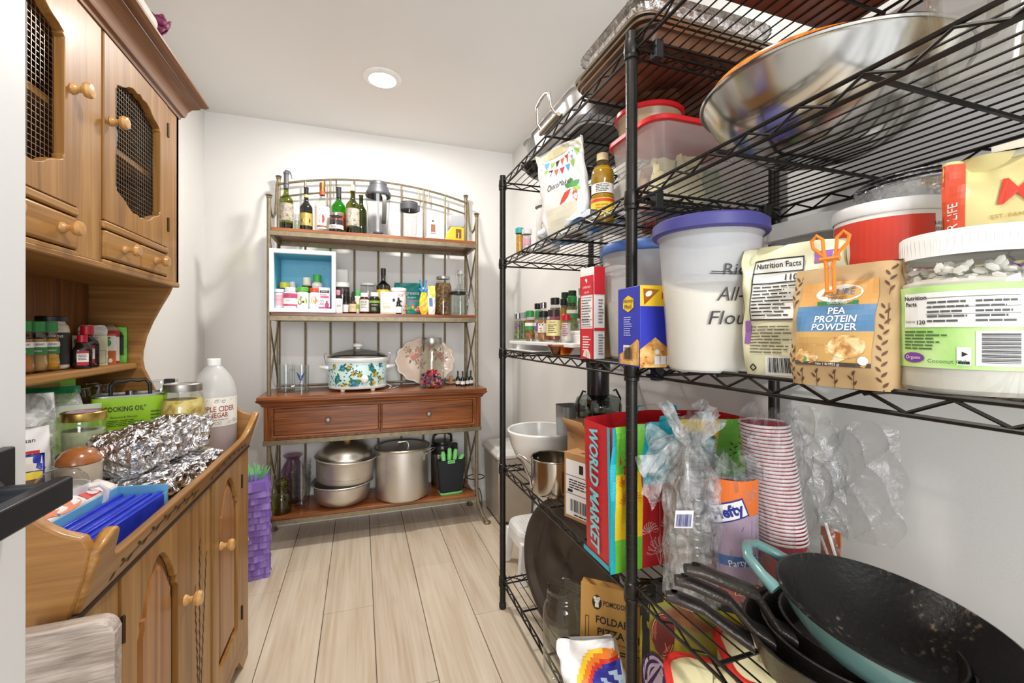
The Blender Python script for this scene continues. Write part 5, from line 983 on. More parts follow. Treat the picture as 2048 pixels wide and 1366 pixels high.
# ---------------------------------------------------------------- wire racks, top shelves (z 1.785)
ZA = 1.7885
FOILP = FOIL(60, .35, .22)
def rr4(hx, hy, r, n=6):
    """rounded rectangle outline"""
    o = []
    for cx, cy, a0 in ((hx-r, hy-r, 0), (-hx+r, hy-r, PI/2), (-hx+r, -hy+r, PI), (hx-r, -hy+r, 1.5*PI)):
        for i in range(n+1): a = a0+PI/2*i/n; o.append((cx+r*math.cos(a), cy+r*math.sin(a)))
    return o
def tub(par, name, m, rings, n=6, cap=False, **k): return obj(name, MB().loft([[(x, y, z) for x, y in rr4(hx, hy, r, n)] for hx, hy, r, z in rings], cap=cap), m, par, **k)
def sheetpan(label, loc, hx, hy, m, h=.028, rz=0):
    t = thing('sheet_pan', label, 'pan', loc, rz)
    tub(t, 'rolled_rim', METAL('cfc6b2', .35), [(hx-.003, hy-.003, .037, h-.001), (hx, hy, .038, h+.001), (hx+.003, hy+.003, .039, h-.002), (hx, hy, .038, h-.005), (hx-.003, hy-.003, .037, h-.001)], 8)
    tub(t, 'pan_body', m, [(.001, .001, .0005, .001), (hx-.03, hy-.03, .02, 0), (hx-.02, hy-.02, .03, .004), (hx-.012, hy-.012, .035, h-.003), (hx-.004, hy-.004, .036, h), (hx, hy, .038, h-.002), (hx, hy, .038, h-.006)], 8, solid=.0012)
    return t
BK = SPK([(.35, '5b3a28'), (.5, '7b5138'), (.65, '8f6a4c'), (.75, '6a4530')], 7, .38, .1, 6, .8); ALP = METAL('c9c4b8', .35)
sheetpan('lowest browned sheet pan of the stack on the further rack', (.775, .945, ZA), .205, .155, BK)
sheetpan('middle sheet pan of the browned stack on the further rack', (.772, .948, ZA+.0125), .209, .159, BK)
sheetpan('topmost aluminum sheet pan of the stack on the further rack', (.770, .951, ZA+.025), .211, .161, ALP)
t = thing('foil_tray', 'crimped disposable foil tray on top of the sheet pans', 'tray', (.770, .955, ZA+.0545)); m = MB()
rg = []
for hx, hy, r, z in ((.15, .11, .03, .0), (.158, .118, .035, .01), (.185, .14, .05, .045), (.2, .152, .055, .052), (.203, .155, .056, .05)):
    o = rr4(hx, hy, r, 10); rg.append([(x*(1+.012*(i % 2)*(z > 0)), y*(1+.012*(i % 2)*(z > 0)), z) for i, (x, y) in enumerate(o)])
m.loft(rg, cap=False); m.add(rg[0], [tuple(range(len(rg[0])))]); obj('tray_body', m, FOILP, t, ang=15)
sheetpan('rust-brown sheet pan seen from below on the nearest top shelf', (.80, .455, ZA+.004), .19, .235, SPK([(.35, '5b2c1c'), (.5, '7d4228'), (.65, '8d5334')], 6, .4, .1, 6, .6))
t = thing('roasting_pan', 'deep steel roasting pan with upright wire handle on far top shelf', 'pan', (.775, 1.33, ZA)); PANM = METAL('e6e7e9', .42)
tub(t, 'pan_body', PANM, [(.001, .001, .0005, .002), (.15, .165, .05, 0), (.17, .185, .055, .01), (.182, .197, .06, .085), (.188, .203, .062, .088), (.19, .205, .062, .085)], 8, solid=.0015); obj('dark_underside', MB().add([(x, y, -.0006) for x, y in rr4(.152, .167, .05, 8)], [tuple(range(36))]), SPK([(.4, '3b332c'), (.6, '574a3f')], 12, .45, .1), t)
h0 = obj('handle', MB().tube([(-.186, -.06, .05), (-.205, -.058, .075), (-.21, -.05, .125), (-.207, -.02, .14), (-.207, .02, .14), (-.21, .05, .125), (-.205, .058, .075), (-.186, .06, .05)], .0055, 10), METAL('d8d4cc', .2), t); obj('handle_bracket', MB().tube([(-.187, -.075, .05), (-.187, -.06, .05), (-.187, .06, .05), (-.187, .075, .05)], [.007, .011, .011, .007], 10), METAL('b9ad98', .35), h0)
t = thing('roaster_base', 'black enamel oval roaster on the far end of the top shelf', 'roaster', (.775, 1.645, ZA)); L(t, 'roaster_body', PM('17171a', .1, coat=.6), [(0, .001), (.08, 0), (.095, .006), (.108, .03), (.114, .036), (.116, .034)], 44, sx=1.45, sy=.9)
t = thing('glass_casserole', 'clear oval casserole dish stacked in the black roaster', 'dish', (.75, 1.645, ZA+.0305)); L(t, 'glass_body', GL('d9dcda', 0, .5), [(0, .008), (.06, .008), (.075, .014), (.09, .09), (.098, .095), (.096, .1)], 44, sx=1.35, sy=.85); L(t, 'glass_lid', GL('dcdedc', 0, .5), [(.096, .1), (.08, .118), (.04, .13), (0, .133)], 40, sx=1.35, sy=.85)
# ---------------------------------------------------------------- second shelves (z 1.456)
ZB = 1.4595
t = jar('sprinkle_jar', 'slim jar of yellow sprinkles with teal lid at far end of the shelf', (.598, 1.640, ZB), .0145, .108, PM('3fb0b0', .4), SPK([(.4, 'c98a1a'), (.6, 'e0a832')], 120, .6, .2), .75, nr=.98, lidh=.022)
t = jar('sprinkle_jar', 'slim jar with pink label and clear lid beside the teal one', (.612, 1.598, ZB), .0165, .095, PM('e6e2e6', .3), SPK([(.4, 'd7c3c8'), (.6, 'efe6e6')], 90, .6, .2), .7, PM('e3a9bd', .5), (.35, .6), nr=.98, lidh=.02)
t = pill('cookie_tub', 'white plastic tub with white lid and cookie picture', (.665, 1.515, ZB), .046, .185, PM('efeeea', .4), PM('f2f1ee', .35), None, capk=1.06, caph=.13, cat='tub', ribs=50, rz=-.45); decal(t, 'picture', [PM('cfae74', .6), PM('e5c93f', .6), PM('e9dfc9', .6)], [(0, ell(.004, .085, .03, .022, 14)), (1, ell(-.004, .06, .022, .014, 12)), (2, ell(.004, .098, .02, .012, 12))], cyl(.046), .001)
t, f = pouch('candy_melt_bag', 'white zip bag of candy melts with bunting and pepper print', (.612, 1.235, ZB), .175, .055, .275, PM('e9e8e6', .22, var=.03, bump=.25, bsc=18), -1.1, seed=41, top=1.02, foot=.86, wr=.004); t.rotation_euler = (.06, -.10, -1.1)
decal(t, 'clear_window', PM('ddd8c2', .3), rect(-.06, .06, .01, .085, 8, 4), f, .0006); decal(t, 'top_band', PM('d9d0a6', .4), rect(-.086, .086, .247, .27, 8, 1), f, .001)
fl5 = [PM('c23b4a', .5), PM('5a9fd0', .5), PM('9cc25a', .5), PM('4a3a30', .5), PM('d86a4a', .5)]; bun = []
for i in range(8): x = -.075+.02*i; z = .232-.012*math.sin((i+.5)/8*PI); bun.append((i % 5, [(x, z+.012), (x+.018, z+.012), (x+.009, z-.012)]))
for i in range(6): x = -.055+.02*i; z = .206-.014*math.sin((i+.5)/6*PI); bun.append(((i+2) % 5, [(x, z+.01), (x+.017, z+.01), (x+.0085, z-.012)]))
decal(t, 'bunting_print', fl5, bun, f, .0012); txt(t, 'ChocoMaker', INK, .026, shear(f, .25), -.035, .15, maxw=.095, k=.0014)
decal(t, 'pepper_print', [PM('d8503a', .5), PM('3f8a3a', .5), PM('8fbf4a', .5)], [(0, leafp(.045, .125, .06, .018, PI*1.22)), (0, leafp(.055, .125, .045, .016, PI*1.55)), (1, leafp(.045, .13, .03, .02, .6)), (1, leafp(.045, .13, .03, .018, 1.6)), (2, leafp(.05, .125, .026, .018, -.3)), (1, leafp(.045, .13, .022, .014, 2.6))], f, .0014)
t, f = pouch('cookie_bag', 'blue and white bag of cookies lying on the wire shelf', (.655, 1.42, ZB+.03), .17, .06, .33, PM('dfe4ea', .25, var=.04, bump=.4, bsc=20), 0, seed=43, top=1, foot=.9, wr=.006); t.rotation_euler = (PI/2, 0, .1)
for r_, z0 in ((.0, 0),): decal(t, 'print', [PM('3f86c8', .4), PM('4a2f22', .5), WHITE], [(0, q) for q in rect(-.08, .08, .21, .32, 8, 5)]+[(0, q) for q in rect(-.08, .08, .03, .09, 8, 3)], f, .001); decal(t, 'cookie_print', PM('4a2f22', .5), [ell(-.03, .15, .035, .035, 16), ell(.035, .13, .03, .03, 16)], f, .0014); decal(t, 'lower_print', PM('3f86c8', .4), rect(-.08, .08, .16, .3, 8, 5), lambda x, z, k: (lambda p: Vector((p[0], -p[1], p[2])))(f(x, z, k)), .001)
t = thing('cooking_oil_bottle', 'clear bottle of golden oil with cream cap and yellow label', 'bottle', (.655, 1.105, ZB), -.5); P = [(0, .003), (.026, .002), (.031, .0), (.033, .006), (.033, .075), (.030, .082), (.030, .112), (.033, .12), (.031, .15), (.02, .17), (.0145, .178), (.0145, .186)]
L(t, 'bottle_body', GL('eeeede', 0, .5), P, 28); fill(t, P, .165, TP('c79b2c', .75, .1, 'e8c860'), .95); capr(t, .0165, .182, .203, PM('d8c79a', .4), 'cap', 20); band(t, .033, .022, .07, PM('e7c832', .5), PI*1.2); band(t, .033, .06, .068, PM('d4402e', .5), PI*1.2, k=.001, name='label_stripe'); band(t, .031, .085, .112, PM('efede6', .5), PI*1.2, name='facts_label'); decal(t, 'label_print', INK, bars(-.02, .02, .088, .11, 5, 3), cyl(.031), .001); decal(t, 'label_art', PM('c8862c', .5), bars(-.02, .022, .03, .055, 3, 5), cyl(.033), .0012)
RL = PM('d8262a', .35); CLP = TP('efebe2', .3, .25)
t = thing('storage_container', 'large clear container with red lid holding bagged foods', 'container', (.800, .955, ZB))
tub(t, 'clear_tub', CLP, [(.001, .001, .0005, .003), (.12, .075, .04, .001), (.135, .09, .045, .008), (.158, .108, .05, .185), (.162, .112, .05, .19)], 8); tub(t, 'lid', RL, [(.16, .11, .05, .186), (.167, .117, .055, .188), (.167, .117, .055, .198), (.158, .108, .05, .204), (.15, .10, .045, .2), (.001, .001, .0005, .2)], 8)
for i, (x, y, w_, d_, h_, c) in enumerate(((-.075, -.03, .07, .05, .12, 'd9c98a'), (-.01, -.04, .08, .05, .13, 'e2d9a0'), (.06, -.035, .07, .05, .11, '8fae84'), (-.06, .035, .08, .05, .12, 'b5835a'), (.03, .04, .11, .05, .14, '6a6258'), (.1, .02, .05, .06, .13, 'a87a50'))):
    sk, _f = pouchf(w_, d_, h_, seed=50+i, wr=.006); obj('food_bag', MB().grid(lambda u, q: (sk(u, q)[0]+x, sk(u, q)[1]+y, sk(u, q)[2]+.01), 24, 12, True), PM(c, .5, var=.15, bump=.4, bsc=40), t)
txt(t, 'COT', PM('2a3a6a', .5), .03, flat((0, -.099, 0), 0, -.12), .085, .13, k=.003)
t = thing('storage_container', 'small round container with red lid on the big red-lidded one', 'container', (.757, 1.03, ZB+.2047)); L(t, 'clear_tub', TP('e8d9b4', .45, .25), [(0, .002), (.07, .001), (.078, .006), (.086, .075), (.088, .078)], 36); L(t, 'lid', RL, [(.086, .074), (.093, .076), (.093, .086), (.085, .09), (.08, .087), (0, .087)], 40); L(t, 'food', SPK([(.4, 'a97b42'), (.6, 'd0ae72')], 20, .7, .4), [(.07, .006), (.077, .06), (0, .066)], 30)
carton('carton', 'plain white low carton behind the oil bottle', (.745, 1.16, ZB), .1, .09, .05, PM('ececea', .5))
t = carton('gift_box', 'small dark red foil box under the big container end', (.865, 1.13, ZB), .07, .07, .06, PM('8c1c26', .25, coat=.3)); decal(t, 'ribbon', PM('b8384a', .3), [[(-.008, 0), (.008, 0), (.008, .06), (-.008, .06)]], flat((0, -.035, 0)))
t = thing('mixing_bowl', 'huge steel mixing bowl on the shelf nearest the camera', 'bowl', (.765, .555, ZB+.004)); STB = METAL('d6d3cc', .19, var=.05, sc=5)
L(t, 'bowl_body', STB, [(0, .001), (.07, 0), (.085, .003), (.115, .018), (.145, .042), (.170, .072), (.187, .104), (.190, .108), (.193, .11), (.194, .107)], 72); L(t, 'rolled_rim', STB, [(.190, .107), (.194, .106), (.1955, .109), (.193, .112), (.190, .11)], 72)
t = thing('salad_bowl', 'turned orange-brown wooden bowl inside the steel bowl', 'bowl', (.770, .585, ZB+.014)); L(t, 'bowl_body', WD('9a4f0e', 'c67618', 'd98f2a', 'x', .25, 9, 9, .5, .3), [(0, .001), (.06, 0), (.085, .01), (.125, .042), (.150, .085), (.162, .132), (.16, .137), (.154, .133), (.143, .088), (.11, .048), (.05, .016), (0, .014)], 60)
t = thing('measuring_pitcher', 'clear plastic measuring pitcher right of the steel bowl', 'pitcher', (.752, .338, ZB+.004), .4); tub(t, 'jug', GL('fafaf8', .03, .8), [(.001, .001, .0005, .003), (.034, .034, .015, .001), (.04, .04, .018, .008), (.05, .05, .02, .135), (.053, .053, .022, .14)], 6); tub(t, 'jug_wall', GL('fafaf8', .03, .8), [(.037, .037, .016, .01), (.048, .048, .02, .135)], 6); obj('handle', MB().tube([(-.05, -.01, .125), (-.078, -.014, .12), (-.08, -.014, .06), (-.045, -.01, .045)], .007, 8), GL('f4f4f2', .03, .6), t); f = flat((0, -.048, 0), 0, -.08); decal(t, 'measuring_marks', PM('efefec', .4), [q for i in range(5) for q in rect(-.02, .002, .03+.022*i, .036+.022*i, 1)], f, .002)
t = thing('cereal_container', 'clear container of oats at right edge of the near shelf', 'container', (.82, .255, ZB+.004)); tub(t, 'tub', TP('e6e4de', .18, .2), [(.001, .001, .0005, .003), (.06, .05, .02, .001), (.068, .058, .022, .008), (.075, .065, .025, .2)], 6); tub(t, 'lid', PM('ececea', .4), [(.076, .066, .025, .198), (.079, .069, .027, .2), (.079, .069, .027, .215), (.001, .001, .0005, .217)], 6); tub(t, 'oats', SPK([(.4, 'b5935e'), (.6, 'd8bd8a')], 45, .8, .5), [(.056, .046, .02, .004), (.064, .054, .02, .05), (.001, .001, .0005, .056)], 6)
# ---------------------------------------------------------------- third shelves (z 1.081)
ZC = 1.0845; WST = PM('efefec', .4)
t = thing('spice_step_rack', 'white three-step spice stand on the middle shelf', 'stand', (.68, 1.42, ZC))
for i, (x0, x1, z) in enumerate(((-.105, -.035, .036), (-.035, .035, .074), (.035, .105, .112))): obj('step', MB().box(x0, x1, -.28, .28, z-.012, z).box(x1-.004, x1, -.28, .28, z-.012, z+.026 if i < 2 else z), WST, t, bev=.002)
for y in (-.2, .2): obj('leg', MB().prism([(-.1, 0), (.1, 0), (.1, .1), (.04, .1), (.03, .062), (-.03, .062), (-.04, .024), (-.1, .024)], y-.006, y+.006, 'y'), WST, t)
obj('base_plate', MB().box(-.11, .1, .02, .28, 0, .004), WST, t)
def zs(i): return ZC+(.0363, .0743, .1123)[i]
HB = lambda a, b: SPK([(.4, a), (.6, b)], 80, .8, .3)
BKC = PM('18181a', .4)
spl = [('small jar of dried herbs with steel lid, farthest on the low step', .605, 1.680, 0, .0165, .112, HB('5a6a3a', '8a8f5a'), METAL('b5b5b2'), None),
 ('jar of green herbs with grey lid, second farthest on the low step', .612, 1.632, 0, .0175, .114, HB('3f5a34', '6a7a4a'), PM('9a9c9e', .4), None),
 ('jar of brown spice with green cap on the low step', .610, 1.560, 0, .0200, .116, HB('8a5a34', 'b5845a'), GRC, (PM('3f8a4a', .5), PAPER)),
 ('jar with lilac dot label and green cap behind the brown spice', .628, 1.512, 0, .0180, .115, HB('b5a08a', 'd8c8b0'), GRC, (PM('8a5aa0', .5), PAPER)),
 ('jar of tan spice with black cap and brush-print label', .608, 1.425, 0, .0200, .108, HB('a05a30', 'c98a54'), BKC, None),
 ('round jar of red-brown spice with yellow label, front of low step', .606, 1.335, 0, .0240, .108, HB('6a3018', '944a26'), PM('3a2a24', .4), None),
 ('white sprinkle shaker with red lid beside the red and white carton', .606, 1.240, 0, .0165, .088, PM('efeae8', .4), RED, None),
 ('clear jar with dark lid, farthest on the middle step', .675, 1.640, 1, .0160, .112, HB('9a9a8a', 'c8c4b0'), BKC, None),
 ('clear jar with steel lid on the middle step', .678, 1.590, 1, .0165, .113, HB('a8a8a0', 'd0cdc0'), METAL('aaaaaa'), None),
 ('jar with black lid over a pink band on the middle step', .676, 1.475, 1, .0210, .122, HB('8a7a6a', 'b0a08a'), PM('222024', .35), (PM('c85a8a', .5), PM('c85a8a', .5))),
 ('slim jar of orange spice with black cap on the middle step', .684, 1.420, 1, .0150, .115, HB('c8861a', 'dca02a'), BKC, None),
 ('jar of bay leaves with bright green cap on the middle step', .680, 1.345, 1, .0200, .118, HB('5a6a3a', '8f9660'), GRC, (PM('3f8a4a', .5), PAPER)),
 ('dark green capped jar, left of two on the top step', .748, 1.540, 2, .0180, .112, HB('5a5a3a', '7f7f5a'), PM('1f4a26', .45), None),
 ('dark green capped jar, right of two on the top step', .748, 1.478, 2, .0190, .113, HB('4f5a34', '7f8a5a'), PM('1f4f28', .45), None),
 ('green labelled jar on the top step half hidden by the carton', .752, 1.405, 2, .0190, .115, HB('4a6a3a', '6f8f5a'), PM('cfd2cc', .4), (PM('5f9a5a', .5), PM('5f9a5a', .5)))]
for i, (lb, x, y, st, R, H, c, cm, lab) in enumerate(spl):
    t = spice('spice_jar', lb, (x, y, zs(st)), R/1.08, H, c, cm, .7, lab, -.6, square=(i in (2, 3, 11)))
    if i == 4: band(t, R*.95, H*.3, H*.6, PM('efe6d6', .5)); decal(t, 'print', [INK, PM('b5532c', .5)], [(0, ell(-.004, .06, .008, .004, 8)), (1, leafp(-.012, .045, .022, .006, .2)), (0, leafp(-.01, .038, .018, .003, 0))], cyl(R*.95), .001)
    if i == 5: band(t, R*.97, H*.2, H*.68, PM('e5d79a', .5)); decal(t, 'print', PM('5a4a2a', .6), bars(-.015, .015, .03, .06, 5, 4), cyl(R*.97), .001); txt(t, 'SALSA', INK, .007, cyl(R*.97), 0, .066)
    if i == 6: decal(t, 'print', PM('a8506a', .6), bars(-.01, .01, .02, .06, 6, 4), cyl(R/1.08), .0015)
    if i in (0, 3): decal(t, 'dot_label', PM('8a4aa0', .5), [ell(0, H*.55, .008, .008, 12)], cyl(R), .001)
t = thing('glass_dish', 'amber pressed glass dish on the wire under the spice stand', 'dish', (.588, 1.235, ZC)); L(t, 'glass_body', GL('e6b364', 0, .55), [(0, .002), (.026, 0), (.03, .003), (.045, .03), (.047, .031), (.044, .031), (.028, .006), (0, .005)], 16)
t = carton('cake_mix_box', 'tall red and white baking mix carton on the middle shelf', (.573, 1.018, ZC), .06, .034, .236, PM('f0edea', .5), -PI/2+.12); _f0 = flat((0, -.017, 0)); f = lambda x, z, k: _f0(x*.7, z, k); _f1 = flat((.03, 0, 0), PI/2); f2 = lambda x, z, k: _f1(x*.68, z, k); REDC = PM('cf2230', .45)
R0 = lambda a, b, c, d: [(a, c), (b, c), (b, d), (a, d)]
decal(t, 'print', REDC, [R0(-.0425, .0425, .165, .215), R0(-.0425, .0425, .07, .078), R0(-.0425, .0425, 0, .07), R0(-.0425, -.036, 0, .2), R0(.036, .0425, 0, .2)], f); decal(t, 'facts_print', INK, bars(-.031, .031, .085, .155, 10, 4, .3)+[R0(-.033, .033, z, z+.0012) for z in (.082, .1, .13, .158)], f, .001); decal(t, 'pale_print', WHITE, bars(-.025, .025, .02, .06, 6, 6)+[leafp(0, .195, .014, .008, PI/2), leafp(-.004, .2, .01, .005, 2.2)], f, .0011); txt(t, 'SUPER MOIST', WHITE, .008, f, 0, .185); txt(t, 'Cake Mix', WHITE, .008, f, 0, .172)
decal(t, 'side_print', [REDC, PM('7a7674', .6), PM('e9d8c4', .5)], [(0, R0(-.025, .025, .165, .236)), (0, R0(-.025, .025, .072, .08))]+[(1, q) for q in bars(-.005, .022, .09, .155, 8, 5, nx=1)+bars(-.005, .022, .01, .065, 8, 6, nx=1)], f2); decal(t, 'cake_print', [PM('e9dcc8', .6), PM('7a4a2c', .6)], [(0, ell(0, .0, .024, .026, 12, 0, 0, PI)), (1, R0(-.004, 0, 0, .02)), (1, R0(.008, .011, 0, .018))], f, .0013)
carton('paper_bag', 'kraft paper bag standing behind the red and white carton', (.625, 1.085, ZC), .06, .06, .225, PM('b08a62', .8), -.1)
def canister(label, x, y, r0, r1, h, lidc, fillc, lvl, rz=0, n=40, flare=.01, sq=1.0, tip=0):
    t = thing('storage_container', label, 'container', (x, y, ZC), rz)
    sh = lambda r, z: [(r*math.copysign(abs(math.cos(a))**sq, math.cos(a)), r*math.copysign(abs(math.sin(a))**sq, math.sin(a)), z) for a in [2*PI*i/n for i in range(n)]]
    obj('clear_body', MB().loft([sh(r0*.93, .0), sh(r0, .008), sh(r1, h-.03), sh(r1+flare*.4, h-.024)], cap=False), TP('eef0f0', .42, .3), t)
    obj('contents', MB().loft([sh(.001, .002), sh(r0*.9, .003), sh(r0*.985, .012), [(x, y, z+tip*y) for x, y, z in sh((r0+(r1-r0)*lvl)*.985, h*lvl)], sh(.001, h*(lvl+.02))], cap=False), fillc, t, ang=50)
    obj('lid', MB().loft([sh(r1+.001, h-.026), sh(r1+flare*.8, h-.025), sh(r1+flare, h-.022), sh(r1+flare*.9, h-.004), sh(r1+flare*.5, h), sh(r1*.9, h), sh(r1*.86, h-.004), sh(.001, h-.004)], cap=False), lidc, t); return t
FLR = PM('ece4d2', .85, var=.03, bump=.1)
t = canister('big frosted flour bin with purple lid and handwritten marks', .590, .630, .0685, .0845, .262, PM('3f3d7c', .4), FLR, .6, -.62, flare=.013, tip=.35); HW = PM('2b2a2c', .5); C_ = cyl(.0715, 0, .0, .06)
decal(t, 'smoky_residue', TP('dfe3ea', .35, .6), rect(-.11, .11, .15, .228, 20, 2), cyl(.0688, 0, 0, .06), .0005)
for s_, z, cx, sz in (('All-Purp', .128, .048, .032), ('Flour', .09, .048, .032)): txt(t, s_, HW, sz, shear(C_, .22), cx-.03 if s_ == 'All-Purp' else cx-.044, z, k=.002, maxw=.085)
txt(t, 'Rice', HW, .026, shear(C_, .1), .014, .168, k=.002); decal(t, 'crossing_out', HW, stroke([(-.006, .166), (.036, .164)], .0016)+stroke([(-.008, .163), (.036, .161)], .0016), C_, .0022)
t = canister('wide bin of oat flour with blue lid behind the graham cracker box', .727, .978, .108, .126, .292, PM('3f5f9c', .4), SPK([(.4, 'c9c0ac'), (.6, 'ded6c4')], 20, .9, .1), .5, -.5, flare=.008, sq=.8); obj('grey_scoop', MB().tube([(-.07, -.07, .12), (-.02, -.098, .15), (.04, -.095, .14)], .008, 8), PM('9a9a9c', .5), t)
sk, _f = pouchf(.14, .1, .13, seed=77, wr=.006); obj('brown_bag', MB().grid(lambda u, q: (sk(u, q)[0]+.01, sk(u, q)[1], sk(u, q)[2]+.145), 24, 12, True), PM('9a7a68', .5, var=.15, bump=.4, bsc=40), t)
# graham crackers: corner out over the rail
t = carton('graham_cracker_box', 'blue and yellow graham cracker box in front of the rack post', (.5916, .7515, ZC-.0), .165, .09, .158, PM('2b35b0', .4), -.1); YEL = PM('f2c92c', .45); BLUE = PM('2733a8', .45)
f = flat((0, -.045, 0)); fs = flat((-.0825, 0, 0), -PI/2); CRK = SPK([(.35, 'b87a34'), (.5, 'd9a356'), (.65, 'e8c27c')], 60, .7, .1)
decal(t, 'print', [YEL, CRK, PM('d23a30', .5)], [(0, R0(-.0825, .0825, .118, .158)), (1, [(-.0825, 0), (-.015, 0), (.0, .02), (-.05, .058), (-.0825, .035)]), (1, [(.0, 0), (.0825, 0), (.0825, .05), (.05, .02)]), (2, [(-.076, .152), (-.04, .150), (-.074, .12)])], f)
decal(t, 'cracker_holes', PM('8a5220', .7), [ell(x, z, .002, .0017, 8) for x, z in ((-.07, .02), (-.055, .035), (-.05, .018), (-.035, .03), (-.03, .01), (-.075, .008), (-.06, .05))], f, .0012); decal(t, 'oval_print', WHITE, [ell(-.064, .142, .008, .005, 12, .5)], f, .0013); decal(t, 'icon_print', PM('dfe3ea', .5), [R0(-.052+.013*i, -.041+.013*i, .006, .022) for i in range(4)]+[ell(-.046, .03, .005, .005, 10)], f, .0013); txt(t, 'FAMILY', PM('c22a2a', .5), .018, f, -.008, .138, bold=.02); decal(t, 'fine_print', WHITE, bars(-.02, .03, .072, .09, 4, 3), f, .0012)
_fs = fs; fs = lambda x, z, k: _fs(x*1.25, z, k)
decal(t, 'side_print', [YEL, CRK, WHITE], [(0, ell(0, .125, .017, .02, 6, PI/2)), (1, [(-.03, .003), (.035, .003), (.035, .05), (.03, .055), (-.012, .03), (-.03, .022)]), (2, R0(-.016, .016, .011, .042))], fs); txt(t, 'Honey', INK, .012, fs, 0, .131, k=.0014); txt(t, 'Maid', INK, .012, fs, 0, .119, k=.0014); decal(t, 'fine_print', PM('c9cdf0', .5), bars(-.014, .016, .06, .1, 9, 5, .35), fs, .0012); decal(t, 'barcode', INK, barcode(-.012, .012, .014, .038), fs, .0014)
t = thing('storage_container', 'rounded square tub with pale grey lid behind the purple-lidded bin', 'container', (.885, .640, ZC)); tub(t, 'tub', TP('d9d6d0', .3, .2), [(.001, .001, .0005, .003), (.062, .062, .02, .001), (.066, .066, .022, .01), (.07, .07, .024, .26)], 6); tub(t, 'lid', PM('dfe0dc', .4), [(.07, .07, .024, .255), (.076, .076, .028, .257), (.076, .076, .028, .28), (.072, .072, .026, .292), (.001, .001, .0005, .293)], 8); tub(t, 'dark_band', PM('5c5855', .35), [(.0705, .0705, .024, .215), (.0712, .0712, .024, .24)], 6); tub(t, 'contents', SPK([(.4, 'a88a62'), (.6, 'c9b08a')], 30, .8, .2), [(.06, .06, .02, .005), (.066, .066, .022, .21), (.001, .001, .0005, .213)], 6)
PALE = PM('dcd8b4', .4, var=.04, bump=.3, bsc=25)
t, f = pouch('flour_pouch', 'pale yellow bag showing its nutrition panel and purple marks', (.607, .482, ZC), .135, .062, .198, PALE, -1.17, seed=61, top=1, foot=.9, wr=.004); PUR = PM('8a5aa0', .5)
decal(t, 'white_panel', PM('eeebe0', .5), rect(-.05, .018, .085, .178, 18, 18), f, .0009); decal(t, 'panel_print', INK, bars(-.047, .015, .09, .138, 9, 4, .35)+rect(-.05, .018, .176, .178, 6)+rect(-.05, .018, .085, .087, 6)+rect(-.05, .018, .14, .142, 6)+rect(-.05, -.0485, .085, .178, 1, 6)+rect(.0165, .018, .085, .178, 1, 12)+rect(-.05, .018, .156, .158, 6), f, .0024); txt(t, 'Nutrition Facts', INK, .012, f, -.016, .168, bold=.015, maxw=.06, k=.0026); txt(t, '110', INK, .013, f, .002, .148, bold=.02, k=.0026); decal(t, 'purple_marks', PUR, rect(.03, .06, .165, .182, 3, 2)+rect(.025, .06, .125, .13, 3)+rect(-.06, -.05, .05, .085, 2, 2)+rect(.022, .06, .09, .1, 3), f, .0012); decal(t, 'fine_print', PM('6a6650', .6), bars(-.05, .012, .035, .078, 9, 7, .35), f, .0012); decal(t, 'barcode_patch', WHITE, rect(-.028, .018, .004, .032, 4, 2), f, .0009); decal(t, 'barcode', INK, barcode(-.024, .014, .008, .03), f, .0013); decal(t, 'recycle_mark', INK, stroke(ell(-.046, .014, .005, .005, 4)+[(-.041, .014)], .002), f, .0012)
KR = PM('b99a6e', .7, var=.06, bump=.25, bsc=30)
t, f = pouch('protein_powder_pouch', 'kraft paper pouch of pea protein powder with wheat sprig print', (.572, .382, ZC), .118, .066, .150, KR, -1.42, seed=63, top=.98, foot=.97, wr=.002, p=.55)
decal(t, 'label_panel', [PM('cf9a52', .45), PM('5580a6', .45), PM('c9a05e', .5)], [(0, q) for q in rect(-.045, .04, .1, .13, 14, 5)]+[(1, q) for q in rect(-.045, .04, .068, .1, 14, 5)]+[(2, q) for q in rect(-.045, .04, .026, .068, 14, 6)], f, .0008)
decal(t, 'powder_print', SPK([(.35, 'a8763c'), (.5, 'd9ae70'), (.65, 'f0d9ac')], 90, .8, .3), [ell(-.012, .04, .03, .012, 14), ell(.015, .05, .02, .014, 14), ell(-.03, .036, .016, .008, 10)], f, .0012); decal(t, 'oval_print', [PM('e9e6da', .5), PM('2f7a4a', .5), PM('cf7a30', .5)], [(0, ell(0, .115, .026, .011, 18)), (1, R0(-.022, .022, .1005, .1055)), ], f, .0012); decal(t, 'lower_edge', PM('4a4238', .5), rect(-.045, .04, .026, .031, 6), f, .0012)
txt(t, 'AZURE', PM('4a7fae', .5), .011, f, 0, .1165, k=.0016, maxw=.036); txt(t, 'MARKET', PM('8a6a4a', .5), .0055, f, 0, .109, k=.0016); txt(t, 'ORGANICS', WHITE, .0042, f, 0, .103, k=.0016)
for s_, z in (('PEA', .093), ('PROTEIN', .083), ('POWDER', .073)): txt(t, s_, WHITE, .0115, f, 0, z, k=.0016, bold=.015, maxw=.05)
txt(t, 'Size 1 lb (453 g)', WHITE, .0042, f, -.004, .0285, k=.0016); decal(t, 'seals', [PM('4aa84a', .5), WHITE], [(0, [(-.038, .034), (-.033, .038), (-.028, .034), (-.033, .03)]), (1, ell(.033, .034, .005, .005, 12))], f, .0016)
wh = []
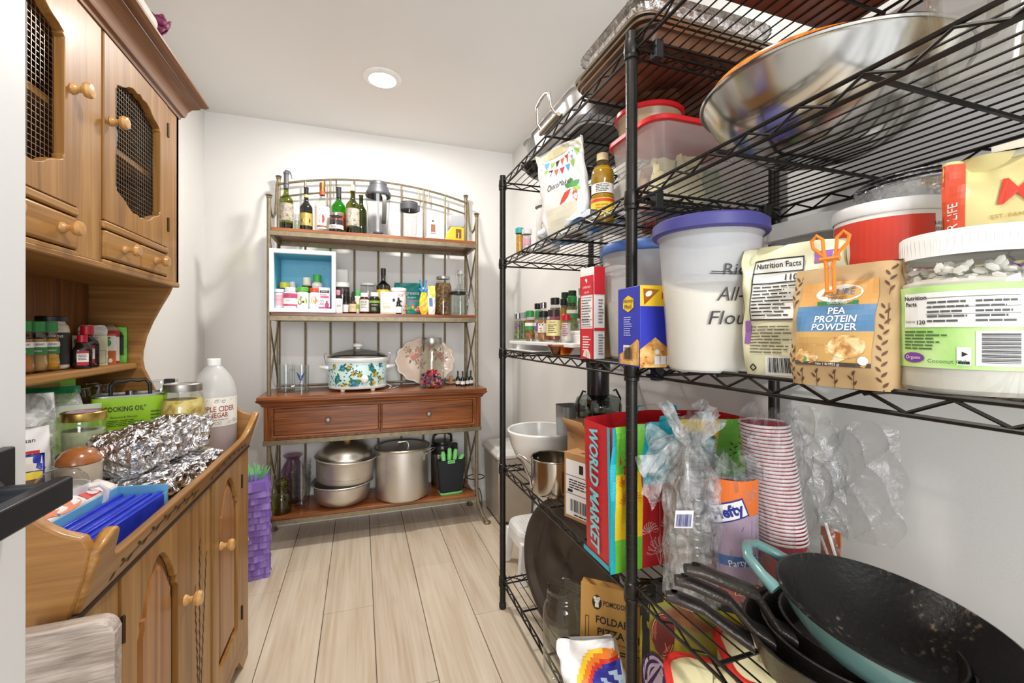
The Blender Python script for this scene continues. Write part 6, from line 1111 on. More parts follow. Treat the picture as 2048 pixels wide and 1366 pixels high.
for x, z0, z1 in ((-.05, .0, .05), (-.038, 0, .022), (-.02, .0, .022), (.0, .0, .022), (.02, .0, .022), (.048, .0, .1), (-.052, .1, .14), (.05, .11, .145)):
    wh += stroke([(x, z0), (x+.003, z1)], .0008)
    for i in range(int((z1-z0)/.006)): wh.append(leafp(x, z0+.006*i+.004, .008, .0026, PI/2+(.6 if i % 2 else -.6)))
decal(t, 'sprig_print', PM('5a3a20', .6), wh, f, .0009)
t = thing('bag_clip', 'orange plastic clip pinching the top of the kraft pouch', 'clip', (.552, .384, ZC+.137), -1.42); ORG = PM('e8812a', .35)
for s in (-1, 1): obj('clip_arm', MB().tube([(s*.004, -.006, -.02), (s*.004, -.008, .012), (s*.007, -.008, .024), (s*.019, -.008, .036), (s*.021, -.008, .045), (s*.015, -.008, .051), (s*.008, -.008, .045), (s*.007, -.008, .03), (s*.003, -.008, .008)], .0022, 8), ORG, t)
obj('clip_bar', MB().tube([(-.005, -.008, -.0205), (.005, -.008, -.0205)], .0022, 8).tube([(-.011, -.008, .02), (.011, -.008, .02)], .003, 8), ORG, t)
t = thing('oats_canister', 'round red and white oats canister behind the kraft pouch', 'canister', (.790, .462, ZC), -1.3); L(t, 'cardboard_body', PM('eeeae2', .5), [(0, 0), (.0715, 0), (.0715, .25)], 44); L(t, 'lid', PM('f1f0ed', .35), [(.073, .243), (.0745, .246), (.0745, .258), (.073, .262), (.068, .262), (.067, .257), (0, .257)], 44)
OC = cyl(.0715); decal(t, 'red_panel', PM('cf3a24', .45), rect(-.075, .072, .07, .236, 18, 1), OC, .0008); decal(t, 'brown_strip', PM('6a2a1c', .5), rect(.098, .106, .07, .236, 2, 1), OC, .0008)
for s_, z in (('LASTING', .222), ('ENERGY', .214), ('GOOD', .19), ('SOURCE OF', .184), ('FIBER', .175), ('NO', .15)): txt(t, s_, INK, .007, OC, .085, z)
txt(t, 'OATS', WHITE, .03, OC, 0, .1, bold=.02)
for i in range(3):
    if i == 0:
        fp = thing('foil_pie_pan', 'lowest crimped foil pie pan of the stack on the oats canister', 'pan', (.845, .437, ZC+.2625), 0, 'foil pie pans stacked on the oats canister'); m = MB(); n = 72
        m.loft([[(r*(1+(.01 if (i_ % 2 and r > .075) else 0))*math.cos(2*PI*i_/n), r*(1+(.01 if (i_ % 2 and r > .075) else 0))*math.sin(2*PI*i_/n), z) for i_ in range(n)] for r, z in ((.001, .001), (.066, 0), (.07, .002), (.085, .026), (.095, .028), (.096, .026))], cap=False); obj('pan_body', m, FOILP, fp, ang=12)
    else: dup(fp, (.845, .437, ZC+.2625+.006*i), .4*i, ['', 'middle crimped foil pie pan of the stack on the oats canister', 'topmost crimped foil pie pan of the stack on the oats canister'][i])
t, f = pouch('prune_bag', 'yellow prune bag with orange side strip and purple lettering', (.755, .296, ZC), .145, .06, .288, PM('d9cb8c', .4, var=.05, bump=.25, bsc=15), -1.18, seed=71, top=1.02, foot=1, wr=.004); ORS = PM('d9502c', .45)
decal(t, 'orange_strip', ORS, rect(-.074, -.052, .02, .284, 6, 28), f, .0008); txt(t, 'Mariani', PM('d23a22', .5), .046, shear(f, .15), .004, .236, k=.0022, bold=.008, maxw=.125); txt(t, 'EST. FAMILY', PM('b58a4a', .5), .007, f, -.012, .207, k=.0016); txt(t, 'PITTED', PM('7a4a5a', .5), .017, f, -.006, .182, k=.0016); txt(t, 'PRUNES', PM('5a2f86', .5), .03, f, .002, .153, k=.0016, bold=.02, maxw=.1); txt(t, 'YOUR LIFE', WHITE, .014, shear(f, 0, 1, PI/2), .2, .063, k=.0016); decal(t, 'prune_print', PM('3d2a6a', .5), [ell(.01, .12, .03, .02, 16)], f, .0014); decal(t, 'panel', PM('e9e3cc', .5), rect(-.03, .04, .28, .3, 5, 1), f, .0012); txt(t, 'Nutrition', PM('6a655c', .5), .012, shear(f, 0, 1), .0, .29, k=.0016)
t = thing('coconut_oil_jar', 'large clear jar of coconut oil with white lid and green label', 'jar', (.627, .287, ZC), -1.12); CO = PM('efece4', .45, var=.04, bump=.15, bsc=30)
P = [(0, .003), (.055, .002), (.062, 0), (.0665, .006), (.0665, .125), (.062, .14), (.057, .147), (.057, .152)]; L(t, 'jar_body', GL('eeeeea', .03, .6), P, 48); L(t, 'coconut_oil', CO, [(0, .004), (.06, .004), (.0645, .009), (.0645, .118), (.05, .124), (.03, .12), (0, .126)], 40); clump(t, 'oil_crumbs', [CO], 260, .06, .116, .138, .007, 9); capr(t, .0605, .146, .172, PM('f2f1ee', .35), 'lid', 70, 64)
JC2 = cyl(.0665); band(t, .0665, .03, .115, SPK([(.35, '9ccf6a'), (.55, 'c4e29a'), (.7, 'd8ecba')], 14, .4, .02), PI*1.5); decal(t, 'facts_panel', PM('efefea', .45), rect(-.06, .032, .072, .108, 12), JC2, .001); decal(t, 'facts_print', PM('5a5a58', .6), bars(-.036, -.004, .076, .1, 5, 3)+bars(.0, .03, .076, .1, 5, 4)+rect(-.037, .03, .102, .1026, 6)+rect(-.037, .03, .092, .0925, 6)+rect(-.037, .03, .085, .0855, 6), JC2, .0014)
txt(t, 'Nutrition', INK, .0062, JC2, -.048, .103, k=.0015, bold=.02); txt(t, 'Facts', INK, .0062, JC2, -.052, .0965, k=.0015, bold=.02); txt(t, '120', INK, .006, JC2, -.042, .077, k=.0015, bold=.02); txt(t, 'Calories', INK, .0035, JC2, -.053, .078, k=.0015); decal(t, 'fine_print', PM('4a6a3a', .6), bars(-.06, -.02, .048, .069, 6, 6), JC2, .001); decal(t, 'badge', PM('7a3f9c', .5), [ell(-.05, .04, .0115, .0055, 14)], JC2, .001); txt(t, 'Organic', WHITE, .005, JC2, -.05, .04, k=.0014); txt(t, 'Coconut Oil', PM('2f7a3a', .5), .0058, JC2, -.021, .037, k=.0014); decal(t, 'barcode_patch', WHITE, rect(.0, .034, .034, .068, 6), JC2, .001); decal(t, 'barcode', INK, [q for i in range(22) for q in rect(.004, .03, .037+.00135*i, .037+.00135*i+(.0009 if i % 3 else .0005), 5)], JC2, .0014); decal(t, 'recycle_patch', [WHITE, INK], [(0, R0(-.013, -.003, .034, .052)), (1, ell(-.008, .045, .003, .003, 3)), (1, R0(-.012, -.004, .035, .038))], JC2, .001)
# ---------------------------------------------------------------- fourth shelves (z .598)
ZD = .6015
t = thing('mixing_bowl', 'large white ceramic mixing bowl at the far end of the shelf', 'bowl', (.695, 1.655, ZD)); L(t, 'bowl_body', PM('ecebe7', .22, coat=.4, var=.02), [(0, .004), (.06, .002), (.066, 0), (.07, .006), (.1, .05), (.122, .10), (.132, .142), (.137, .15), (.138, .158), (.134, .163), (.128, .16), (.118, .11), (.095, .055), (.06, .014), (0, .012)], 56)
t = thing('saucepan', 'polished steel saucepan with looped wire handle beside the white bowl', 'pan', (.635, 1.395, ZD)); SS = METAL('c2bbb0', .16, var=.06)
L(t, 'pan_body', SS, [(0, .001), (.068, 0), (.076, .004), (.079, .014), (.079, .118), (.082, .121), (.0805, .123), (.077, .12), (.0765, .016), (.06, .006), (0, .005)], 56); obj('loop_handle', MB().tube([(-.06, .055, .085), (-.075, .09, .1), (-.095, .10, .112), (-.108, .075, .112), (-.1, .045, .1), (-.085, .01, .05), (-.08, .008, .02)], .004, 8), METAL('cfcac0', .15), t); obj('rivet', MB().lathe([(.005, 0), (.003, .003), (0, .004)], 10, Matrix.Translation((-.03, .071, .1)) @ Matrix.Rotation(PI/2, 4, 'X')), METAL('e0e0e0'), t)
t = carton('shipping_box', 'small cardboard box with white shipping label beside the tote', (.640, 1.148, ZD), .075, .14, .195, PM('b58a58', .75), .0); f = flat((-.0375, 0, 0), -PI/2); t.rotation_euler = (0, 0, .35)
decal(t, 'shipping_label', PM('ebe9e6', .55), R0(-.062, .05, .01, .175) and [R0(-.062, .05, .01, .175)], f, .0007); decal(t, 'label_print', INK, bars(-.05, .02, .09, .12, 4, 3, nx=1)+barcode(-.045, .038, .025, .06)+[R0(-.062, .05, .075, .0765), R0(-.062, .05, .128, .1295), R0(-.01, .006, .14, .165), R0(-.055, -.035, .08, .088)]+bars(-.03, .03, .012, .02, 1, 5, nx=1), f, .0012); decal(t, 'handle_slot', PM('5a3f22', .8), [R0(-.03, .02, 0, .008)], lambda x, z, k: Vector((z-.02, x, .195+k)), .0006)
t = thing('cardboard_box', 'open kraft carton with raised flaps behind the tote bag', 'box', (.775, 1.215, ZD)); KB = PM('b08455', .8, var=.08); obj('box_walls', MB().ringprism([(-.14, -.075), (.14, -.075), (.14, .075), (-.14, .075)], [(-.137, -.072), (.137, -.072), (.137, .072), (-.137, .072)], 0, .235).box(-.137, .137, -.072, .072, 0, .003), KB, t)
for a, b_, c, d in (((-.14, -.075, .235), (.14, -.075, .235), (.12, -.115, .262), (-.12, -.11, .265)), ((.14, .075, .235), (-.14, .075, .235), (-.11, .11, .262), (.12, .11, .26)), ((-.14, .075, .235), (-.14, -.075, .235), (-.16, -.06, .285), (-.165, .06, .28))): obj('flap', MB().add([a, b_, c, d], [(0, 1, 2, 3)]), KB, t, solid=.003)
t = thing('juicer', 'black and grey juicer with tall feed chute at the back of the shelf', 'juicer', (.855, 1.475, ZD)); DKP = PM('17171a', .2, coat=.3)
L(t, 'motor_base', PM('8f9194', .35, .4), [(0, 0), (.07, 0), (.075, .01), (.078, .12), (.085, .2), (0, .2)], 36); L(t, 'dark_bowl', DKP, [(.085, .2), (.088, .21), (.088, .245), (.07, .25), (0, .25)], 36); L(t, 'clear_cover', GL('b9c2bd', .02, .5), [(.088, .246), (.089, .28), (.08, .305), (.06, .315), (.042, .318)], 36); L(t, 'feed_chute', DKP, [(.042, .27), (.042, .415), (.046, .418), (.046, .435), (.048, .44), (.04, .445), (0, .445)], 32)
obj('pulp_bin', MB().loft([[(x-.065*0, y, z) for x, y in rr4(hx, hy, .025)] for hx, hy, z in ((.042, .05, 0), (.048, .056, .26))], cap=False), PM('9b9da0', .3, .3), t).location = (-.055, .125, 0)
for s in (-1, 1): obj('locking_arm', MB().tube([(s*.088, -.01, .24), (s*.09, -.012, .3), (s*.07, -.012, .335), (s*.06, -.012, .33)], .004, 8), PM('1c1c1e', .3), t)
# tote bag
t = thing('tote_bag', 'big woven shopping tote in red, turquoise, yellow and lime patches', 'bag', (.74, .935, ZD))
hx, hy, h_ = .205, .066, .335; rr = random.Random(8)
def tot(u, q):
    o = rr4(hx-.006*(1-q), hy*(1.0+.05*q)-.004, .012, 4); n = len(o); i = u*n; a, b_ = o[int(i) % n], o[(int(i)+1) % n]; w_ = i-int(i); x = a[0]+(b_[0]-a[0])*w_; y = a[1]+(b_[1]-a[1])*w_
    wv = .005*math.sin(9*q+7*x*20)*q+.004*math.sin(14*q+30*y); return (x, y+wv*(1 if abs(x) < hx*.93 else 0), .002+h_*q+.006*math.sin(12*x+2)*q)
FAB = lambda c: PM(c, .32, var=.06, bump=.3, bsc=220)
obj('bag_skin', MB().grid(tot, 80, 16, True).box(-hx+.01, hx-.01, -hy+.01, hy-.01, .001, .004), FAB('c9252c'), t, ang=50)
fr_ = lambda x, z, k: Vector((x, -hy*(1.0+.05*z/h_)+.004-k-.0012+.005*math.sin(9*z/h_+140*x)*z/h_+.004*math.sin(14*z/h_-30*hy)*z/h_, .002+z+.006*math.sin(12*x+2)*z/h_))
lf_ = lambda x, z, k: Vector((-hx+.006*(1-z/h_)-k-.0005, -x, .002+z+.006*math.sin(-12*hx+2)*z/h_))
PT = [FAB(c) for c in ('c9252c', '27b3c4', 'f0cc22', '74c63a', 'e88a2a')]
pat = []
for x0, x1, z0, z1, c in ((-.205, -.192, 0, .335, 1), (-.192, -.12, .0, .075, 3), (-.192, -.12, .075, .225, 2), (-.192, -.12, .225, .335, 3), (-.12, -.02, 0, .19, 0), (-.12, -.02, .19, .335, 1), (-.02, .10, .0, .15, 4), (-.02, .10, .15, .335, 2), (.10, .205, .0, .19, 1), (.10, .205, .19, .335, 3)): pat += [(c, q) for q in rect(x0, x1, z0, z1, 5, 8)]
decal(t, 'patchwork', PT, pat, fr_, .003); FLW = PM('eeb9b4', .5); lines_ = []
def flower(cx, cz, R_, n_=9):
    o = []
    for i in range(n_):
        a = PI*.05+PI*.9*i/(n_-1); o += stroke([(cx, cz), (cx+R_*.6*math.cos(a+.2), cz+R_*.7*math.sin(a+.2)), (cx+R_*math.cos(a), cz+R_*math.sin(a))], .0012); o += stroke(ell(cx+R_*.7*math.cos(a), cz+R_*.7*math.sin(a), R_*.3, R_*.16, 8, a), .001)
    return o
for cx, cz, R_ in ((-.075, .15, .03), (-.045, .09, .025), (-.1, .08, .025), (-.07, .03, .04)): lines_ += flower(cx, cz, R_); lines_ += stroke([(cx, cz), (-.07, .0)], .0014)
decal(t, 'white_flower_print', FLW, lines_, fr_, .0042); lines_ = []
for cx, cz, R_ in ((.04, .27, .04), (.07, .2, .03), (-.155, .16, .03), (-.16, .2, .025)): lines_ += flower(cx, cz, R_, 12)
decal(t, 'orange_flower_print', PM('e0762a', .5), lines_, fr_, .0042); lines_ = []
for cx, cz in ((-.16, .24), (-.155, .28), (.15, .24), (.17, .29)):
    lines_ += stroke([(cx, cz-.03), (cx+.004, cz+.035)], .001)
    for i in range(7): lines_.append(leafp(cx, cz-.02+.008*i, .013, .004, .6 if i % 2 else PI-.6))
decal(t, 'sprig_print', PM('5a4a2a', .6), lines_, fr_, .0042)
decal(t, 'turquoise_binding', PT[1], rect(.055, .066, 0, .335, 2, 14)+rect(-.066, .066, 0, .012, 10, 1), lambda x, z, k: lf_(x, z, k), .0015)
txt(t, 'WORLD MARKET', PM('7fcfd8', .4), .055, shear(lf_, .12, 1, -PI/2), -.172, -.008, k=.003, bold=.035, maxw=.3); txt(t, 'UNIQUE, AUTHENTIC & ALWAYS AFFORDABLE', PM('6a1a1e', .5), .009, shear(lf_, .0, 1, -PI/2), -.175, -.038, k=.003, maxw=.25)
for y in (-hy*.98, hy*.98): obj('strap', MB().loft([[(x, y+d, z) for x, z, d in ((x0, z0, 0), (x0+.03, z0, 0), (x0+.03, z0, .002), (x0, z0, .002))] for x0, z0 in ((-.075, .26), (-.072, .33), (-.068, .352), (-.04, .356), (.03, .356), (.055, .35), (.06, .33), (.063, .26))]), PT[1], t)
# cups
CUPR = PM('b01c2e', .3, coat=.2); CUPW = PM('f0e6e4', .35)
def cup(name, label, loc, R, H, m, rim, group):
    t = thing(name, label, 'cup', loc, 0, group); L(t, 'cup_wall', m, [(0, .002), (R*.7, .002), (R*.72, 0), (R*.76, H*.3), (R*.775, H*.31), (R*.96, H-.004)], 28); L(t, 'rolled_rim', rim, [(R*.955, H-.006), (R*1.0, H-.005), (R*1.02, H-.0025), (R*1.0, H), (R*.955, H-.001)], 28); return t
sx_, sy_ = .850, .700; c0 = None
for i in range(32):
    loc = (sx_-.0007*i, sy_+.0008*i, ZD+.0077*i)
    if i == 0: c0 = cup('party_cup', nth(0, 32, 'red cup of the tall bagged stack'), loc, .049, .118, CUPR, CUPW, 'tall stack of red party cups')
    else: dup(c0, loc, .1*i, nth(i, 32, 'red cup of the tall bagged stack'))
c0 = None
for i in range(16):
    loc = (.735, .728, ZD+.0085*i)
    if i == 0: c0 = cup('party_cup', nth(0, 16, 'red cup inside the printed orange bag'), loc, .046, .105, CUPR, CUPW, 'stack of red cups in the printed bag')
    else: dup(c0, loc, .1*i, nth(i, 16, 'red cup inside the printed orange bag'))
CCP = GL('fbfbfb', .03, .8)
for i in range(15):
    loc = (.652+.0004*i, .745+.0003*i, ZD+.0155*i)
    if i == 0: c0 = cup('clear_cup', nth(0, 15, 'clear plastic cup of the knotted bag'), loc, .0465, .11, CCP, GL('f2f2f0', .05, .6), 'stack of clear plastic cups')
    else: dup(c0, loc, .1*i, nth(i, 15, 'clear plastic cup of the knotted bag'))
TEA = TP('3f9aa0', .8, .3); c0 = None
for i in range(6):
    loc = (.748, .820, ZD+.0004+.035*i)
    if i == 0: c0 = cup('teal_cup', nth(0, 6, 'teal tumbler of the stack before the tote'), loc, .031, .135, TEA, TEA, 'stack of teal tumblers')
    else: dup(c0, loc, 0, nth(i, 6, 'teal tumbler of the stack before the tote'))
def film(name, label, loc, fn, nu, nv, m, wu=True):
    t = obj(name, MB().grid(fn, nu, nv, wu), m, None, ang=25); t.location = loc; tag(t, label, 'bag'); return t
def crumple(R, H, seed, top=.3, knot=True, amp=.008, sx=1, sy=1):
    rr_ = random.Random(seed); ph = [rr_.random()*6 for _ in range(8)]
    def f(u, q):
        a = 2*PI*u
        if knot: rad = R if q < .62 else R*(1-(q-.62)/.2*.86) if q < .82 else R*(.14+(q-.82)/.18*.85)
        else: rad = R*(1-max(0, q-.9)*4)
        n_ = amp*(math.sin(5*a+9*q+ph[0])+.8*math.sin(9*a-15*q+ph[1])+.6*math.sin(17*a+7*q+ph[2])+.5*math.sin(29*a+31*q+ph[3])+.5*math.sin(3*a+40*q+ph[4]))
        if q > .82: n_ *= 2.2
        rad = max(.006, rad+n_*(.35+.65*q)+amp*.9); return (sx*rad*math.cos(a), sy*rad*math.sin(a), .001+H*q+(.02*math.sin(3*a+ph[5]) if q > .82 else 0)*(q-.8)*5)
    return f
t = film('cup_bag', 'knotted clear plastic bag round the stack of clear cups', (.655, .746, ZD), crumple(.052, .385, 3, amp=.004), 80, 50, FILM(.2, 34))
obj('barcode_tag', MB().add([(-.07, -.03, .165), (-.045, -.052, .17), (-.043, -.054, .205), (-.068, -.032, .2)], [(0, 1, 2, 3)]), PM('e9e9ee', .4), t); decal(t, 'barcode', PM('3a4080', .5), barcode(.08, .92, .1, .8), lambda x, z, k: Vector((-.07+.025*x+.002*z-k, -.03-.022*x-.002*z-k, .165+.005*x+.035*z)), .0012)
t = thing('flyaway_film', 'loose clear film tails spreading from the knotted bag towards the post', 'film', (.648, .765, ZD+.31))
rr = random.Random(6)
for k_, (dx, dy, dz, w_) in enumerate(((-.085, .02, -.06, .05), (-.07, .035, .005, .05), (.075, -.03, -.02, .05), (.05, .02, .045, .04), (-.03, -.05, -.11, .05))):
    def tl(u, v, dx=dx, dy=dy, dz=dz, w_=w_, k_=k_):
        s_ = v; c = (dx*s_, dy*s_, dz*s_-.02*s_*s_); wv = w_*(.12+.88*s_**.7)*(u-.5)*2
        return (c[0]+wv*.25*(1 if k_ % 2 else -1), c[1]+.012*math.sin(9*u+5*v+k_)*s_, c[2]+wv+.008*math.sin(14*u+6*v+k_))
    obj('film_tail', MB().grid(tl, 22, 16), FILM(.22, 36), t, ang=20)
t = film('party_cup_bag', 'printed clear bag with orange panel holding red cups', (.735, .728, ZD), crumple(.0495, .285, 9, knot=False, amp=.003), 80, 40, FILM(.08, 40)); RC = cyl(.0545, 0, -.38)
decal(t, 'orange_print', PM('e8742a', .4), [(q) for q in rect(-.05, .05, .185, .255, 14, 4)], RC, .001); decal(t, 'lower_print', [PM('a892a4', .4), PM('4a6aa0', .4), PM('2f3fa0', .4), PM('d8482a', .4)], [(0, q) for q in rect(-.05, .05, .105, .185, 14, 4)]+[(1, q) for q in rect(-.045, .05, .085, .105, 12, 2)]+[(2, ell(.018, .135, .02, .042, 14)), (3, R0(-.04, .04, .022, .042))]+[(0, q) for q in rect(-.045, .045, .045, .085, 12, 2)], RC, .0012); HT = shear(RC, 0, 1, .38); decal(t, 'logo_panel', [PM('2b2f8a', .4), WHITE], [(0, q) for q in rect(.012, .084, .168, .206, 10, 2)]+[], HT, .002); decal(t, 'logo_face', WHITE, rect(.015, .081, .171, .203, 10, 2), HT, .0024); txt(t, 'Hefty', PM('2b2f8a', .4), .03, HT, .048, .187, k=.003, bold=.04, maxw=.058); txt(t, 'Party Pack', WHITE, .019, shear(RC, 0, 1, .2), .028, .092, k=.003, maxw=.066); txt(t, 'CUPS', WHITE, .011, RC, .0, .032, k=.003)
film('cup_sleeve', 'clear film sleeve round the tall stack of red cups', (.838, .712, ZD), crumple(.055, .375, 12, knot=False, amp=.0035), 80, 50, FILM(.06, 30))
t = thing('plastic_bags', 'bunch of crumpled clear plastic bags hanging by the right wall', 'bag', (.955, .66, ZD+.02))
for k_, (yy, w_, z0, z1, d_) in enumerate(((.055, .075, .06, .345, .0), (-.03, .085, .10, .33, .02), (.02, .06, .02, .27, -.035))):
    ph = [random.Random(40+k_).random()*6 for _ in range(4)]
    def pb(u, v, yy=yy, w_=w_, z0=z0, z1=z1, d_=d_, k_=k_):
        a = (u-.5)*2; e = 1-.35*(2*v-1)**2+.06*math.sin(7*v+k_); r1 = abs(math.sin(5*u+6*v+k_))**.6; r2 = abs(math.sin(9*u-7*v+2*k_))**.6
        return (d_-.04*math.cos(a*1.4)*(1-.3*v)+.014*r1+.010*r2, yy+w_*a*e+.004*math.sin(17*v+4*u+k_), z0+(z1-z0)*v+.03*math.cos(a*2+k_)*(.3+v)*.6)
    obj('crumpled_bag', MB().grid(pb, 70, 70), FILM(.035, 22, spec=1.0), t, ang=12)
obj('bag_tie', MB().tube([(-.03, .0, .13), (-.045, -.03, .08), (-.04, -.04, .03), (-.03, -.02, .03), (-.03, .01, .1)], .003, 6), PM('e9e6e2', .5), t); obj('orange_card', MB().box(-.03, -.026, -.03, .01, .05, .12), PM('b5602a', .6), t)
# cast iron and wok
CI = PM('3a3430', .34, .55, .25, 20, .3, 160)
def skillet(label, loc, R, H, hl, hz, rot, tilt, slot):
    t = thing('cast_iron_skillet', label, 'skillet', loc); t.rotation_euler = (tilt[0], tilt[1], rot)
    L(t, 'pan_body', CI, [(0, .002), (R*.78, 0), (R*.84, .004), (R*.97, H-.004), (R, H), (R*.99, H+.002), (R*.965, H+.001), (R*.93, H-.006), (R*.8, .008), (0, .006)], 56)
    pts = [(-R*.95, 0, H*.55), (-R*1.15, 0, H*.8), (-R*1.45, 0, H+hz*.6), (-R-hl*.85, 0, H+hz), (-R-hl, 0, H+hz)]
    m = MB(); m.loft([[(x, w_*c, z+d_*s_) for c, s_ in [(math.cos(q*PI/8), math.sin(q*PI/8)) for q in range(16)]] for (x, y, z), w_, d_ in zip(pts, (.024, .015, .014, .016, .010), (.013, .0115, .0105, .0105, .008))]); h = obj('handle', m, CI, t)
    if slot: obj('hanging_slot', MB().loft([[(-R-hl*f_, w_, H+hz+.0108), (-R-hl*f_, -w_, H+hz+.0108)] for f_, w_ in ((.86, .002), (.88, .0045), (.92, .0045), (.94, .002))], cap=False), PM('0c0b0a', .7), h)
    return t
skillet('largest cast iron skillet at the bottom, handle lowest', (.735, .485, ZD+.004), .152, .062, .125, .03, -.55, (0, 0), True)
skillet('middle cast iron skillet nested in the largest one', (.742, .482, ZD+.016), .135, .055, .145, .052, -.47, (0, .05), True)
skillet('smallest cast iron skillet, handle highest of the three', (.752, .478, ZD+.03), .118, .05, .165, .066, -.40, (0, .07), True)
t = thing('wok', 'big cast iron wok with teal enamel outside, tilted on the skillets', 'wok', (.747, .4325, .735)); TEALE = PM('6a918f', .22, coat=.5, var=.05)
nrm = Vector((.093, -.124, 1)).normalized(); t.rotation_euler = Vector((0, 0, 1)).rotation_difference(nrm).to_euler(); R = .151
prof = [(0, -.088), (.05, -.087), (.075, -.079), (.105, -.058), (.128, -.034), (.143, -.012), (R, .0)]
L(t, 'enamel_shell', TEALE, prof, 72); wornm, nt, out = newmat('seasoned_iron'); p_ = princ(nt, .36, .35); v_ = coords(nt); n1 = noise(nt, v_, 9, 6, .6); n2 = noise(nt, v_, 120, 3); mx_ = node(nt, 'Math', operation='MULTIPLY'); nt.links.new(n1, mx_.inputs[0]); nt.links.new(n2, mx_.inputs[1]); nt.links.new(ramp(nt, mx_.outputs[0], [(.28, '1b1917'), (.34, '2a2622'), (.39, '6a5a4a'), (.46, '9a8a76')]), p_.inputs['Base Color']); nt.links.new(bumpn(nt, n2, .25, .004), p_.inputs['Normal']); nt.links.new(p_.outputs[0], out.inputs[0])
L(t, 'iron_inside', wornm, [(0, -.082), (.05, -.081), (.073, -.073), (.102, -.053), (.124, -.031), (.1385, -.011), (R-.0035, .0012), (R, .0006), (R+.0006, -.002)], 72)
for s, a in ((0, 2.14), (1, 2.14+PI)):
    ca, sa = math.cos(a), math.sin(a); P3 = lambda r, q, z: (r*ca-q*sa, r*sa+q*ca, z)
    obj('loop_handle', MB().tube([P3(.142, -.058, -.012), P3(.165, -.05, -.002), P3(.19, -.032, .008), P3(.2, 0, .012), P3(.19, .032, .008), P3(.165, .05, -.002), P3(.142, .058, -.012)], [.011, .0085, .0085, .0095, .0085, .0085, .011], 12), TEALE, t)
# ---------------------------------------------------------------- bottom shelves (z .128) and floor beside them
ZE = .1315
t = thing('gallon_jar', 'big empty clear gallon jar with no lid on the bottom shelf', 'jar', (.590, 1.218, ZE)); GG = GL('f8faf4', .0, .3, 1)
L(t, 'glass_body', GG, [(0, .006), (.05, .004), (.06, 0), (.066, .008), (.0665, .165), (.065, .18), (.058, .2), (.052, .21), (.052, .214), (.0545, .216), (.052, .22), (.052, .224), (.0545, .226), (.052, .23), (.052, .242), (.0535, .244), (.050, .246)], 40); band(t, .0665, .1, .16, TP('d9dcb8', .16, .5), .9, -2.3, 'label_residue')
t = thing('oval_tray', 'large dark oval baking tray leaning up from the bottom shelf', 'tray', (.632, 1.44, ZE)); TR = PM('4a4038', .38, .4, .08, 6)
T_ = Matrix.Rotation(-.62, 4, 'Y'); A_, Bz = .345, .205
def ov(q, d): return [T_ @ Vector((-d, A_*q*math.cos(a), Bz+Bz*q*math.sin(a))) for a in [2*PI*i/72 for i in range(72)]]
T_ = Matrix.Rotation(.38, 4, 'Y')
rg = [ov(.001, .0), ov(.8, .0), ov(.84, .003), ov(.9, .018), ov(.93, .02), ov(.985, .02), ov(1.0, .017), ov(1.0, .014)]
obj('tray_body', MB().loft(rg, cap=False), TR, t, solid=.0015)
t = thing('step_stool', 'white plastic step stool on the floor behind the rack', 'stool', (.86, 2.0, 0)); SW = PM('eeeeec', .4)
obj('stool_top', MB().loft([[(x, y, z) for x, y in rr4(hx, hy, .06, 8)] for hx, hy, z in ((.165, .115, .205), (.16, .11, .222), (.15, .10, .227))]), SW, t, bev=.002)
obj('grip_bumps', (lambda m: [m.lathe([(.006, 0), (.004, .002), (0, .0025)], 8, Matrix.Translation((-.135+.018*i, -.085+.018*j, .227))) for i in range(16) for j in range(10)] and m)(MB()), PM('e4e4e2', .4), t, kind='stuff')
obj('skirt', MB().ringprism(rr4(.165, .115, .06, 8), rr4(.16, .11, .056, 8), .15, .206), SW, t)
for sx in (-1, 1):
    for sy in (-1, 1): obj('leg', MB().loft([[(sx*x0, sy*y0, z), (sx*(x0-.045), sy*y0, z), (sx*(x0-.045), sy*(y0-.03), z), (sx*x0, sy*(y0-.03), z)] for x0, y0, z in ((.185, .135, 0), (.163, .113, .18))]), SW, t, bev=.004)
t = carton('pizza_peel_box', 'flat kraft carton lettered for a foldable pizza peel', (.668, .968, ZE), .285, .032, .345, PM('b0843f', .7, var=.05), -.735, tilt=-.06); f = flat((0, -.016, 0)); fs = flat((-.1425, 0, 0), -PI/2)
decal(t, 'round_mark', INK, [ell(-.098, .302, .013, .019, 20)], f); decal(t, 'mark_relief', PM('d8cbb0', .6), [ell(-.098, .306, .007, .006, 10), ell(-.103, .312, .005, .005, 8), ell(-.093, .312, .005, .005, 8), R0(-.103, -.093, .289, .3)], f, .0012)
txt(t, 'Fratelli', INK, .012, shear(f, .2), -.062, .318, k=.001); txt(t, 'POMODORO', INK, .019, f, -.045, .302, bold=.015, maxw=.072); txt(t, 'FOLDABLE ALUMINUM', INK, .026, f, .015, .258, bold=.02, maxw=.23); txt(t, 'PIZZA PEEL', INK, .026, f, -.032, .228, bold=.02, maxw=.135); decal(t, 'print', INK, [R0(-.1, .1, .205, .2065)]+bars(-.085, .05, .178, .192, 2, 3, nx=1)+stroke([(-.128, .17), (-.119, .17), (-.119, .262), (-.128, .262), (-.128, .17)], .0016), f); txt(t, 'Made in China', INK, .012, shear(fs, 0, 1, -PI/2), -.1, 0)
t, f = pouch('bread_bag', 'white plastic bag with blue, orange and yellow print, lower shelf', (.580, .935, ZE), .17, .07, .25, PM('e9e8e6', .25, var=.04, bump=.35, bsc=18), -.55, seed=81, top=.9, foot=1, wr=.007); t.rotation_euler = (-.12, -.3, -.72)
cells = []
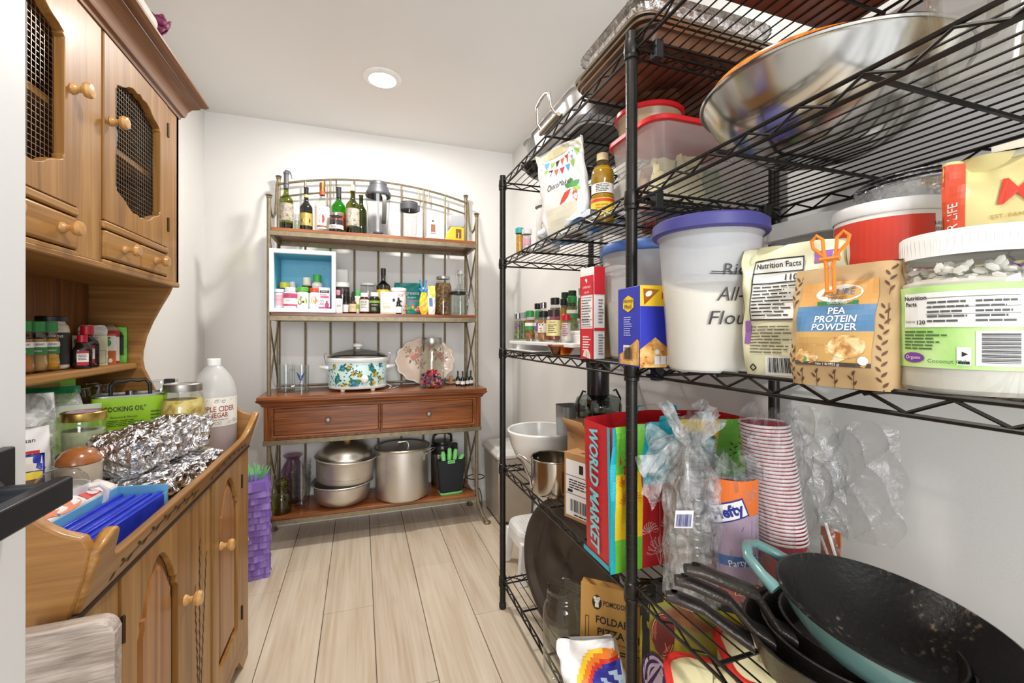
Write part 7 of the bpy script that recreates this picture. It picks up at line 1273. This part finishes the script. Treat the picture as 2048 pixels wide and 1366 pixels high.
for i in range(30):
    for j in range(22):
        x0, z0 = -.08+.16*i/30, .03+.2*j/22; dx, dz = x0+.003-.085, (z0+.004-.10)*.9; r_ = (abs(dx)**2.6+abs(dz)**2.6)**(1/2.6)
        if r_ > .128: continue
        c = 0 if r_ > .116 else 1 if r_ > .104 else 2 if r_ > .094 else (4 if math.sin((dx*.8+dz)*150) > .35 and r_ < .08 else 3)
        cells.append((c, [(x0, z0), (x0+.16/30, z0), (x0+.16/30, z0+.2/22), (x0, z0+.2/22)]))
decal(t, 'colour_print', [PM(c, .4) for c in ('f2c92c', 'e9802a', 'd8342a', '2b2f9a', 'b9d2ea')], cells, f, .0012)
t, f = pouch('black_cloth_bag', 'small black fabric bag in front of the gallon jar', (.578, 1.085, ZE), .1, .045, .15, PM('211f1e', .9, var=.1, bump=.3, bsc=200), -.9, seed=83, top=1.0, foot=.95, wr=.003); obj('hem', MB().tube([tuple(f(-.046+.0046*i, .147, .001)) for i in range(21)], .002, 6), PM('2d2b2a', .8), t)
t, f = pouch('grocery_bag', 'black trimmed grocery bag printed with tomato, onion and avocado', (.735, .825, ZE), .25, .10, .425, SPK([(.3, '4a2a10'), (.42, '8a4a18'), (.5, '8a8a20'), (.6, 'b8a428'), (.7, '7a2f14')], 7, .5, .1, 5, 1.2), -.75, seed=85, top=1, foot=1, wr=.004, p=.5)
decal(t, 'black_trim', PM('18181a', .6, bump=.3, bsc=300), rect(-.125, -.1, .0, .42, 3, 12)+rect(-.125, .12, .395, .425, 12, 1), f, .0012)
decal(t, 'tomato_print', [PM('7a1f14', .5), PM('c0502a', .5), PM('e0b090', .5)], [(0, ell(-.07, .32, .026, .045, 20)), (1, ell(-.07, .32, .021, .038, 20))]+[(2, q) for i in range(6) for q in stroke([(-.07, .32), (-.07+.02*math.cos(i*1.05), .32+.036*math.sin(i*1.05))], .0015)]+[(2, q) for q in stroke(ell(-.07, .32, .024, .042, 20), .0015)], f, .0016)
decal(t, 'onion_print', [PM('4a2a5a', .5), PM('d8c8e0', .5)], [(i % 2, ell(-.085, .225, .034-.005*i, .05-.0075*i, 18)) for i in range(6)], f, .0018); decal(t, 'avocado_print', [PM('2f6a2a', .5), PM('7fb04a', .5), PM('2a1c14', .5)], [(0, ell(-.03, .2, .022, .05, 18, -.3)), (1, ell(-.032, .195, .014, .032, 14, -.3)), (2, ell(-.045, .16, .018, .018, 12))], f, .002)
for k_, (lb, x, y, w_, d_, hh, rz, sl) in enumerate((('cream fabric bag with red edging lying in front of the printed bag', .640, .672, .075, .062, .345, -.5, .35), ('folded cream bag with red edging nearer the wall', .775, .690, .068, .060, .372, -.35, .3))):
    t = thing('fabric_bag', lb, 'bag', (x, y, ZE), rz)
    sq = lambda q, w_=w_, d_=d_, hh=hh, sl=sl: [(px*(1+.05*math.sin(7*q+9*py)), py*(1+.05*math.sin(6*q+11*px)), .001+(hh-.03+sl*(py)-.15*px)*q if q < 1 else hh-.03+sl*py-.15*px) for px, py in rr4(w_, d_, .03, 5)]
    top = sq(1); n = len(top); cx_ = sum(p[0] for p in top)/n; cy_ = sum(p[1] for p in top)/n
    shr = lambda f_, dz: [(cx_+(p[0]-cx_)*f_, cy_+(p[1]-cy_)*f_, p[2]+dz+.006*math.sin(60*p[0]+40*p[1])) for p in top]
    obj('cloth', MB().loft([sq(q/8) for q in range(9)]+[shr(.93, .012), shr(.7, .022), shr(.4, .026), shr(.01, .028)], cap=False), PM('d9cfa0', .6, var=.05, bump=.25, bsc=20), t, ang=60)
    obj('red_edging', MB().tube([(p[0], p[1], p[2]+.006) for p in top], .009, 8, closed=True), PM('cf2a22', .5), t)
